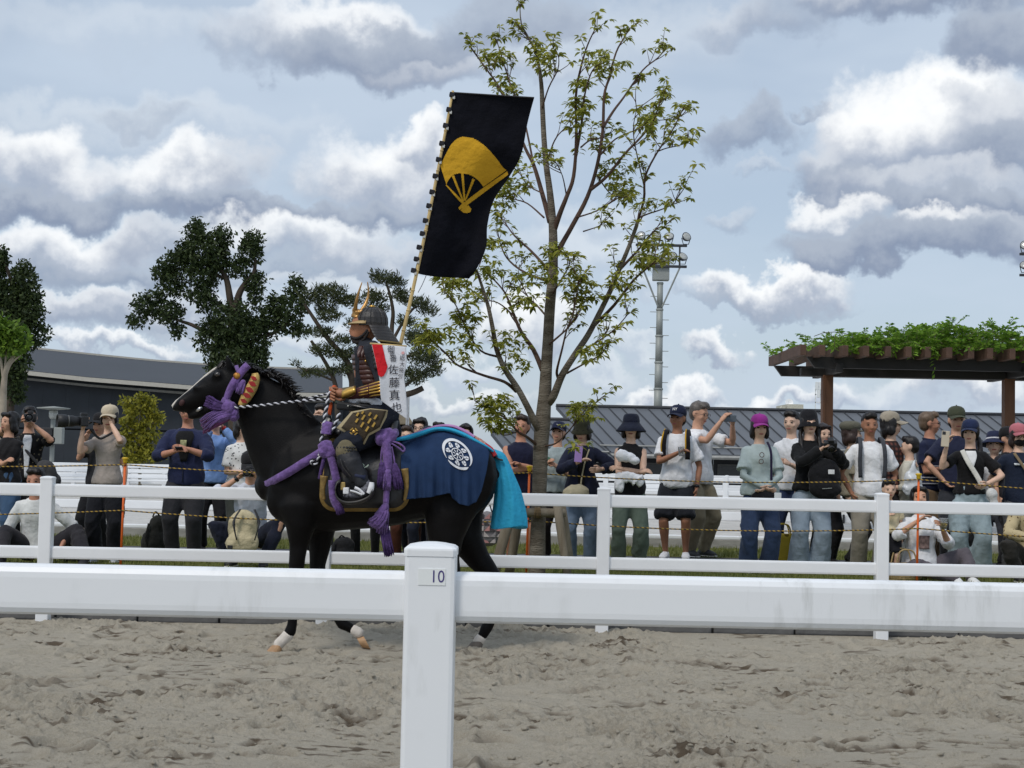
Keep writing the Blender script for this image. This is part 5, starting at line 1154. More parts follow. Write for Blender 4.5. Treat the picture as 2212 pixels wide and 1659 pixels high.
# ---- behind the horse
p = person('photographer whose face and phone show between the horse neck and the reins', 692, 16.0, 874, face=-5, skin='l', hair=('short', HB), shirt=srgb(38, 40, 52), pants=srgb(30, 30, 34), aL=(-.03, -.15, .885), aR=(.05, -.15, .875))
phone(p.w((.015, -.19, .905)), (.15, .012, .075), I3, 'dark phone held by the photographer behind the horse neck', (.03, .03, .035))
person('person in black tights standing behind the horse girth', 795, 15.3, 912, face=0, skin='l', fem=True, hair=('bob', HB), shirt=BLK, pants=srgb(20, 20, 22), pease=.0, shoes=BLK)
person('short person with brown hair peeping over the front of the blue croup cloth', 878, 15.4, 921, face=8, look=-10, skin='l', hair=('short', srgb(52, 36, 28)), shirt=srgb(110, 80, 60), pants=srgb(74, 40, 28), flare=.008, shoes=srgb(150, 134, 116))
person('woman with black hair and glasses above the front of the blue croup cloth', 906, 16.0, 903, face=-12, skin='l', fem=True, hair=('bob', HB), glasses=True, shirt=srgb(50, 54, 66), pants=srgb(28, 32, 46), pease=.016, shoes=BLK)
person('person in a dark cap and blue shirt bent behind the blue croup cloth', 921, 15.3, 920, face=-10, nod=-25, skin='l', hair=('short', HB), hat=('cap', srgb(38, 42, 54)), shirt=srgb(84, 112, 150), pants=srgb(30, 34, 48), shoes=WHT_)
person('person of whom only black parted hair shows above the pink ribbon', 946, 16.2, 911, face=0, nod=-30, skin='l', fem=True, hair=('bob', HB), shirt=srgb(60, 60, 70), pants=srgb(30, 34, 48), shoes=WHT_)
person('woman with tied back black hair looking over the horse croup', 1004, 16.0, 916, face=0, skin='l', fem=True, hair=('bun', srgb(20, 16, 16)), shirt=srgb(70, 66, 80), pants=srgb(44, 48, 60), shoes=WHT_)
# ---- beside the tree
person('man in a sleeveless navy top with folded arms beside the tree trunk', 1124, 15.4, 898, face=14, look=-28, nod=-6, tilt=6, skin='r', bulk=1.12, hair=('short', srgb(46, 34, 28)), shirt=srgb(28, 30, 54), sleeve=0, hem=.48, ease=.014, pants=srgb(36, 38, 48), plen=.42, aL=(.055, -.12, .655), aR=(-.035, -.13, .675), pL=(-1, -.1, -.7), pR=(1, -.1, -.7), shoes=srgb(190, 40, 44))
p = person('man in a navy cap and pale grey polo looking down at a green phone', 1204, 16.2, 912, face=-10, look=-6, nod=-14, skin='m', hair=('short', HB), hat=('cap', srgb(30, 36, 62), 0, 0, '~'), shirt=srgb(150, 162, 164), sleeve=.42, ease=.018, pants=srgb(40, 34, 36), aL=(-.055, -.16, .70), aR=(.03, -.15, .68), shoes=BLK, collar=srgb(160, 172, 174))
phone(p.w((-.06, -.19, .735)), (.16, .012, .085), Matrix.Rotation(math.radians(25), 3, 'Y'), 'phone in a green case held by the man in the pale grey polo', srgb(92, 128, 108))
p = person('woman in an olive bucket hat and navy cardigan holding a purple phone', 1257, 15.5, 904, face=-4, look=-10, nod=14, skin='l', fem=True, bulk=1.1, hair=('bob', HB), hat=('bucket', srgb(58, 58, 44), .071, .030), shirt=srgb(30, 34, 54), sleeve=.9, hem=.45, ease=.024, under=(srgb(18, 18, 22), .50, .42), pants=srgb(102, 118, 138), flare=.008, pease=.012, aL=(-.015, -.15, .715), aR=(.13, -.13, .665), pL=(-1, -.1, -.8), pR=(1, .1, -.5), shoes=srgb(160, 150, 120))
phone(p.w((-.02, -.18, .765)), (.078, .012, .165), Matrix.Rotation(math.radians(4), 3, 'Y'), 'purple phone held upright by the woman in the olive bucket hat', srgb(176, 140, 206))
b = soft_bag('shoulder_bag', 'small beige shoulder bag at the waist of the woman in the navy cardigan', 'bag', [(p.w((-.03, -.16, .50)), (.15, .05, .09)), (p.w((-.04, -.16, .47)), (.14, .05, .06))], srgb(176, 166, 140))
p.strap('bag_strap', [(.05, -.075, .80), (.02, -.105, .70), (.0, -.125, .58), (.0, -.13, .53)], .005, fabric(srgb(170, 160, 132)), .003)
p = person('woman in a wide black hat and black sleeveless dress with crossed arms', 1362, 15.2, 898, face=-3, look=-4, nod=-2, skin='l', fem=True, hair=('bob', HB), hat=('sun', srgb(34, 38, 54), .094, .036, '', srgb(24, 28, 48)), glasses=True, shirt=srgb(24, 23, 26), sleeve=0, hem=.42, ease=.020, pants=srgb(94, 106, 94), flare=.012, pease=.012, aL=(.055, -.135, .645), aR=(-.055, -.15, .66), pL=(-1, .1, -.7), pR=(1, .1, -.7), shoes=srgb(196, 60, 62))
twl = thing('towel', 'white crumpled towel over the crossed arms of the woman in the black dress', 'towel', p.w((0, -.19, .6)))
mb = MB()
for c, r in [((-.03, -.16, .735), (.10, .05, .05)), ((-.06, -.17, .745), (.07, .05, .06)), ((.02, -.165, .715), (.06, .05, .035)), ((-.075, -.16, .575), (.05, .03, .10)), ((.02, -.165, .60), (.075, .03, .05)), ((.055, -.165, .585), (.04, .028, .06)), ((-.03, -.165, .61), (.06, .03, .05))]: mb.ell(p.w(c), r, 12, 8)
me = remesh(mb, .012, 2); folds(me, .035, 13, 4, (1, 1, 1)); link('towel_cloth', me, fabric(srgb(230, 230, 234)), twl, True)
p = person('man in a navy cap and white t-shirt with black shorts holding a clear cup', 1462, 16.8, 877, face=-12, look=-16, nod=-4, skin='d', bulk=1.06, hair=('short', HB), hat=('cap', srgb(30, 36, 60), 0, 0, 'NY'), shirt=WHT_, sleeve=.5, hem=.475, ease=.024, pants=srgb(34, 36, 42), plen=.46, pease=.02, aL=(.02, -.15, .70), aR=(.135, -.03, .475), pL=(-1, .2, -.7), watch=(1, (.02, .02, .022)), shoes=WHT_)
for s in (-1, 1):
    p.strap('backpack_strap', [(s * .078, -.085, .66), (s * .080, -.097, .74), (s * .075, -.080, .81), (s * .07, 0, .852), (s * .075, .075, .78)], .017, fabric(srgb(24, 22, 26)), .006)
    p.strap('backpack_trim', [(s * .078 - .014, -.093, .70), (s * .080 - .014, -.104, .75), (s * .075 - .012, -.088, .81), (s * .07 - .01, -.01, .858)], .005, fabric(srgb(196, 150, 40)), .005)
cup = thing('cup', 'clear plastic cup in the hand of the man in the white t-shirt', 'cup', p.w((.045, -.185, .69)))
MB().lathe([(.026, 0), (.036, .10), (.038, .10), (.038, .104), (.034, .104), (.025, .004)], 16, p.w((.045, -.19, .68))).build('cup_wall', mat('clear_plastic', (.8, .82, .84), .15, .02, 4, trans=.8), cup, True)
p = person('man with glasses in a white t-shirt lifting a phone sideways with both hands', 1506, 17.4, 869, face=38, look=10, nod=10, skin='m', bulk=1.12, hair=('short', srgb(90, 84, 80)), glasses=True, shirt=WHT_, sleeve=.46, hem=.475, ease=.022, pants=srgb(132, 122, 100), pease=.012, aL=(-.03, -.235, .875), aR=(.115, -.20, .86), pL=(-.3, -.4, -1), pR=(.8, 0, -1), shoes=srgb(60, 60, 64))
phone(p.w((p.AR[-1][2] + p.AR[1][2]) / 2 + V(.0, -.03, .03)), (.16, .012, .08), rotz(math.radians(20)), 'grey phone held sideways by the man with glasses', srgb(96, 104, 112))
# ---- middle right
p = person('smiling woman in a magenta cap and mint t-shirt with hands clasped', 1640, 15.0, 897, face=3, look=0, skin='l', fem=True, bulk=1.06, hair=('bob', srgb(28, 22, 22)), hat=('cap', srgb(150, 50, 138)), shirt=srgb(178, 190, 188), sleeve=.5, hem=.50, ease=.034, undersleeve=srgb(170, 182, 180), pants=srgb(54, 68, 96), flare=.022, pease=.016, aL=(-.005, -.14, .555), aR=(.012, -.14, .55), pL=(-1, .2, -.5), pR=(1, .2, -.5), shoes=WHT_)
p.strap('bag_strap', [(.045, -.03, .84), (.050, -.108, .78), (.052, -.118, .68), (.053, -.118, .56)], .008, fabric(srgb(40, 34, 60)), .003)
b = soft_bag('waist_bag', 'black waist bag in front of the woman in the magenta cap', 'bag', [(p.w((.0, -.155, .49)), (.14, .05, .07))], srgb(24, 23, 28))
MB().bbox(p.w((.08, -.185, .50)), (.07, .01, .06), .004).build('tag', mat('white_tag', (.75, .76, .78), .5), b)
q = MB()
for s in (-1, 1): q.tube([p.w(p.T((-.01 + .002 * s, -.112, .735 + s * .021))) + V(.022 * math.cos(t * .5236), 0, .024 * math.sin(t * .5236)) for t in range(13)], .004, 5)
q.build('sunglasses', mat('tortoise', srgb(92, 66, 56), .3), p.root)
person('young man in a white t-shirt behind the woman in the black bucket hat', 1709, 16.2, 889, face=-22, look=-8, skin='l', hair=('short', HB), shirt=WHT_, sleeve=.45, hem=.49, ease=.018, pants=srgb(40, 52, 82), shoes=srgb(40, 40, 46), aR=(.02, -.15, .66))
p = person('woman in black bucket hat and black jacket operating a camera', 1748, 15.2, 889, face=2, nod=-10, skin='l', fem=True, hair=('long', HB), hat=('bucket', srgb(28, 28, 32), .068, .042), shirt=srgb(22, 22, 24), sleeve=.95, hem=.52, ease=.022, pants=srgb(144, 158, 172), flare=.034, pease=.020, aL=(.035, -.17, .775), aR=(.115, -.16, .775), pL=(-1, -.1, -.9), pR=(1, -.1, -.9), shoes=WHT_, collar=srgb(20, 20, 22))
camera_thing(p.w((.085, -.185, .80)), Matrix.Rotation(math.radians(35), 3, 'X'), .06, .034, 'black camera held at chest height by the woman in the black bucket hat', .95)
b = soft_bag('backpack', 'black backpack worn on the front of the woman in the black bucket hat', 'backpack', [(p.w((.06, -.15, .60)), (.17, .09, .20)), (p.w((.06, -.17, .53)), (.165, .09, .11))], srgb(22, 22, 25))
MB().bbox(p.w((.085, -.222, .635)), (.062, .01, .045), .002).build('label_patch', mat('white_patch', (.72, .72, .72), .6), b)
MB().tube([p.w((.09, -.22, .535)), p.w((.03, -.222, .53))], .004, 5).build('zip', M_galv, b)
person('woman with dark hair mostly hidden behind the black bucket hat', 1778, 16.4, 916, face=15, skin='l', fem=True, hair=('long', srgb(36, 26, 24)), shirt=srgb(60, 56, 60), pants=srgb(40, 40, 44), shoes=BLK)
p = person('person in an olive beret and beige vest with a backpack facing right', 1840, 16.0, 911, face=84, look=0, skin='l', hair=('bob', srgb(50, 34, 28)), hat=('beret', srgb(92, 90, 78)), shirt=srgb(142, 134, 116), sleeve=.5, hem=.50, ease=.022, pants=srgb(54, 52, 50), aL=(.0, -.12, .60), shoes=BLK)
b = soft_bag('backpack', 'grey and black backpack on the person in the olive beret', 'backpack', [(p.w((.0, .13, .70)), (.10, .13, .20)), (p.w((.0, .14, .60)), (.10, .13, .12))], srgb(84, 80, 72))
p = person('man with short black hair in a white t-shirt, hands in grey trouser pockets', 1878, 15.2, 893, face=-2, look=0, skin='d', hair=('short', HB), shirt=WHT_, sleeve=.5, hem=.485, ease=.024, pants=srgb(138, 132, 120), pease=.020, flare=.014, aL=(-.115, -.03, .50), aR=(.115, -.03, .50), pL=(-1, .6, -.2), pR=(1, .6, -.2), shoes=srgb(80, 80, 84))
for s in (-1, 1): p.strap('backpack_strap', [(s * .072, -.088, .60), (s * .078, -.097, .70), (s * .073, -.084, .80), (s * .066, 0, .852), (s * .07, .08, .76)], .013, fabric(srgb(64, 66, 72)), .005)
# ---- right group
def plaid():
    m = mat('dark_plaid', srgb(58, 36, 34), .85, .1, 9, .4, 22); nt = m.node_tree; b_ = nt.nodes['Principled BSDF']; tc = [n for n in nt.nodes if n.type == 'TEX_COORD'][0]
    wv = []
    for d in ('X', 'Z'):
        n = nt.nodes.new('ShaderNodeTexWave'); n.bands_direction = d; n.inputs['Scale'].default_value = 6.0; nt.links.new(tc.outputs['Object'], n.inputs[0]); wv.append(n.outputs['Fac'])
    mu = nt.nodes.new('ShaderNodeMath'); mu.operation = 'MULTIPLY'; nt.links.new(wv[0], mu.inputs[0]); nt.links.new(wv[1], mu.inputs[1]); mx = nt.nodes.new('ShaderNodeMix'); mx.data_type = 'RGBA'; nt.links.new(mu.outputs[0], mx.inputs[0]); mx.inputs[6].default_value = (*srgb(34, 24, 25), 1); mx.inputs[7].default_value = (*srgb(110, 64, 54), 1); nt.links.new(mx.outputs[2], b_.inputs['Base Color']); return m
person('young man in a beige cap and dark plaid shirt looking to the right', 1924, 16.1, 891, face=62, look=16, skin='l', hair=('bob', HB), hat=('cap', srgb(156, 146, 130)), shirt_mat=plaid(), sleeve=.9, hem=.48, ease=.022, pants=srgb(40, 38, 40), aR=(.02, -.13, .66), shoes=BLK)
person('person with short black hair in a cream top turned away to the left', 1964, 16.0, 944, face=-120, look=10, skin='l', hair=('short', HB), shirt=srgb(190, 186, 172), sleeve=.6, ease=.02, pants=srgb(176, 172, 164), aL=(.02, -.15, .62), aR=(.1, -.13, .62), shoes=WHT_)
b = thing('plastic_bag', 'white plastic bag hanging beside the person in the cream top', 'plastic bag', W(1972, 1068, 15.7)); mb = MB(); c = W(1972, 1040, 15.7); mb.ell(c, (.10, .06, .13)); mb.ell(c + V(0, 0, -.08), (.12, .07, .09)); mb.tube([c + V(0, 0, .05), c + V(.03, 0, .26)], [.05, .012], 8); me = remesh(mb, .016, 1); wrinkle(me, .02, 16, 2); link('film', me, mat('plastic_film', srgb(206, 210, 214), .3, .05), b, True)
p = person('small boy in a beige t-shirt and black shorts in front of the white t-shirt man', 1921, 14.5, 1038, face=-3, skin='l', headk=1.4, bulk=1.1, hair=('short', HB), shirt=srgb(196, 184, 152), sleeve=.5, ease=.02, pants=srgb(26, 26, 32), plen=.44, pease=.014, aL=(-.04, -.13, .68), shoes=srgb(60, 60, 66), vox=.012)
p.patch('shirt_print', .70, .78, -.35, .35, mat('print2', srgb(44, 50, 80), .8, .4, 40), off=.02)
person('older man with brown grey hair in a navy striped polo looking right', 2008, 16.8, 891, face=48, look=34, skin='r', bulk=1.1, hair=('short', srgb(96, 78, 62)), glasses=True, shirt=srgb(30, 36, 62), sleeve=.45, hem=.485, ease=.022, stripes=(srgb(170, 172, 180), (.53, .57, .645)), pants=srgb(120, 100, 78), pease=.014, aL=(-.02, -.14, .64), aR=(.04, -.14, .60), shoes=srgb(60, 46, 40), collar=srgb(26, 30, 54))
person('man in an olive cap and navy t-shirt with a hand on his hip', 2066, 16.4, 880, face=-4, look=0, skin='m', bulk=1.1, hair=('short', HB), hat=('cap', srgb(66, 70, 54)), shirt=srgb(34, 38, 60), sleeve=.5, hem=.48, ease=.022, pants=srgb(50, 52, 58), aL=(-.10, -.085, .55), pL=(-1, -.2, .0), shoes=BLK)
p = person('woman in a navy cap and black cardigan holding up a phone, pale wide jeans', 2096, 15.2, 908, face=-14, look=-12, skin='l', fem=True, bulk=1.04, hair=('pony', srgb(26, 20, 20)), hat=('cap', srgb(32, 42, 72)), shirt=srgb(22, 21, 23), sleeve=.45, hem=.53, ease=.016, under=(srgb(222, 222, 222), .70, .5), pants=srgb(146, 162, 168), flare=.036, pease=.022, aL=(-.155, -.15, .84), aR=(.095, -.12, .60), pL=(-.4, 0, -1), pR=(1, .1, -.6), shoes=WHT_)
phone(p.w((-.165, -.185, .885)), (.078, .012, .16), Matrix.Rotation(math.radians(4), 3, 'Y') @ rotz(-.2), 'beige phone held up by the woman in the navy cap', srgb(196, 184, 164))
p.strap('bag_strap', [(-.055, -.07, .815), (-.02, -.105, .74), (.04, -.115, .64), (.075, -.11, .565)], .016, fabric(srgb(206, 204, 196)), .004)
b = soft_bag('bag', 'small white bag hanging at the hip of the woman in the black cardigan', 'bag', [(p.w((.13, -.11, .53)), (.06, .045, .08)), (p.w((.14, -.11, .47)), (.055, .04, .07))], srgb(206, 206, 204))
person('child in a white and navy brimmed hat behind the woman with the ponytail', 2148, 16.6, 936, face=-20, nod=-10, skin='l', headk=1.15, hair=('short', HB), hat=('bucket', srgb(40, 46, 72), .094, .016, '', srgb(220, 220, 224)), shirt=srgb(206, 208, 212), sleeve=.45, pants=srgb(60, 62, 70), shoes=WHT_)
person('person with a black hat behind the pink floral cap at the right edge', 2178, 16.5, 924, face=30, skin='m', hair=('short', HB), hat=('cap', BLK), shirt=srgb(40, 40, 46), pants=srgb(36, 36, 40), shoes=BLK)
p = person('person in a pink floral cap and black face mask at the right edge', 2200, 15.3, 917, face=4, skin='l', hair=('bob', srgb(40, 28, 26)), hat=('cap', srgb(176, 104, 112)), glasses=True, mask=srgb(20, 20, 22), shirt=srgb(30, 38, 56), sleeve=.5, hem=.47, ease=.024, pants=srgb(84, 84, 86), pease=.016, aL=(-.15, .01, .50), aR=(.06, -.15, .64), shoes=BLK)
p.patch('shirt_lettering', .738, .752, -.55, .1, mat('white_print', srgb(200, 204, 210), .8, .6, 60), nz=3, na=10)
p.strap('bag_strap', [(-.055, -.06, .82), (-.01, -.105, .73), (.06, -.11, .62)], .010, fabric(srgb(120, 104, 80)), .004)
phone(p.w((.055, -.19, .665)), (.15, .012, .075), Matrix.Rotation(math.radians(50), 3, 'X'), 'phone held low by the person in the pink floral cap', srgb(200, 200, 204))
p = person('person in a beige patterned top crouching with a camera at the right edge', 2226, 14.5, H=1.6, skin='r', hair=('short', HB), shirt_mat=floral('beige_pattern', srgb(186, 170, 134), srgb(96, 76, 54), 24), sleeve=.9, ease=.02, pants=srgb(50, 48, 46), pel=(0, .04, -.34), lean=14, look=-10, aL=(-.05, -.19, .27), aR=(.04, -.19, .27), feet=[(-.09, -.05, .045), (.10, -.12, .045)], kneep=[(-.8, -1, .5), (.8, -1, .5)], pL=(-1, 0, -.6), pR=(1, 0, -.6), shoes=BLK)
camera_thing(p.w((-.02, -.24, .28)), p.R, .07, .036, 'camera with red trim held low by the crouching person at the right edge', .9)
p = person('woman in a white t-shirt sitting on the grass holding a cup', 1992, 14.5, H=1.6, skin='m', fem=True, look=-8, nod=-8, hair=('bob', HB), shirt=srgb(220, 220, 222), sleeve=.55, ease=.03, pants=srgb(92, 86, 92), pel=(0, .02, -.435), lean=-4, aL=(-.06, -.12, .36), aR=(.075, -.17, .32), pL=(-1, 0, -.8), pR=(.6, -.2, -1), feet=[(.13, -.30, .03), (.24, -.22, .03)], kneep=[(-1, -.5, .45), (1, -.6, .3)], shoes=srgb(226, 226, 224))
p.patch('shirt_print', .62, .70, -.3, .3, mat('print3', srgb(120, 100, 96), .8, .6, 30), off=.02)
cup = thing('cup', 'clear cup with yellow drink held by the seated woman', 'cup', p.w((.075, -.21, .32)))
MB().lathe([(.030, 0), (.042, .10), (.044, .10), (.044, .103), (.040, .103), (.029, .004)], 16, p.w((.07, -.215, .32))).build('cup_wall', mat('clear_plastic', (.8, .82, .84), .15, .02, 4, trans=.8), cup, True)
MB().lathe([(.0285, .005), (.035, .055), (.001, .056)], 16, p.w((.07, -.215, .32))).build('drink', mat('yellow_drink', srgb(214, 186, 96), .3), cup, True)
# ---- bags on the ground
def ground_bag(label, x, y, Y, w, h, col, name='backpack'):
    c = W(x, y, Y); c.z = GZ + h * .48
    b = soft_bag(name, label, 'bag', [(c + V(0, 0, -.04), (w * .5, .11, h * .42)), (c + V(.02, 0, h * .2), (w * .36, .09, h * .3)), (c + V(-.02, -.03, -h * .15), (w * .52, .10, h * .33))], col)
    MB().tube(spline([c + V(-w * .2, -.08, h * .3), c + V(-w * .24, -.13, 0), c + V(-w * .2, -.12, -h * .3)], 5), [(.014, .005)] * 11, 8).build('strap', fabric(tuple(q * .5 for q in col)), b, True)
    MB().tube(spline([c + V(-.03, -.02, h * .44), c + V(0, -.02, h * .56), c + V(.05, -.02, h * .44)], 5), .008, 6).build('handle', fabric(tuple(q * .5 for q in col)), b, True)
    return b
g = ground_bag('grey brown backpack on the grass beside the woman in black trousers', 160, 1160, 14.75, .34, .36, srgb(122, 106, 98))
c = W(168, 1176, 14.6); MB().bbox((c.x, 14.6, c.z), (.10, .012, .06), .004).build('label_patch', mat('cream_patch', srgb(206, 190, 140), .7, .3, 40), g)
ground_bag('dark olive bag standing left of the heavy man in navy', 336, 1150, 15.4, .26, .46, srgb(46, 46, 42))
ground_bag('black backpack on the grass seen under the horse girth', 738, 1170, 15.0, .30, .28, srgb(24, 24, 26))
def tote():
    Y = 15.4; c = W(1690, 1180, Y); c.z = GZ + .19; r = thing('tote_bag', 'yellow patterned tote bag between the two women in jeans', 'bag', (c.x, Y, GZ))
    m = floral('yellow_print', srgb(196, 168, 60), srgb(120, 100, 30), 9)
    MB().bbox(c, (.30, .14, .38), .03).build('bag_body', m, r)
    for s in (-1, 1): MB().tube(spline([c + V(-.08, s * .05, .18), c + V(-.05, s * .05, .28), c + V(.05, s * .05, .28), c + V(.08, s * .05, .18)], 5), .008, 6).build('handle', m, r, True)
tote()
def basket():
    Y = 14.3; c = W(1953, 1194, Y); c.z = GZ; r = thing('straw_basket', 'woven straw basket beside the seated woman', 'basket', c)
    ms = mat('straw', srgb(176, 152, 108), .85, .25, 40, .9, 120, stretch=(1, 1, 3))
    MB().lathe([(.12, 0), (.15, .04), (.185, .16), (.18, .17), (.14, .05)], 20, c, None, 1.15, .8).build('basket_wall', ms, r, True)
    for k in range(9): MB().tube([c + V((.13 + .0065 * k) * 1.15 * math.cos(t * .3142), (.13 + .0065 * k) * .8 * math.sin(t * .3142), .015 + .018 * k) for t in range(21)], .010, 6).build('weave_row', ms, r, True)
    for s in (-1, 1): MB().tube(spline([c + V(-.10, s * .1, .15), c + V(-.06, s * .1, .29), c + V(.06, s * .1, .29), c + V(.10, s * .1, .15)], 6), .008, 6).build('handle', ms, r, True)
basket()
def tri_bag():
    Y = 14.9; c = W(1052, 1140, Y); r = thing('patterned_bag', 'bag with grey and pink triangle pattern hanging behind the cyan tail cover', 'bag', c - V(0, 0, .2))
    m = fabric(srgb(120, 116, 118)); mb = MB(); mb.ell(c, (.16, .08, .17)); mb.ell(c + V(0, 0, -.09), (.14, .08, .10)); me = remesh(mb, .018, 2); link('bag_body', me, m, r, True)
    cols = [srgb(176, 168, 166), srgb(70, 66, 70), srgb(178, 130, 128), srgb(140, 136, 138)]; rr = random.Random(4)
    for i in range(5):
        for j in range(5):
            x, z = (i - 2) * .06, (j - 2) * .06
            if (x / .16) ** 2 + (z / .17) ** 2 > .8: continue
            y = -.082 * math.sqrt(max(.05, 1 - (x / .17) ** 2 - (z / .19) ** 2)) - .008
            a, b_, d = (V(x - .028, y, z - .028), V(x + .028, y, z - .028), V(x + rr.choice((-.028, .028)), y, z + .028)); MB().poly([c + a, c + b_, c + d], (0, .01, 0)).build('triangle_patch', fabric(rr.choice(cols)), r)
    MB().tube(spline([c + V(-.06, 0, .15), c + V(-.02, 0, .32), c + V(.05, 0, .15)], 6), .008, 6).build('handle', M_black, r, True)
tri_bag()
# ================================================================ HORSE
HY = 9.5; SH = HY / FPX
def hp(x, y, dy=0.0): return W(x, y, HY + dy)
M_coat = mat('black_coat', (.0038, .0033, .0034), .5, .35, 6, .25, 160, spec=.13)
M_hoof = mat('hoof', srgb(176, 140, 104), .55, .25, 14, .3, 60); M_sock = mat('white_hair', srgb(208, 200, 190), .8, .12, 30, .3, 120); M_dhoof = mat('dark_hoof', srgb(96, 88, 80), .6, .2, 14)
M_purple = mat('purple_cloth', srgb(108, 82, 138), .8, .3, 34, .8, 70, spec=.2, sheen=.2); M_purple2 = mat('dark_purple_cloth', srgb(78, 58, 104), .85, .3, 34, .8, 70, spec=.2)
def horse():
    root = thing('horse', 'black horse with a white blaze trotting left along the sand track', 'horse', (hp(800, 1405).x, HY, 0))
    mb = MB()
    def ip(rpx, d): return (d, rpx * SH)          # (depth radius, in-plane radius) ; tube uses a = t x up
    def tube(st, n=20, rnd=True):
        # st: x, y, dy, in-plane half size (px), depth half size (m)
        pts = [hp(x, y, dy) for x, y, dy, r, d in st]; rad = [(r * SH, d) for x, y, dy, r, d in st]
        mb.tube(pts, rad, n, up=(0, -1, 0), rnd=rnd)
    # trunk
    tr = [(586, 1048, 0, 36, .12), (606, 1046, 0, 78, .18), (645, 1040, 0, 112, .225), (700, 1034, 0, 117, .25), (760, 1040, 0, 106, .275), (820, 1041, 0, 98, .285), (880, 1034, 0, 93, .285), (930, 1024, 0, 95, .28), (980, 1022, 0, 91, .275), (1022, 1024, 0, 76, .24), (1054, 1026, 0, 48, .15), (1066, 1026, 0, 24, .07)]
    tube(tr)
    # neck
    tube([(520, 838, 0, 44, .075), (542, 854, 0, 54, .085), (566, 876, 0, 66, .095), (590, 908, 0, 76, .11), (612, 948, 0, 84, .135), (636, 990, 0, 92, .165), (668, 1030, 0, 92, .19)])
    # head
    tube([(518, 826, 0, 36, .08), (503, 832, 0, 47, .095), (478, 836, 0, 43, .095), (452, 846, 0, 34, .08), (425, 860, 0, 25, .062), (402, 871, 0, 20, .058), (388, 878, 0, 16, .055), (380, 881, 0, 9, .04)])
    for s in (-1, 1):
        mb.ell(hp(497, 850, s * .06), (.085, .035, .09)); mb.ell(hp(468, 810, s * .085), (.04, .022, .028)); mb.ell(hp(394, 868, s * .045), (.035, .02, .03)); mb.ell(hp(440, 838, s * .06), (.08, .018, .02))
        # ears
        mb.tube([hp(497, 795, s * .055), hp(493, 778, s * .07), hp(487, 766, s * .075)], [(.022, .03), (.02, .026), (.006, .008)], 10, rnd=True)
    tube([(500, 872, 0, 18, .06), (470, 879, 0, 14, .05), (440, 889, 0, 12, .042), (421, 897, 0, 11, .038), (412, 900, 0, 8, .03)], 12)      # lower jaw
    # muscles
    for s in (-1, 1):
        mb.ell(hp(645, 1050, s * .13), (.19, .085, .28)); mb.ell(hp(1000, 1030, s * .13), (.22, .12, .26)); mb.ell(hp(612, 1075, s * .1), (.11, .09, .15))
    # legs: x, y, dy, r px, depth
    def leg(st): mb.tube([hp(x, y, dy) for x, y, dy, r in st], [(r * SH, r * SH * .92 if r < 30 else min(r * SH * .92, .105)) for x, y, dy, r in st], 14, up=(0, -1, 0), rnd=True)
    leg([(650, 1090, -.14, 52), (650, 1135, -.14, 33), (645, 1180, -.13, 21), (640, 1225, -.13, 17), (638, 1252, -.125, 16.5), (636, 1272, -.125, 13), (634, 1310, -.12, 10.5), (631, 1348, -.12, 11), (627, 1366, -.12, 13.5), (620, 1374, -.12, 12), (610, 1384, -.12, 10), (602, 1392, -.12, 10.5)])
    leg([(690, 1085, .14, 52), (694, 1130, .13, 36), (691, 1180, .13, 26), (686, 1222, .13, 19), (688, 1246, .125, 17), (697, 1268, .125, 14), (712, 1300, .12, 11), (730, 1334, .12, 12), (740, 1348, .12, 14), (752, 1354, .12, 12), (764, 1361, .12, 10.5), (774, 1367, .12, 11)])
    leg([(1000, 1060, .14, 70), (992, 1110, .14, 52), (1006, 1165, .13, 38), (1034, 1210, .13, 26), (1064, 1244, .125, 20), (1073, 1262, .125, 18), (1069, 1290, .12, 13), (1062, 1320, .12, 11), (1058, 1344, .12, 12.5), (1050, 1358, .12, 13), (1042, 1374, .12, 10.5), (1034, 1384, .12, 10.5)])
    leg([(985, 1060, -.15, 70), (968, 1115, -.15, 52), (962, 1165, -.14, 38), (966, 1210, -.14, 27), (976, 1244, -.13, 20), (978, 1262, -.13, 18), (968, 1295, -.12, 13), (957, 1330, -.12, 11), (950, 1360, -.12, 12.5), (942, 1376, -.12, 11), (935, 1388, -.12, 10.5)])
    me = remesh(mb, .012, 6); wrinkle(me, .005, 7, 12, (1, 1, .7)); body = link('body', me, M_coat, root, True)
    # hooves and socks
    def hoof(a, b, r0, r1, dy, m, nm='hoof'):
        A, B = hp(*a, dy), hp(*b, dy); q = MB(); q.tube([A, A.lerp(B, .15), B], [(r0 * SH * .9, r0 * SH * .9), (r0 * SH, r0 * SH), (r1 * SH, r1 * SH)], 14, up=(0, -1, 0)); return q.build(nm, m, root, True)
    def foot(c, r, dy, m, ang=0):
        # frustum standing on the ground: pointed forward
        q = MB(); P = []
        for (t, k) in ((0, .72), (.12, .78), (1, 1.05)):
            P.append((t, k))
        vs = []; fs = []; n = 16; cx, cy = c
        for t, k in P:
            for i in range(n):
                a = 6.2832 * i / n; lx = math.cos(a) * r * k - (t) * r * .55; ly = -r * .95 * (1 - t); x = lx * math.cos(ang) - ly * math.sin(ang); y = lx * math.sin(ang) + ly * math.cos(ang)
                vs.append(hp(cx + x, cy + y, dy + math.sin(a) * r * k * SH * .95))
        for j in range(2):
            for i in range(n): fs.append((j * n + i, j * n + (i + 1) % n, (j + 1) * n + (i + 1) % n, (j + 1) * n + i))
        fs.append(tuple(range(n))[::-1]); fs.append(tuple(2 * n + i for i in range(n))); q.add(vs, fs); q.build('hoof', m, root)
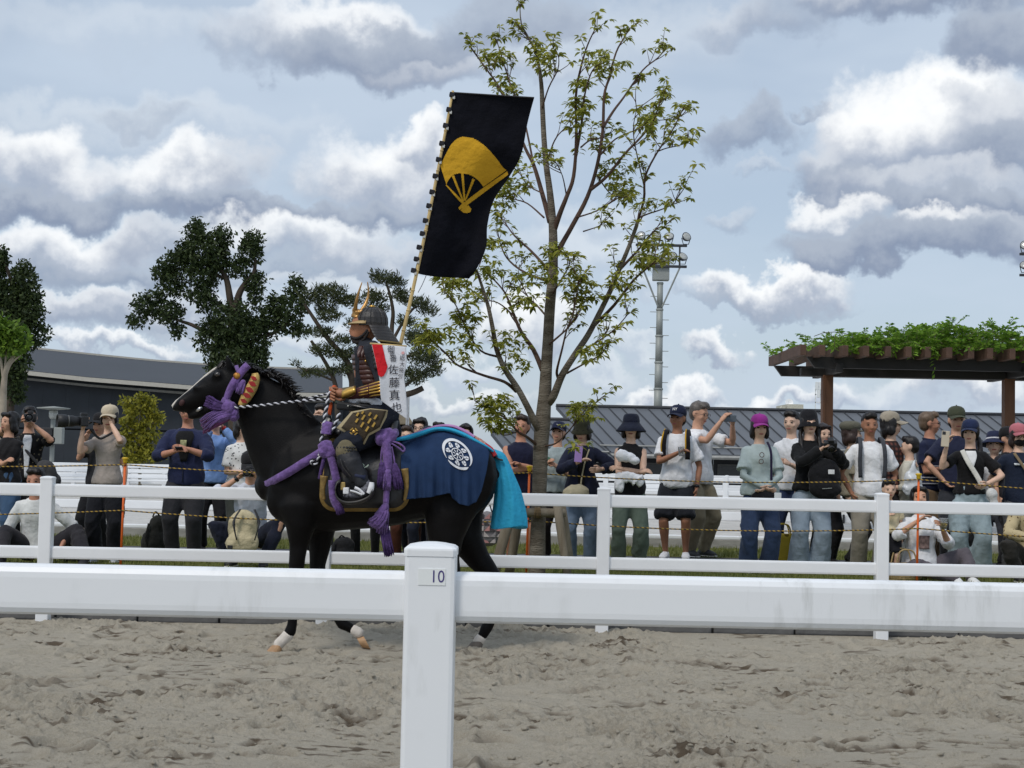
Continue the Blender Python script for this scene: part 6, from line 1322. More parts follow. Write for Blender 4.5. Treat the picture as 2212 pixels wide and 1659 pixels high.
    foot((599, 1409), 16, -.12, M_hoof); foot((1032, 1402), 17, .12, M_dhoof); foot((930, 1406), 17, -.12, M_dhoof); foot((789, 1381), 16, .12, M_hoof, math.radians(-118))
    def sock(st, dy):
        q = MB(); q.tube([hp(x, y, dy) for x, y, r in st], [(r * SH, r * SH * .95) for x, y, r in st], 14, up=(0, -1, 0), rnd=True); q.build('sock', M_sock, root, True)
    sock([(622, 1372, 12.6), (611, 1383, 11.4), (602, 1392, 11.6)], -.12); sock([(765, 1361, 11.2), (774, 1367, 12.2)], .12); sock([(1040, 1377, 11.2), (1034, 1384, 11.8)], .12)
    # face: blaze, eye, nostril
    q = MB(); bl = [(480, 789), (464, 799), (445, 814), (425, 832), (406, 849), (391, 861), (382, 869), (376, 877), (379, 887)]
    q.tube([hp(x - 1.2, y - .8, 0) for x, y in bl], [(.007, .012), (.010, .018), (.011, .018), (.010, .016), (.010, .016), (.009, .015), (.011, .020), (.014, .024), (.008, .014)], 10, up=(0, -1, 0)); 
    q.v = [tuple(v) for v in q.v]
    bz = remesh(q, .008, 2); link('blaze', bz, M_sock, root, True)
    for s in (-1, 1):
        e = MB().ell(hp(470, 809, s * .100), (.020, .012, .016), 12, 8).build('eye', mat('horse_eye', (.02, .014, .01), .08, .2, 5, spec=.8), root, True)
        MB().ell(hp(393, 870, s * .060), (.017, .010, .022), 12, 8, Matrix.Rotation(.5, 3, 'Y')).build('nostril', mat('nostril', srgb(60, 34, 34), .7), root, True)
    MB().tube([hp(437, 880, -.045), hp(430, 884, -.045), hp(424, 887, -.04)], [(.006, .012)] * 3, 8).build('bit', mat('bit_steel', (.5, .5, .5), .25, .05, 5, metal=1), root, True)
    # mane
    mn = MB(); rr = random.Random(5); cr = [(520, 786), (545, 797), (572, 806), (596, 814), (614, 830), (628, 852), (640, 876), (655, 898)]
    crs = spline([V(a, b, 0) for a, b in cr], 10)
    for i in range(520):
        t = rr.random() * (len(crs) - 1); k = min(int(t), len(crs) - 2); c = crs[k].lerp(crs[k + 1], t - k); L = rr.uniform(14, 30) * (1.25 if 570 < c.x < 640 else .8)
        d = rr.choice((-1, -1, 1)) * rr.uniform(0, .06); lean = rr.uniform(-.2, 1.0)
        up = rr.uniform(.1, .6)
        p0 = hp(c.x, c.y + 6, d * .4); p1 = hp(c.x + L * lean * .4, c.y - L * up * .5, d); p2 = hp(c.x + L * lean * .9, c.y - L * up + L * .45 * (1 - up), d * 1.6)
        mn.tube([p0, p1, p2], [.006, .005, .0012], 4)
    for i in range(60):           # forelock
        x = rr.uniform(484, 506); p0 = hp(x, 790, rr.uniform(-.04, .04)); L = rr.uniform(14, 34); mn.tube([p0, hp(x - L * .3, 786 - L * .2, rr.uniform(-.05, .05)), hp(x - L * .75, 790 + L * .2, rr.uniform(-.06, .06))], [.006, .004, .001], 4)
    o = mn.build('mane', mat('mane_hair', (.012, .010, .010), .4, .3, 20), root); o['kind'] = 'stuff'
    return root
HORSE = horse()
from mathutils.bvhtree import BVHTree
_hb = [c for c in HORSE.children if c.name.startswith('body')][0].data
HBVH = BVHTree.FromPolygons([v.co.copy() for v in _hb.vertices], [tuple(p.vertices) for p in _hb.polygons])
def surf(x, y):
    d = ray(x, y).normalized(); h = HBVH.ray_cast(V(0, 0, HC), d)
    return None if h[0] is None else h[0].y - HY
def side(x, y):      # depth offset of the near flank of the trunk under photo point (x, y)
    xs = [586, 606, 645, 700, 760, 820, 880, 930, 980, 1022, 1054, 1066]; cy = [1048, 1046, 1040, 1034, 1040, 1041, 1034, 1024, 1022, 1024, 1026, 1026]; r = [36, 78, 112, 117, 106, 98, 93, 95, 91, 76, 48, 24]; d = [.12, .18, .225, .25, .275, .285, .285, .28, .275, .24, .15, .07]
    c, rr, dd = interp(x, xs, cy), interp(x, xs, r), interp(x, xs, d); k = (y - c) / rr
    e = -dd * math.sqrt(max(0, 1 - k * k)) if k < 0 else -dd * (1 if k > .9 else math.sqrt(max(.2, 1 - k * k)) * .5 + .5)
    h = surf(x, y); return e if h is None else min(e, h)
def ribbon(pts, wd, name, m, parent, thick=.006, off=-.012, n=6, label=None):
    """flat strap: pts (x, y, dy) in photo units, wd half width px"""
    sp = spline([V(*p) for p in pts], n); ws = wd if isinstance(wd, (list, tuple)) else [wd] * len(pts); ws = np.interp(np.linspace(0, 1, len(sp)), np.linspace(0, 1, len(ws)), ws)
    A = []
    for i, c in enumerate(sp):
        t = (sp[min(i + 1, len(sp) - 1)] - sp[max(i - 1, 0)]); nrm = V(-t.y, t.x, 0).normalized() * float(ws[i])
        A.append([hp(c.x + nrm.x * k, c.y + nrm.y * k, c.z + off - thick * (1 - abs(k)) * 1.2) for k in (-1, -.5, 0, .5, 1)])
    q = MB(); q.slab(A, (0, thick + .012, 0)); return q.build(name, m, parent, True)
def tassel(parent, top, tip, w0, w1, dy, m, n=70, seed=1, bend=0, name='tassel'):
    rr = random.Random(seed); q = MB(); ax, ay = top; bx, by = tip
    nx, ny = -(by - ay), bx - ax; l = math.hypot(nx, ny); nx, ny = nx / l, ny / l
    for i in range(n):
        u = rr.uniform(-1, 1); v = rr.uniform(-1, 1); e = rr.uniform(.82, 1.08); pts = []
        for k in range(5):
            t = k / 4; wd = (w0 + (w1 - w0) * t ** .7) * (1 if k else .6); x = ax + (bx - ax) * t * e + nx * wd * u + bend * math.sin(t * 3.14) * nx + rr.uniform(-1, 1) * t; y = ay + (by - ay) * t * e + ny * wd * u + bend * math.sin(t * 3.14) * ny + rr.uniform(-1, 1) * t
            pts.append(hp(x, y, dy + v * wd * SH * .8 - .01))
        q.tube(pts, [.0045, .0048, .0045, .004, .0025], 4)
    q.tube([hp(ax, ay, dy - .01), hp(ax + (bx - ax) * .5, ay + (by - ay) * .5, dy - .01)], [w0 * SH * 1.05, w1 * SH * .75], 10, rnd=True)
    o = q.build(name, m, parent, True); o['kind'] = 'stuff'; return o
def twisted(pts, r, parent, name, pitch=.05, n=10, c1=None, c2=None):
    """two-strand rope along world points"""
    sp = spline(pts, n); L = [0]
    for i in range(1, len(sp)): L.append(L[-1] + (sp[i] - sp[i - 1]).length)
    N = max(8, int(L[-1] / pitch * 8)); Ls = np.linspace(0, L[-1], N); C = np.array([tuple(p) for p in sp]); P = np.stack([np.interp(Ls, L, C[:, k]) for k in range(3)], 1)
    out = []
    for ph in (0, math.pi):
        Q = []
        for i in range(N):
            t = Vector(P[min(i + 1, N - 1)] - P[max(i - 1, 0)]).normalized(); a = t.cross(V(0, 1, 0)); a = a.normalized() if a.length > .05 else V(1, 0, 0); b = t.cross(a); th = Ls[i] / pitch * 6.2832 + ph
            Q.append(Vector(P[i]) + a * (math.cos(th) * r * .55) + b * (math.sin(th) * r * .55))
        out.append(MB().tube(Q, r * .62, 6).build(name, c1 if ph == 0 else c2, parent, True))
    return out
def tack():
    # ---------------- bridle
    br = thing('bridle', 'purple bridle with tassels and a gold and red cheek band on the horse head', 'bridle', hp(480, 840))
    ribbon([(536, 788, -.085), (524, 800, -.105), (505, 826, -.115), (494, 848, -.115), (487, 868, -.11)], [8, 8, 8, 7.5, 6.5], 'cheek_strap', M_purple, br, .01)
    ribbon([(510, 789, -.05), (513, 799, -.09), (517, 806, -.105)], 4, 'brow_strap', M_purple, br, .008)
    q = MB(); c = hp(512, 812, -.125); q.lathe([(.022, 0), (.022, .012), (.012, .018), (.001, .02)], 16, c, Matrix.Rotation(math.radians(90), 3, 'X')); q.build('rosette', mat('gold_red', srgb(190, 140, 60), .4, 0, 40, color2=srgb(120, 40, 30), metal=.5), br, True)
    tassel(br, (525, 826), (517, 850), 6, 9, -.115, M_purple, 60, 2)
    tassel(br, (515, 822), (512, 845), 3, 5, -.12, M_purple2, 20, 12)
    # gold cheek band
    gold = mat('gold_brocade', srgb(190, 158, 92), .5, .2, 40, .5, 90, metal=.3)
    ribbon([(550, 806, -.10), (551, 818, -.112), (543, 838, -.12), (530, 860, -.12), (519, 877, -.115)], [6, 10, 12, 11, 6], 'brocade_band', gold, br, .012)
    for (x, y, s) in ((548, 817, 6.5), (545, 829, 8), (539, 842, 8.5), (533, 854, 8), (526, 866, 6.5)):
        a = .5; P = []
        for t in range(6):
            an = t * 1.0472 + a; P.append(hp(x + math.cos(an) * s * (1.25 if t % 3 == 0 else .7), y + math.sin(an) * s * (1.25 if t % 3 == 0 else .7), -.15))
        MB().poly(P[::-1], (0, .01, 0)).build('red_motif', mat('red_brocade', srgb(150, 34, 34), .7), br)
    # knot and big tassels at the mouth
    q = MB(); q.ell(hp(488, 877, -.12), (.045, .05, .05)); q.ell(hp(497, 885, -.12), (.05, .05, .055)); q.ell(hp(505, 893, -.11), (.04, .045, .06)); me = remesh(q, .01, 1); wrinkle(me, .011, 34, 3); link('knot', me, M_purple, br, True)
    tassel(br, (488, 880), (446, 866), 7, 13, -.13, M_purple2, 90, 3, bend=-4)
    tassel(br, (503, 892), (440, 918), 9, 14, -.12, M_purple, 130, 4, bend=8)
    tassel(br, (490, 905), (438, 922), 6, 15, -.11, mat('plum_tassel', srgb(104, 56, 96), .85, .2, 20), 70, 5, bend=4)
    # ---------------- reins
    WR = mat('rope_white', srgb(206, 206, 212), .85, .08, 30); BR = mat('rope_black', srgb(26, 26, 34), .85, .1, 30)
    rn = thing('reins', 'black and white twisted rope reins from the bridle to the rider hands', 'reins', hp(600, 870, -.15))
    twisted([hp(506, 880, -.14), hp(560, 876, -.17), (hp(620, 869, -.18)), hp(680, 864, -.16), hp(742, 862, -.14)], .0085, rn, 'rope', .045, 10, WR, BR)
    twisted([hp(655, 864, .06), hp(680, 857, .04), hp(712, 850, -.02)], .0075, rn, 'rope', .045, 8, WR, BR)
    twisted([hp(711, 846, -.17), hp(706, 875, -.2), hp(700, 910, -.24), hp(694, 950, -.27), hp(690, 985, -.28)], .0105, rn, 'rope', .05, 8, WR, BR)
    twisted([hp(733, 893, -.22), hp(726, 912, -.25), hp(716, 935, -.27)], .011, rn, 'rope', .05, 8, WR, BR)
    twisted([hp(690, 985, -.28), hp(683, 1001, -.28), hp(676, 1004, -.28), hp(672, 996, -.28), hp(680, 992, -.28)], .009, rn, 'rope', .045, 8, WR, BR)
    # ---------------- saddle set
    sd_ = thing('saddle', 'black saddle with gold edged flap and purple straps on the horse back', 'saddle', hp(790, 1000, -.3))
    D0 = -.305
    L, R_, B, Tp = 690, 884, 1105, 945
    def rr_pts(inset, n=10):
        out = []; l, r, b, t = L + inset, R_ - inset, B - inset, Tp + inset; rad = 34 - inset * .8
        for (cx, cy, a0) in ((l + rad + 4, t + rad, 180), (r - rad * 1.6, t + rad * 1.3, 270), (r - rad, b - rad, 0), (l + rad, b - rad, 90)):
            for k in range(n + 1):
                a = math.radians(a0 + 90 * k / n); rx = rad * (1.6 if a0 == 270 else 1); ry = rad * (1.3 if a0 == 270 else 1); out.append((cx + math.cos(a) * rx, cy + math.sin(a) * ry))
        return out
    def fd(x, y): return min(side(x, y), side(x, 1040)) * 1.0 - .022 if y > 1040 else side(x, y) - .022
    def panel(inset, extra, name, m, thick, par):
        o = rr_pts(inset); cx, cy = (L + R_) / 2, (B + Tp) / 2; rings = []
        for k in (1, .8, .6, .4, .2, .02): rings.append([hp(cx + (x - cx) * k, cy + (y - cy) * k, fd(cx + (x - cx) * k, cy + (y - cy) * k) + extra) for x, y in o + [o[0]]])
        q = MB(); q.slab(rings, (0, thick, 0)); return q.build(name, m, par, True)
    gold2 = mat('aged_gold_edge', srgb(150, 122, 66), .5, .0, 18, .4, 60, color2=srgb(106, 84, 44), metal=.25); M_leath = mat('black_leather', srgb(34, 33, 35), .38, .2, 5, .15, 60, spec=.5)
    panel(0, 0, 'flap_edge', gold2, .012, sd_); panel(7.5, -.008, 'flap', M_leath, .006, sd_)
    for pts in ([(694, 1012), (716, 1030), (704, 1056), (699, 1095), (690, 1085)], [(882, 1000), (866, 1014), (872, 1060), (874, 1090), (884, 1080)]):
        pass
    ribbon([(700, 1028, -.335), (697, 1056, -.335), (700, 1080, -.335)], [9, 5, 3], 'edge_corner', gold2, sd_, .004, -.002); ribbon([(874, 1012, -.325), (878, 1050, -.325), (874, 1082, -.325)], [8, 5, 3], 'edge_corner', gold2, sd_, .004, -.002)
    # saddle seat and bows
    q = MB(); q.tube([hp(725, 935, 0), hp(760, 936, 0), hp(800, 940, 0), hp(840, 932, 0)], [(26 * SH, .2), (20 * SH, .24), (20 * SH, .25), (26 * SH, .22)], 16, up=(0, -1, 0), rnd=True)
    q.tube([hp(712, 940, -.24), hp(708, 905, -.16), hp(706, 895, 0), hp(708, 905, .16), hp(712, 940, .24)], .03, 10, up=(1, 0, 0)); q.tube([hp(846, 950, -.26), hp(850, 912, -.18), hp(852, 902, 0), hp(850, 912, .18), hp(846, 950, .26)], .03, 10, up=(1, 0, 0))
    me = remesh(q, .013, 3); link('seat', me, M_leath, sd_, True)
    MB().tube(spline([hp(706, 940, -.27), hp(700, 925, -.25), hp(708, 905, -.2)], 5), [(.02, .012)] * 11, 8).build('bow_trim', mat('saddle_cream', srgb(190, 184, 170), .6), sd_, True)
    ribbon([(709, 910, -.22), (706, 922, -.26), (704, 938, -.28)], 11, 'bow_cover', M_purple, sd_, .012)
    # chest strap
    def fs(x, y, o=-.02): return side(x, y) + o
    ribbon([(706, 968, -.30), (680, 985, fs(680, 985, -.03)), (655, 1000, fs(655, 1000, -.03)), (625, 1019, fs(625, 1019, -.02)), (598, 1034, fs(598, 1034, -.02)), (574, 1047, -.10), (566, 1048, -.04)], [9, 9, 9, 9, 8.5, 8, 6], 'chest_strap', M_purple, sd_, .012)
    q = MB(); q.ell(hp(704, 970, -.335), (.055, .04, .06)); q.ell(hp(712, 974, -.335), (.05, .04, .045)); me = remesh(q, .01, 1); wrinkle(me, .012, 30, 8); link('knot', me, M_purple, sd_, True)
    ribbon([(712, 980, -.34), (718, 1000, -.345), (724, 1025, -.345), (727, 1040, -.345)], [8, 8, 8.5, 9], 'girth_strap', M_purple, sd_, .012)
    ribbon([(719, 1038, -.365), (718, 1060, -.36), (722, 1080, -.36), (733, 1100, -.355)], [10, 8, 9, 9], 'girth_strap', M_purple, sd_, .014); tassel(sd_, (731, 1094), (736, 1110), 7, 9, -.355, M_purple2, 50, 21)
    ribbon([(700, 990, -.32), (694, 1015, -.32), (690, 1035, -.31)], 4, 'strap_end', M_purple2, sd_, .008)
    # rear strap with tassels
    q = MB(); q.ell(hp(832, 944, -.315), (.075, .05, .06)); q.ell(hp(840, 937, -.28), (.06, .07, .04)); me = remesh(q, .011, 1); wrinkle(me, .013, 28, 9); link('knot', me, M_purple, sd_, True)
    ribbon([(833, 948, -.33), (836, 980, -.345), (838, 1010, -.35), (839, 1040, -.35)], [9, 10, 10, 9], 'rear_strap', M_purple, sd_, .014)
    tassel(sd_, (825, 1004), (824, 1052), 6, 9, -.35, M_purple2, 90, 6); tassel(sd_, (853, 1006), (861, 1054), 6, 10, -.35, M_purple2, 90, 7); tassel(sd_, (838, 1020), (836, 1058), 7, 8, -.36, M_purple, 70, 27)
    ribbon([(836, 1050, -.35), (834, 1075, -.355), (833, 1098, -.36)], [6, 6.5, 6], 'rear_strap', M_purple, sd_, .014)
    tassel(sd_, (832, 1095), (806, 1136), 8, 15, -.37, M_purple, 150, 8, bend=-6); tassel(sd_, (826, 1120), (840, 1196), 9, 10, -.34, M_purple2, 130, 9); tassel(sd_, (832, 1096), (824, 1150), 8, 12, -.36, M_purple, 80, 33)
    for pts in ([(826, 965, -.34), (823, 990, -.345), (825, 1006, -.35)], [(846, 965, -.34), (851, 990, -.345), (853, 1008, -.35)], [(842, 952, -.33), (862, 958, -.34), (874, 968, -.345), (871, 975, -.345), (862, 968, -.345), (846, 958, -.34)]):
        MB().tube(spline([hp(*p) for p in pts], 6), .006, 6).build('cord', M_purple, sd_, True)
    for pts in ([(775, 985, -.34), (776, 1000, -.345), (782, 1010, -.345), (786, 1005, -.345), (780, 1000, -.345)], [(783, 1012, -.345), (792, 1008, -.345), (796, 1004, -.345)]):
        MB().tube(spline([hp(*p) for p in pts], 6), .004, 6).build('cord', mat('white_cord', srgb(190, 206, 190), .8), sd_, True)
    # stirrup
    stp = thing('stirrup', 'black cup shaped stirrup under the rider foot', 'stirrup', hp(760, 1085, -.42))
    P = []
    for i in range(13):
        t = i / 12; x = 806 - 62 * t if t < .8 else 756 - (t - .8) * 130; 
        P.append(t)
    path = [(806, 1056), (798, 1070), (776, 1080), (750, 1082), (733, 1074), (727, 1058), (730, 1042), (737, 1038)]
    sp = spline([hp(x, y, -.42) for x, y in path], 6); q = MB(); q.tube(sp, [(.012 + .0 * i, .055) for i in range(len(sp))], 12, up=(0, 1, 0)); 
    q2 = MB(); A = []
    for i, c in enumerate(sp):
        t = (sp[min(i + 1, len(sp) - 1)] - sp[max(i - 1, 0)]).normalized(); nrm = t.cross(V(0, 1, 0)).normalized(); wdt = .058 if i < len(sp) - 14 else .058 - .035 * (i - len(sp) + 14) / 14
        A.append([c + V(0, wdt * k, 0) + nrm * (.010 * (1 - k * k)) for k in (-1, -.6, -.2, .2, .6, 1)])
    q2.slab(A, (0, 0, -.014)); q2.build('footplate', mat('stirrup_iron', srgb(48, 46, 44), .45, .2, 8, spec=.5), stp, True)
    MB().bbox(hp(741, 1050, -.42), (.03, .03, .05), .006).build('buckle', mat('brass', srgb(186, 158, 100), .35, .1, 10, metal=.8), stp)
    # ---------------- croup cloth
    cr_ = thing('croup_cloth', 'dark blue cloth with a white wheel emblem over the horse croup', 'horse cloth', hp(960, 930))
    hem = ([866, 884, 930, 960, 973, 976, 993, 1012, 1029, 1040, 1051, 1057, 1060], [1078, 1077, 1073, 1066, 1064, 1074, 1088, 1092, 1083, 1060, 1017, 979, 972])
    topl = ([866, 900, 935, 960, 1000, 1030, 1051, 1060], [944, 934, 925, 923, 933, 947, 962, 970])
    xs = np.linspace(866, 1060, 120); nt = 70; G = []
    def cs(x, y):        # depth of the cloth at a photo point on the near side
        yt = interp(x, *topl); k = max(0.0, (y - yt)) / 92.0; dd = interp(x, [866, 930, 980, 1022, 1045, 1060], [.295, .292, .29, .265, .22, .12])
        base_ = -dd * (1 - (1 - min(k, 1)) ** 2.2) ** .5
        h_ = surf(x, y)
        if h_ is not None and h_ < base_ and k > .05: base_ = h_
        return base_ - .022 - .012 * max(0, k - .7) * math.sin(x * .16 + y * .01) - .008 * math.sin(x * .33 + 1.3) * max(0, k - .5) - .010 * math.exp(-((x - 968 - (y - 1000) * .06) / 6) ** 2) * max(0, min(1, (y - 990) / 60))
    for x in xs:
        yt, yb = interp(x, *topl), interp(x, *hem); row = []
        for j in range(16): # far side, short
            t = 1 - j / 16; yy = yt + 80 * t ** 1.5; row.append(hp(x, yy, -cs(x, yy) - .02 * 0))
        for j in range(nt):
            t = (j / (nt - 1)) ** 1.25; yy = yt + (yb - yt) * t; row.append(hp(x, yy, cs(x, yy)))
        G.append(row)
    q = MB(); q.slab(G, (0, 0, -.004)); q.build('cloth', mat('indigo_cloth', srgb(36, 56, 88), .85, .12, 12, .5, 220, spec=.15), cr_, True)
    # emblem: white pieces laid on the cloth
    wm = mat('white_dye', srgb(216, 218, 222), .85, .05, 20); ec = (988, 981)
    def E(x, y): # emblem plane coordinates (px) -> slightly skewed
        X = ec[0] + x * 1.0 + y * .18; Y_ = ec[1] + y * 1.02 + x * .28; return hp(X, Y_, cs(X, Y_) - .008)
    def strip(pts_in, pts_out, name):
        q = MB(); q.slab([[E(*a), E(*b)] for a, b in zip(pts_in, pts_out)], (0, .004, 0)); q.build(name, wm, cr_)
    def arc(r0, r1, a0, a1, n, name, taper=False):
        I, O = [], []
        for k in range(n + 1):
            a = math.radians(a0 + (a1 - a0) * k / n); w = 1 if not taper else min(1, min(k, n - k) / n * 5 + .15)
            m_ = (r0 + r1) / 2; I.append((math.cos(a) * (m_ - (m_ - r0) * w), math.sin(a) * (m_ - (m_ - r0) * w))); O.append((math.cos(a) * (m_ + (r1 - m_) * w), math.sin(a) * (m_ + (r1 - m_) * w)))
        strip(I, O, name)
    arc(27, 32.5, 150, 400, 44, 'emblem_ring', True); arc(27, 32.5, 48, 142, 26, 'emblem_ring', True); arc(11.2, 13, 0, 360, 30, 'emblem_hub_ring')
    arc(0.1, 3.0, 0, 360, 12, 'emblem_hub')
    for k in range(8):
        a = math.radians(45 * k + 10); ca, sa = math.cos(a), math.sin(a)
        strip([(ca * 4.6 - sa * .9, sa * 4.6 + ca * .9), (ca * 9.8 - sa * .9, sa * 9.8 + ca * .9)], [(ca * 4.6 + sa * .9, sa * 4.6 - ca * .9), (ca * 9.8 + sa * .9, sa * 9.8 - ca * .9)], 'emblem_spoke')
        cx, cy = ca * 20, sa * 20; b = a + .5 * (1 if k % 2 else -1); cb, sb = math.cos(b), math.sin(b)
        def Lc(u, v): return (cx + u * cb - v * sb, cy + u * sb + v * cb)
        for quad in (((-5.4, -3.6), (-.6, -4.8), (-.6, -.4), (-6, -.4)), ((.4, -4.8), (4.9, -3), (5.4, 1.2), (.4, -.4)), ((-5.4, .6), (.2, .6), (4.6, 2.4), (-2.4, 4.8))):
            strip([Lc(*quad[0]), Lc(*quad[3])], [Lc(*quad[1]), Lc(*quad[2])], 'emblem_block')
    # ribbons along the top of the cloth
    CY = mat('cyan_cloth', srgb(48, 158, 196), .75, .1, 10, .5, 60, spec=.2); PK = mat('pink_cloth', srgb(176, 128, 176), .75, .15, 12)
    ribbon([(852, 950, -.24), (880, 945, -.20), (910, 936, -.17), (940, 927, -.14), (970, 928, -.14), (1000, 938, -.15), (1030, 954, -.15), (1052, 966, -.12), (1066, 976, -.08)], [3, 5, 5, 4.5, 4.5, 4.5, 4, 3.5, 2.5], 'cyan_ribbon', CY, cr_, .012, -.03)
    ribbon([(862, 948, -.16), (890, 941, -.12), (920, 929, -.06), (950, 921, -.05), (980, 922, -.06), (1008, 935, -.06), (1024, 945, -.06)], [4, 4.5, 4, 4, 4, 5, 4], 'pink_ribbon', PK, cr_, .012, -.03)
    # ---------------- tail
    tl = thing('tail_cover', 'bright cyan cloth bag tied over the horse tail', 'tail cover', hp(1100, 1140))
    cov = [(1060, 972, 8, .03), (1074, 982, 14, .05), (1083, 1002, 17, .055), (1090, 1030, 22, .065), (1096, 1060, 29, .075), (1099, 1090, 34, .08), (1100, 1118, 38, .08), (1100, 1140, 40, .075)]
    sp = spline([V(x, y, r) for x, y, r, d in cov], 6); ds = np.interp(np.linspace(0, 1, len(sp)), np.linspace(0, 1, len(cov)), [c[3] for c in cov]); vs = []; fs_ = []; n = 56
    for i, c in enumerate(sp):
        f = i / (len(sp) - 1)
        for k in range(n):
            a = 6.2832 * k / n; fold = 1 + (.10 * math.sin(5 * a + 2 * f) + .06 * math.sin(11 * a + 5 * f)) * min(1, f * 2)
            xx = c.x + math.cos(a) * c.z * (1 + .02 * math.sin(9 * f)); yy = c.y + (-.25 * math.cos(a) * c.z * (1 - f)) + 3 * f * math.sin(a * 2)
            vs.append(hp(xx, yy, .0 + math.sin(a) * float(ds[i]) * fold))
    for i in range(len(sp) - 1):
        for k in range(n): fs_.append((i * n + k, i * n + (k + 1) % n, (i + 1) * n + (k + 1) % n, (i + 1) * n + k))
    fs_.append(tuple((len(sp) - 1) * n + k for k in range(n))); q = MB(); q.add(vs, fs_); co = q.build('bag', CY, tl, True)
    twr = mat('red_binding', srgb(176, 36, 40), .7, .1, 20); twb = mat('cream_brocade', srgb(190, 160, 140), .7, .0, 60, color2=srgb(160, 60, 60))
    ribbon([(1018, 941, -.03), (1036, 953, -.03), (1048, 962, -.03)], [4, 6, 6], 'tail_binding', twb, tl, .03, -.03); ribbon([(1046, 961, -.03), (1058, 972, -.04), (1068, 986, -.05)], [6, 8, 7], 'tail_binding', twr, tl, .03, -.04)
    MB().tube(spline([hp(1066, 985, -.06), hp(1078, 992, -.07), hp(1086, 994, -.07)], 4), [(.012, .006)] * 9, 8).build('tie', M_black, tl, True)
tack()
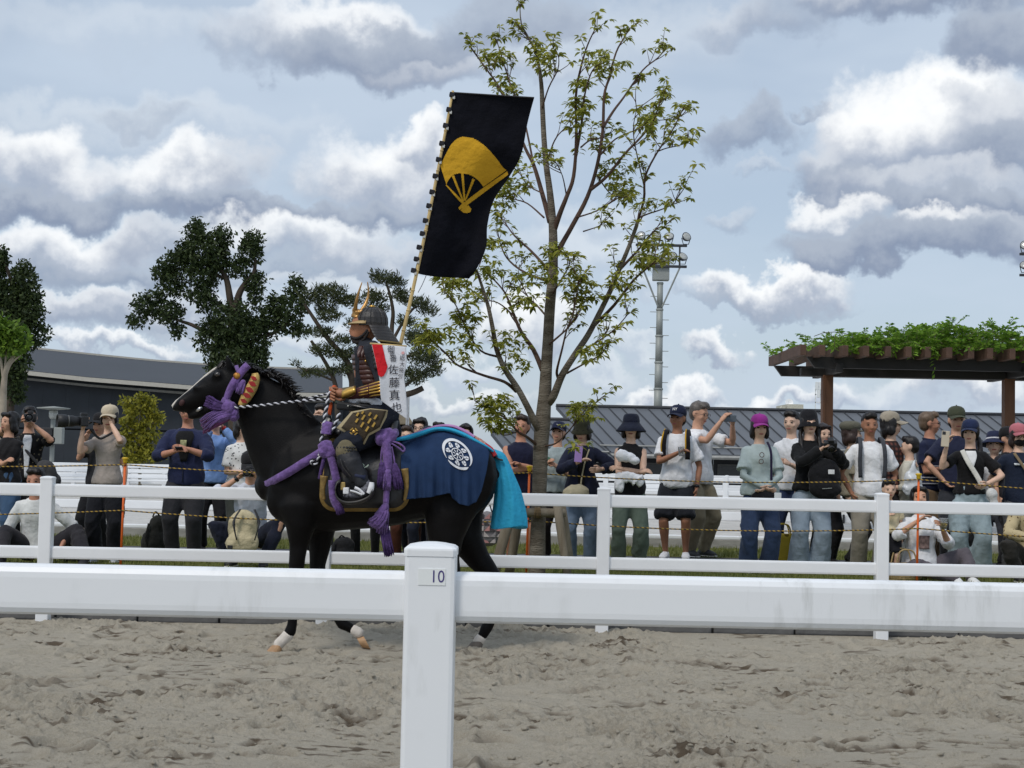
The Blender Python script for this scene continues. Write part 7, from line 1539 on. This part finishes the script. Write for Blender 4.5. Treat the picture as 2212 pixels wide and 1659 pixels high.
# ================================================================ RIDER
def rider():
    root = thing('person', 'rider in dark samurai armour with gold horned helmet sitting on the black horse', 'person', hp(810, 920))
    body = MB()
    def tb(st, mb, n=14, up=(0, -1, 0), rnd=True): mb.tube([hp(x, y, d) for x, y, d, a, b in st], [(a * SH, b) for x, y, d, a, b in st], n, up=up, rnd=rnd)
    # torso, neck, head
    tb([(812, 905, 0, 34, .16), (808, 880, 0, 32, .155), (800, 845, 0, 29, .14), (794, 805, 0, 30, .15), (793, 772, 0, 29, .16), (794, 752, 0, 20, .13), (790, 742, 0, 13, .055), (786, 728, 0, 12, .052)], body)
    body.ell(hp(788, 706, 0), (.092, .072, .10)); body.ell(hp(774, 724, 0), (.052, .054, .052)); body.ell(hp(762, 715, 0), (.03, .022, .016)); body.ell(hp(757.5, 717, 0), (.014, .013, .012)); body.ell(hp(763, 727, 0), (.022, .03, .014)); body.ell(hp(766, 733, 0), (.024, .03, .018)); body.ell(hp(762, 707, 0), (.018, .05, .014))
    for s in (-1, 1): body.ell(hp(796, 716, s * .07), (.016, .012, .03))
    # arms: near (-), far (+)
    for s, el, wr, hd in ((-1, (826, 838), (758, 852), (722, 850)), (1, (806, 838), (742, 846), (708, 846))):
        tb([(806, 758, s * .18, 14, .05), (818, 795, s * .22, 13, .045), (*el, s * .25, 12, .038), ((el[0] + wr[0]) / 2, (el[1] + wr[1]) / 2, s * .19, 11, .035), (*wr, s * .13, 8.5, .026)], body)
    # legs
    for s in (-1, 1):
        tb([(812, 905, s * .12, 30, .09), (785, 935, s * .24, 26, .085), (748, 970, s * .34, 18, .06), (752, 990, s * .36, 17, .058), (768, 1020, s * .38, 14, .045), (784, 1046, s * .40, 10, .034)], body)
    me = remesh(body, .011, 4)
    hands = MB()
    for s, wr in ((-1, (754, 852)), (1, (740, 847))):
        W0 = hp(*wr, s * .13 - (.04 if s < 0 else 0)); d = (hp(712, 848, s * .08 - .06) - W0).normalized(); sdv = d.cross(V(0, 1, 0)).normalized()
        hands.tube([W0, W0 + d * .03, W0 + d * .07, W0 + d * .09], [(.022, .024), (.03, .028), (.036, .026), (.03, .02)], 10)
        for i in range(4):
            o = sdv * ((i - 1.5) * .019); p0 = W0 + d * .085 + o; q = [p0, p0 + d * .03 + V(0, -.02, 0), p0 + d * .028 + V(0, -.045, -.012), p0 + d * .005 + V(0, -.05, -.02)]
            hands.tube(q, [.0105, .010, .009, .007], 7, rnd=True)
        hands.tube([W0 + d * .03 + sdv * .03, W0 + d * .06 + sdv * .045 + V(0, -.02, 0), W0 + d * .085 + sdv * .035 + V(0, -.035, 0)], [.012, .011, .009], 7, rnd=True)
    me = merge_mb(me, hands); link('body', me, skinmat(srgb(158, 108, 80)), root, True)
    MB().ell(hp(764, 711, -.038), (.006, .005, .004), 8, 6).build('eye', M_eye, root, True)
    M_beard = mat('beard', srgb(38, 30, 28), .8, .2, 60)
    q = MB(); q.ell(hp(763, 731, 0), (.022, .036, .012)); q.tube([hp(762, 735, -.02), hp(772, 739, -.045), hp(786, 728, -.062)], [(.014, .02), (.012, .02), (.008, .012)], 8); me = remesh(q, .007, 1); link('beard', me, M_beard, root, True)
    M_cord = mat('dark_cord', srgb(36, 32, 32), .8); 
    MB().tube(spline([hp(794, 712, -.08), hp(784, 724, -.075), hp(770, 731, -.055), hp(758, 727, -.02)], 6), .009, 8).build('chin_cord', M_cord, root, True); MB().tube(spline([hp(796, 716, -.08), hp(786, 733, -.07), hp(772, 741, -.04), hp(766, 738, 0)], 6), .009, 8).build('chin_cord', M_cord, root, True)
    # ---- helmet
    iron = mat('helmet_iron', srgb(46, 43, 42), .45, .25, 8, .25, 90, spec=.5); tan = mat('tan_lacquer', srgb(172, 148, 104), .45, .1, 10); goldm = mat('gold_leaf', srgb(206, 164, 84), .28, .12, 14, metal=.85, spec=.5)
    copper = mat('copper_gold', srgb(172, 132, 80), .38, .2, 14, metal=.7, spec=.5)
    hm = thing('helmet', 'dark iron samurai helmet with gold horns and crest on the rider', 'helmet', hp(800, 700))
    q = MB(); vs = []; fs = []; n = 32; c = hp(803, 701, 0)
    prof = [(.102, -.012), (.104, .010), (.101, .042), (.088, .074), (.066, .095), (.038, .107), (.012, .111), (.002, .112)]
    for r, z in prof:
        for k in range(n):
            a = 6.2832 * k / n; rk = r * (1 + .012 * (k % 2)); vs.append(c + V(math.cos(a) * rk * .98, math.sin(a) * rk * .92, z + .02 * 0))
    for i in range(len(prof) - 1):
        for k in range(n): fs.append((i * n + k, i * n + (k + 1) % n, (i + 1) * n + (k + 1) % n, (i + 1) * n + k))
    q.add(vs, fs); q.build('bowl', iron, hm)
    for k in range(0, n, 2): # ridges
        a = 6.2832 * k / n; MB().tube([c + V(math.cos(a) * r * 1.0, math.sin(a) * r * .94, z) for r, z in prof[:-1]], .0028, 5).build('bowl_ridge', iron, hm)
    MB().lathe([(.02, 0), (.022, .006), (.012, .014), (.004, .016)], 12, c + V(0, 0, .111)).build('top_fitting', goldm, hm, True)
    # neck guard: lames flaring at the back
    for i in range(5):
        t0, t1 = i / 5, (i + 1.12) / 5; P = []
        for k in range(25):
            row = []
            for t in (t0, (t0 + t1) / 2, t1):
                lim = 96 - 24 * t; a = math.radians(-lim + 2 * lim * k / 24); back = max(0, math.cos(a)); row.append(c + V(math.cos(a) * (.105 + .068 * t * back) + .008 * t, math.sin(a) * (.105 + .055 * t) * .98, -.006 - .105 * t + .010 * t * (1 - back)))
            P.append(row)
        q = MB(); q.slab(P, (0, 0, -.005)); q.build('neck_guard_lame', iron, hm, True)
    P = []
    e = [c + V(math.cos(a) * (.105 + .078 * max(0, math.cos(a))) + .01, math.sin(a) * .160, -.122 + .011 * (1 - max(0, math.cos(a)))) for a in [math.radians(-70 + 140 * k / 24) for k in range(25)]]
    MB().tube(e, .006, 6).build('guard_edge', mat('yellow_lacing', srgb(136, 116, 70), .8), hm, True)
    # visor
    P = []
    for i in range(5):
        t = i / 4; row = []
        for k in range(15):
            a = math.radians(180 - 75 + 150 * k / 14); r = .103 + .052 * t * max(0, math.cos(a - math.pi)); row.append(c + V(math.cos(a) * r, math.sin(a) * r * .9, .020 - .018 * t))
        P.append(row)
    MB().slab(P, (0, 0, -.006)).build('visor', tan, hm, True)
    # crest and horns
    cc = hp(772, 678, 0)
    q = MB(); q.ell(cc, (.03, .045, .035)); q.ell(cc + V(-.015, 0, .02), (.022, .03, .02)); q.ell(cc + V(.02, -.04, .012), (.03, .012, .016)); q.ell(cc + V(.02, .04, .012), (.03, .012, .016)); q.ell(cc + V(-.025, 0, -.012), (.02, .025, .012)); q.ell(cc + V(0, -.03, -.02), (.022, .014, .012))
    me = remesh(q, .0075, 1); wrinkle(me, .006, 60, 5); link('crest', me, copper, hm, True)
    MB().tube(spline([hp(767, 672, -.03), hp(769, 656, -.06), hp(774, 634, -.075), hp(782, 610, -.07)], 6), [(.016 * (1 - .0 * i) * (1 - i / 22), .006 * (1 - i / 26) + .003) for i in range(19)], 10, up=(0, -1, 0)).build('horn', copper, hm, True)
    MB().tube(spline([hp(778, 676, .03), hp(790, 656, .06), hp(796, 634, .075), hp(794, 609, .07)], 6), [(.016 * (1 - i / 22), .006 * (1 - i / 26) + .003) for i in range(19)], 10, up=(0, -1, 0)).build('horn', copper, hm, True)
    # ---- robe and armour
    cloth = mat('dark_robe', srgb(44, 46, 52), .9, .2, 10, .7, 40, spec=.15); brown = mat('brown_lacquer', srgb(74, 44, 38), .4, .2, 8, .2, 40, spec=.5)
    q = MB(); tb([(806, 890, 0, 34, .16), (800, 850, 0, 30, .14), (795, 805, 0, 29, .14), (793, 775, 0, 29, .15), (794, 756, 0, 25, .15), (790, 746, 0, 16, .075)], q, 18)
    for s, el in ((-1, (828, 838)), (1, (806, 838))): tb([(806, 758, s * .16, 16, .06), (820, 795, s * .22, 16, .055), (el[0], el[1] - 6, s * .25, 15, .05)], q)
    me = remesh(q, .012, 3); folds(me, .018, 7, 3, (1, 1, .7)); link('robe', me, cloth, root, True)
    MB().tube(spline([hp(774, 764, -.06), hp(786, 748, -.085), hp(800, 742, -.07)], 6), [(.010, .006)] * 13, 8).build('white_collar', fabric(srgb(206, 206, 204)), root, True)
    # cuirass: lames round the chest
    for i in range(6):
        y0 = 772 + i * 10.5; P = []
        for k in range(27):
            a = math.radians(70 + 220 * k / 26); row = []
            for yy in (y0 - 5.8, y0, y0 + 5.8):
                cx = 794 + (yy - 772) * .12; rx = interp(yy, [766, 800, 832], [34.5, 34.5, 32]); row.append(hp(cx + math.cos(a) * (rx + (1.2 if yy > y0 else 0)), yy, math.sin(a) * -interp(yy, [766, 800, 832], [.186, .178, .168]) * 1.0))
            P.append(row)
        q = MB(); q.slab(P, (.006, 0, 0)); q.build('cuirass_lame', brown, root, True)
    MB().tube([hp(790, 778, -.19), hp(790, 782, -.192)], .008, 8).build('stud', goldm, root, True)
    for x in (776, 784, 806): MB().tube(spline([hp(x + 4, 748, -.15), hp(x, 760, -.18), hp(x, 772, -.186)], 4), [(.014, .005)] * 9, 8).build('shoulder_strap', brown, root, True)
    # shoulder guards
    for s in (-1, 1):
        for i in range(5):
            y0 = 752 + i * 9; P = [[hp(803 + 28 * k / 8 + i * 1.2, yy - 3 * math.sin(k / 8 * 3.14), s * (.255 + .006 * i + .015 * math.sin(k / 8 * 3.14)) ) for yy in (y0, y0 + 5, y0 + 10)] for k in range(9)]
            q = MB(); q.slab(P, (0, .006, 0)); q.build('shoulder_lame', iron, root, True)
    # forearm guard with gold splints
    q = MB(); tb([(822, 838, -.25, 17, .062), (800, 845, -.225, 16, .06), (776, 850, -.185, 13, .05), (756, 853, -.15, 10.5, .038)], q); q.build('forearm_guard', mat('maroon_cloth', srgb(70, 30, 30), .8, .2, 12), root, True)
    for r_, (x0, x1) in enumerate(((798, 824), (776, 794))):
        for k in range(5):
            t = (k - 2) / 2; yv = lambda x: interp(x, [756, 822], [853, 838]) + t * interp(x, [756, 822], [7.5, 14]); dv = lambda x: interp(x, [756, 776, 800, 822], [-.20, -.245, -.295, -.325]) + .03 * t * t
            MB().tube([hp(x0, yv(x0), dv(x0)), hp((x0 + x1) / 2, yv((x0 + x1) / 2), dv((x0 + x1) / 2) - .003), hp(x1, yv(x1), dv(x1))], [(.007, .005)] * 3, 8, up=(0, -1, 0), rnd=True).build('gold_splint', goldm, root, True)
    P = [[hp(738 + 30 * i / 6, interp(i, [0, 6], [853, 843]) + 22 * (j / 4 - .5) * (1 - .25 * abs(i / 6 - .5)), -.205 - .02 * i / 6 - .03 * (1 - (j / 2 - 1) ** 2)) for j in range(5)] for i in range(7)]
    MB().slab(P, (0, .008, 0)).build('hand_guard', goldm, root, True)
    tb2 = MB(); tb([(770, 845, .14, 12, .05), (742, 846, .12, 9, .035)], tb2); tb2.build('far_sleeve', mat('olive_cloth', srgb(96, 88, 66), .85, .15, 12, .5, 40), root, True)
    # orange cuff tassel
    tassel(root, (722, 838), (718, 862), 6, 9, -.10, mat('orange_cord', srgb(196, 84, 40), .8, .15, 20), 50, 41, name='orange_tassel'); tassel(root, (716, 870), (711, 900), 2, 3, -.12, mat('orange_cord', srgb(196, 84, 40), .8, .15, 20), 16, 42, name='orange_tassel')
    # white sash
    q = MB(); tb([(764, 866, -.12, 7, .05), (780, 862, -.16, 7, .05), (800, 864, -.19, 8, .05), (820, 872, -.18, 8, .05)], q); tb([(806, 868, -.21, 7, .02), (812, 880, -.22, 8, .02), (815, 890, -.22, 6, .012)], q); tb([(774, 864, -.17, 6, .03), (766, 872, -.18, 5, .03)], q); me = remesh(q, .01, 1); wrinkle(me, .01, 26, 3); link('sash', me, fabric(srgb(206, 208, 214)), root, True)
    # hip cloth and trousers
    q = MB(); tb([(815, 890, 0, 38, .20), (818, 910, 0, 38, .24), (822, 925, 0, 30, .24)], q, 18)
    for s in (-1, 1): tb([(820, 905, s * .12, 34, .11), (790, 932, s * .26, 34, .10), (758, 954, s * .33, 28, .085), (738, 960, s * .35, 18, .06)], q)
    me = remesh(q, .013, 2); folds(me, .03, 8, 6, (1, 1, 1)); link('trousers', me, mat('indigo_trousers', srgb(34, 37, 46), .9, .2, 10, .7, 40, spec=.15), root, True)
    q = MB(); tb([(842, 900, -.1, 18, .12), (848, 915, -.05, 14, .14)], q); me = remesh(q, .013, 1); wrinkle(me, .02, 14, 2); link('coat_tail', me, mat('indigo_trousers2', srgb(30, 32, 40), .9, .2, 10), root, True)
    MB().bbox(hp(772, 880, -.20), (.26, .05, .05), .012, Matrix.Rotation(math.radians(4), 3, 'Y')).build('belt', mat('belt', srgb(22, 22, 24), .6), root)
    for k in range(5): MB().ell(hp(752 + k * 6, 877, -.232), .006, 8, 6).build('belt_stud', mat('pale_stud', srgb(190, 190, 180), .4), root, True)
    # sword
    sw = thing('sword', 'black sheathed sword at the rider waist', 'sword', hp(760, 880, -.24)); MB().tube(spline([hp(738, 872, -.2), hp(790, 882, -.25), hp(850, 900, -.2)], 8), [(.014, .010)] * 17, 10).build('scabbard', M_lens2, sw, True); MB().tube([hp(738, 872, -.2), hp(722, 867, -.18)], [(.016, .012)] * 2, 10).build('hilt', mat('hilt_wrap', srgb(46, 56, 50), .8, .3, 60), sw, True)
    # thigh guard
    hd = root; cream = mat('cream_edge', srgb(164, 150, 118), .8, .12, 14); dk = mat('dark_brocade', srgb(58, 48, 34), .8, .2, 26, .5, 70)
    def dg(x, y): return -.345 - .045 * math.exp(-((x - 785) ** 2 + (y - 925) ** 2) / 2200.0)
    def panel(poly, off, name, m_, thick):
        cx = sum(p[0] for p in poly) / len(poly); cy = sum(p[1] for p in poly) / len(poly); R_ = []; o = []
        for i in range(len(poly)):
            a, b = poly[i], poly[(i + 1) % len(poly)]
            for k in range(5): o.append((a[0] + (b[0] - a[0]) * k / 5, a[1] + (b[1] - a[1]) * k / 5))
        for s in (1, .75, .5, .25, .02): R_.append([hp(cx + (x - cx) * s, cy + (y - cy) * s, dg(cx + (x - cx) * s, cy + (y - cy) * s) + off) for x, y in o + [o[0]]])
        q = MB(); q.slab(R_, (0, thick, 0)); return q.build(name, m_, root, True)
    panel([(759, 889), (727, 924), (787, 960.5), (797, 941), (820, 929), (835, 901), (838, 886), (800, 882)], 0, 'thigh_guard_edge', cream, .012); panel([(762, 892), (737, 924), (785, 954), (795, 937), (820, 923), (831, 898), (834, 887), (800, 884)], -.008, 'thigh_guard', dk, .006)
    Z4 = lambda x, y: (658.3 + x * .16535, 685.8 + y * .16535)
    for (x, y, sc) in ((765, 1305, 1), (845, 1350, 1), (925, 1300, .9), (680, 1345, .8), (750, 1400, 1), (900, 1400, .9), (815, 1455, 1), (690, 1265, .7), (850, 1262, .7), (755, 1240, .6)):
        cx, cy = Z4(x, y); a = math.radians(-58); u = (math.cos(a) * 6 * sc, math.sin(a) * 6 * sc); v = (-math.sin(a) * 2.1, math.cos(a) * 2.1)
        P = [hp(cx + u[0] * i + v[0] * j, cy + u[1] * i + v[1] * j, dg(cx, cy) - .020) for i, j in ((-1, -1), (1, -1), (1, 1), (-1, 1))]; MB().poly(P, (0, .008, 0)).build('gold_plate', goldm, root)
    cx, cy = Z4(640, 1490)
    for k in range(4):
        a0 = math.radians(90 * k + 20); P = []
        for (r, da) in ((6.5, 0), (9.6, 0), (9.6, 1.05), (6.5, 1.05)): P.append(hp(cx + math.cos(a0 + da) * r, cy + math.sin(a0 + da) * r * .95, dg(cx, cy) - .020))
        MB().poly(P, (0, .008, 0)).build('gold_crest_segment', goldm, root)
    MB().ell(hp(cx, cy, dg(cx, cy) - .015), (.012, .008, .012), 10, 8).build('gold_boss', goldm, root, True)
    # knee and shin armour
    q = MB(); tb([(748, 964, -.36, 22, .07), (748, 978, -.375, 23, .07), (752, 988, -.38, 19, .06)], q); me = remesh(q, .012, 2); link('knee_guard', me, mat('cream_knit', srgb(104, 96, 74), .85, .15, 16, .5, 60), root, True)
    for i in range(4):
        for j in range(7):
            x = 731 + j * 6 + (3 if i % 2 else 0); y = 967 + i * 6
            if x > 768: continue
            dpt = -.36 - .075 * math.sqrt(max(.04, 1 - ((x - 749) / 24) ** 2)); MB().ell(hp(x, y, dpt), (.0085, .006, .0085), 8, 5).build('knee_stud', M_black, root, True)
    q = MB(); tb([(752, 990, -.38, 24, .07), (762, 1008, -.39, 22, .065), (774, 1028, -.40, 16, .05), (782, 1042, -.41, 13, .044)], q); me = remesh(q, .012, 2); folds(me, .014, 10, 4, (1, 1, 1)); link('shin_guard', me, mat('black_shin', srgb(30, 31, 36), .6, .2, 10, .4, 40), root, True)
    for i in range(3): MB().tube(spline([hp(736 + i * 9, 992 + i * 4, -.45), hp(742 + i * 10, 1010 + i * 4, -.455), hp(760 + i * 9, 1032, -.45)], 4), [(.006, .004)] * 9, 6).build('shin_splint', iron, root, True)
    MB().tube([hp(768, 1026, -.41), hp(790, 1032, -.41)], [(.02, .056)] * 2, 10, up=(0, -1, 0)).build('ankle_tie', mat('navy_tie', srgb(36, 42, 66), .85), root, True)
    # foot
    q = MB(); tb([(790, 1046, -.42, 12, .036), (794, 1058, -.42, 13, .04), (780, 1064, -.42, 12, .044), (762, 1068, -.42, 9.5, .046), (748, 1070, -.42, 7, .04)], q); me = remesh(q, .01, 2); link('shoe', me, mat('black_print_sock', srgb(40, 40, 46), .8, 0, 60, color2=srgb(130, 130, 138)), root, True)
    wt = fabric(srgb(220, 220, 222)); ribbon([(803, 1042, -.455), (801, 1055, -.465), (796, 1066, -.465)], [5, 6.5, 5], 'sandal_strap', wt, root, .008, -.006); ribbon([(766, 1053, -.46), (776, 1058, -.468), (786, 1068, -.468)], 3, 'sandal_strap', wt, root, .008, -.008); ribbon([(756, 1060, -.462), (768, 1063, -.472), (782, 1069, -.47)], 2.2, 'sandal_strap', wt, root, .008, -.008); MB().bbox(hp(748, 1060, -.44), (.035, .05, .04), .006).build('sandal_toe', wt, root)
    # ---- shoulder banner
    bn = thing('shoulder_banner', 'white cloth banner with a red corner and black brush writing on the rider shoulder', 'banner', hp(842, 748, -.36))
    Zb = Z4
    left = [(870, 345), (905, 480), (940, 640), (975, 800), (985, 960), (1000, 1090)]; right = [(1322, 382), (1330, 600), (1300, 760), (1320, 960), (1335, 1150), (1342, 1335)]
    L_ = spline([V(*Zb(*p), 0) for p in left], 8); R_ = spline([V(*Zb(*p), 0) for p in right], 8); nu = 24
    def bd(i, u): # depth
        t = i / (len(L_) - 1); return -.37 - .012 * math.sin(u * 5 + t * 4) * t - .02 * math.sin(t * 3.2 + 1.2 * u) - .03 * t
    G = [[hp(*(lambda p: (p.x, p.y))(L_[i].lerp(R_[i], u / (nu - 1))), bd(i, u / (nu - 1))) for u in range(nu)] for i in range(len(L_))]
    MB().slab(G, (0, .004, 0)).build('cloth', mat('white_cotton', srgb(214, 216, 222), .85, .03, 10, .2, 60, spec=.15), bn, True)
    a, b = hp(*Zb(852, 340), -.375), hp(*Zb(1332, 376), -.375); MB().tube([a, b], .006, 8).build('rod', mat('bamboo', srgb(196, 170, 116), .5), bn, True)
    def bdp(x, y): # depth at photo point
        best = None; i = min(range(len(L_)), key=lambda k: abs((L_[k].y + R_[k].y) / 2 + ((L_[k].y - R_[k].y) / (L_[k].x - R_[k].x)) * (x - (L_[k].x + R_[k].x) / 2) - y)); u = (x - L_[i].x) / (R_[i].x - L_[i].x); return bd(i, min(1, max(0, u)))
    rd = [(878, 350), (1010, 354), (1030, 440), (1050, 540), (1082, 640), (1062, 710), (1030, 765), (995, 778), (960, 750), (945, 660), (925, 560), (900, 450)]
    cxr = sum(p[0] for p in rd) / len(rd); cyr = sum(p[1] for p in rd) / len(rd); o = []
    for i in range(len(rd)):
        p, q_ = rd[i], rd[(i + 1) % len(rd)]; o += [(p[0] + (q_[0] - p[0]) * k / 4, p[1] + (q_[1] - p[1]) * k / 4) for k in range(4)]
    RR = [[(lambda X: hp(X[0], X[1], bdp(*X) - .008))(Zb(cxr + (x - cxr) * s, cyr + (y - cyr) * s)) for x, y in o + [o[0]]] for s in (1, .75, .5, .25, .02)]
    MB().slab(RR, (0, .004, 0)).build('red_patch', fabric(srgb(196, 30, 40), bump=.6), bn)
    ink = mat('ink', srgb(28, 26, 40), .8)
    def glyph(ch, x, y, size, rot=0, sx=1.0):
        ca, sa = math.cos(rot), math.sin(rot)
        def place(u, v):
            X = Zb(x, y); X = (X[0] + (u * ca * sx - v * sa), X[1] - (u * sa * sx + v * ca)); return hp(X[0], X[1], bdp(*X) - .0065)
        text_mb(ch, size, place, res=2).build('character', ink, bn)
    z = .16535
    for ch, x, y, sz, r in (('御', 1125, 420, 88, .04), ('使', 1140, 478, 62, .04), ('番', 1155, 540, 88, .04), ('佐', 1158, 690, 125, .02), ('藤', 1170, 860, 130, 0), ('真', 1172, 1025, 135, -.03), ('也', 1200, 1185, 130, -.05)): glyph(ch, x, y, sz * z * 1.12, -r)
    for ch, x, y, sz, r in (('総', 1275, 535, 70, .0), ('大', 1272, 615, 66, .08), ('将', 1262, 695, 70, .1), ('付', 1250, 770, 60, .1)): glyph(ch, x, y, sz * z * 1.12, -r, .9)
    sx_, sy_ = Zb(1282, 462); MB().poly([hp(sx_ + i * 3, sy_ + j * 2.8, bdp(sx_, sy_) - .008) for i, j in ((-1, -1), (1, -1), (1, 1), (-1, 1))], (0, .003, 0)).build('seal', mat('seal_red', srgb(214, 160, 160), .8), bn)
    # ---- back flag
    fl = thing('flag', 'tall black war flag with a yellow folding fan on a bamboo pole', 'flag', hp(868, 735, .1))
    bam = mat('bamboo', srgb(196, 170, 116), .5, .15, 8, stretch=(1, 1, .3)); FD = .06
    pA, pB = (852, 800), (978.5, 196); pole = [hp(pA[0] + (pB[0] - pA[0]) * t + 4.5 * math.sin(t * 3.14), pA[1] + (pB[1] - pA[1]) * t, FD) for t in [k / 14 for k in range(15)]]
    MB().tube(pole, [.013 - .0045 * k / 14 for k in range(15)], 10).build('pole', bam, fl, True)
    for k in range(1, 14): MB().tube([pole[k] + V(0, 0, -.004), pole[k] + V(0, 0, .004)], .0155 - .0045 * k / 14, 10).build('node_ring', bam, fl, True)
    holder = MB().bbox(hp(850, 815, FD), (.05, .05, .2), .01).build('holder', M_lens2, fl)
    Lf = [(980, 201), (966, 268), (950, 345), (936, 415), (921, 480), (907, 540), (895, 589)]; Rf = [(1154, 211), (1140, 264), (1126, 333), (1100, 382), (1067, 432), (1053, 486), (1050, 534), (1030, 580), (1013, 602)]
    LL = spline([V(*p, 0) for p in Lf], 20); nrow = len(LL); rp = spline([V(*p, 0) for p in Rf], 15); RRf = [rp[min(len(rp) - 1, round(i * (len(rp) - 1) / (nrow - 1)))] for i in range(nrow)]
    FW = (V(1154, 211, 0) - V(980, 201, 0)).length; ncol = 90
    def fpt(i, u):
        t = i / (nrow - 1); l, r = LL[i], RRf[i]; p = l.lerp(r, u); w = (r - l).length; slack = math.sqrt(max(0, FW * FW - w * w)) * SH
        sag = 6 * math.sin(u * 3.14) * max(0, (t - .9) * 10) * (1 - u)
        d = FD + slack * (.62 * math.sin(u * 2.2) * u) + .028 * math.sin(u * 7 + t * 5) * u * min(1, t * 2) + .008 * math.sin(u * 17 + t * 9) * u * t
        return p.x, p.y + sag, d
    G = [[hp(*fpt(i, j / (ncol - 1))) for j in range(ncol)] for i in range(nrow)]
    MB().slab(G, (0, .004, 0)).build('cloth', mat('black_flag_cloth', srgb(17, 18, 25), .9, .2, 10, .8, 9, spec=.12, bdist=.03), fl, True)
    # fan: faces of the cloth grid picked by outline, laid 3 mm proud
    ZF = lambda x, y: ((1550 + x * .5122) / 1.8228, (300 + y * .5124) / 1.8228)
    def inside(p, poly):
        c = False; x, y = p
        for i in range(len(poly)):
            x1, y1 = poly[i]; x2, y2 = poly[i - 1]
            if (y1 > y) != (y2 > y) and x < (x2 - x1) * (y - y1) / (y2 - y1) + x1: c = not c
        return c
    def sm(pts, n=8): return [(p.x, p.y) for p in spline([V(*q, 0) for q in pts], n)]
    fan = sm([(360, 690), (400, 600), (450, 515), (500, 475), (550, 465), (620, 482), (700, 535), (780, 620), (840, 700), (868, 722)]) + [(868, 722), (690, 850)] + sm([(690, 850), (650, 800), (600, 765), (545, 748), (490, 748), (450, 765), (420, 800), (405, 832)]) + [(405, 832), (375, 740)]
    bars = [[(405, 836), (520, 960), (548, 980), (540, 990), (500, 955), (400, 838)], [(400, 838), (405, 832), (424, 850), (548, 975), (538, 985)],
            [(872, 730), (880, 757), (540, 1010), (505, 1028), (498, 1010), (520, 985), (690, 856)],
            [(446, 768), (464, 760), (540, 960), (530, 965)], [(519, 750), (538, 748), (552, 955), (538, 958)], [(606, 785), (624, 797), (565, 935), (552, 958), (545, 955)],
            [(540, 1000), (575, 992), (597, 1020), (590, 1046), (560, 1052), (535, 1048), (515, 1030)]]
    polys = [[ZF(*p) for p in fan]] + [[ZF(*p) for p in b] for b in bars]
    yl = mat('yellow_print', srgb(206, 158, 44), .85, .08, 6, .8, 9, spec=.12, bdist=.03)
    RES = 2.2; q = MB(); 
    fr, fc = int(nrow * RES), int(ncol * RES * 1.2); idx = {}; vs = []; fs = []
    def pt(i, j):
        k = (i, j)
        if k not in idx:
            ti = i / fr * (nrow - 1); i0 = min(int(ti), nrow - 2); f = ti - i0; a = Vector(fpt(i0, j / fc)); b = Vector(fpt(i0 + 1, j / fc)); p = a.lerp(b, f); idx[k] = len(vs); vs.append(hp(p.x, p.y, p.z - .0045))
        return idx[k]
    for i in range(int(fr * .15), int(fr * .75)):
        ti = (i + .5) / fr * (nrow - 1); i0 = min(int(ti), nrow - 2); f = ti - i0; l = LL[i0].lerp(LL[i0 + 1], f); r = RRf[i0].lerp(RRf[i0 + 1], f)
        for j in range(fc):
            p = l.lerp(r, (j + .5) / fc)
            if any(inside((p.x, p.y), pg) for pg in polys): fs.append((pt(i, j), pt(i, j + 1), pt(i + 1, j + 1), pt(i + 1, j)))
    q.add(vs, fs); q.build('fan_emblem', yl, fl, True)
    # loops holding the cloth to the pole
    for k in range(13):
        t = .02 + .96 * k / 12; i = int(t * (nrow - 1)); c = LL[i]; p = hp(c.x - 2.5, c.y, FD)
        MB().bbox(p, (.035, .04, .03), .006, Matrix.Rotation(.2, 3, 'Y')).build('loop', mat('loop_black', srgb(30, 30, 36), .8), fl)
        MB().bbox(p + V(.012, -.012, -.02), (.016, .012, .02), .003).build('loop_tie', fabric(srgb(190, 190, 186)), fl)
    MB().tube([hp(979, 200, FD), hp(1154, 211, FD + .0)], .005, 6).build('top_rod', mat('black_rod', (.02, .02, .022), .5), fl)
    MB().tube(spline([hp(921, 594, FD), hp(912, 615, FD), hp(903, 632, FD)], 5), .0025, 5).build('cord', mat('grey_cord', srgb(90, 92, 100), .8), fl, True)
rider()
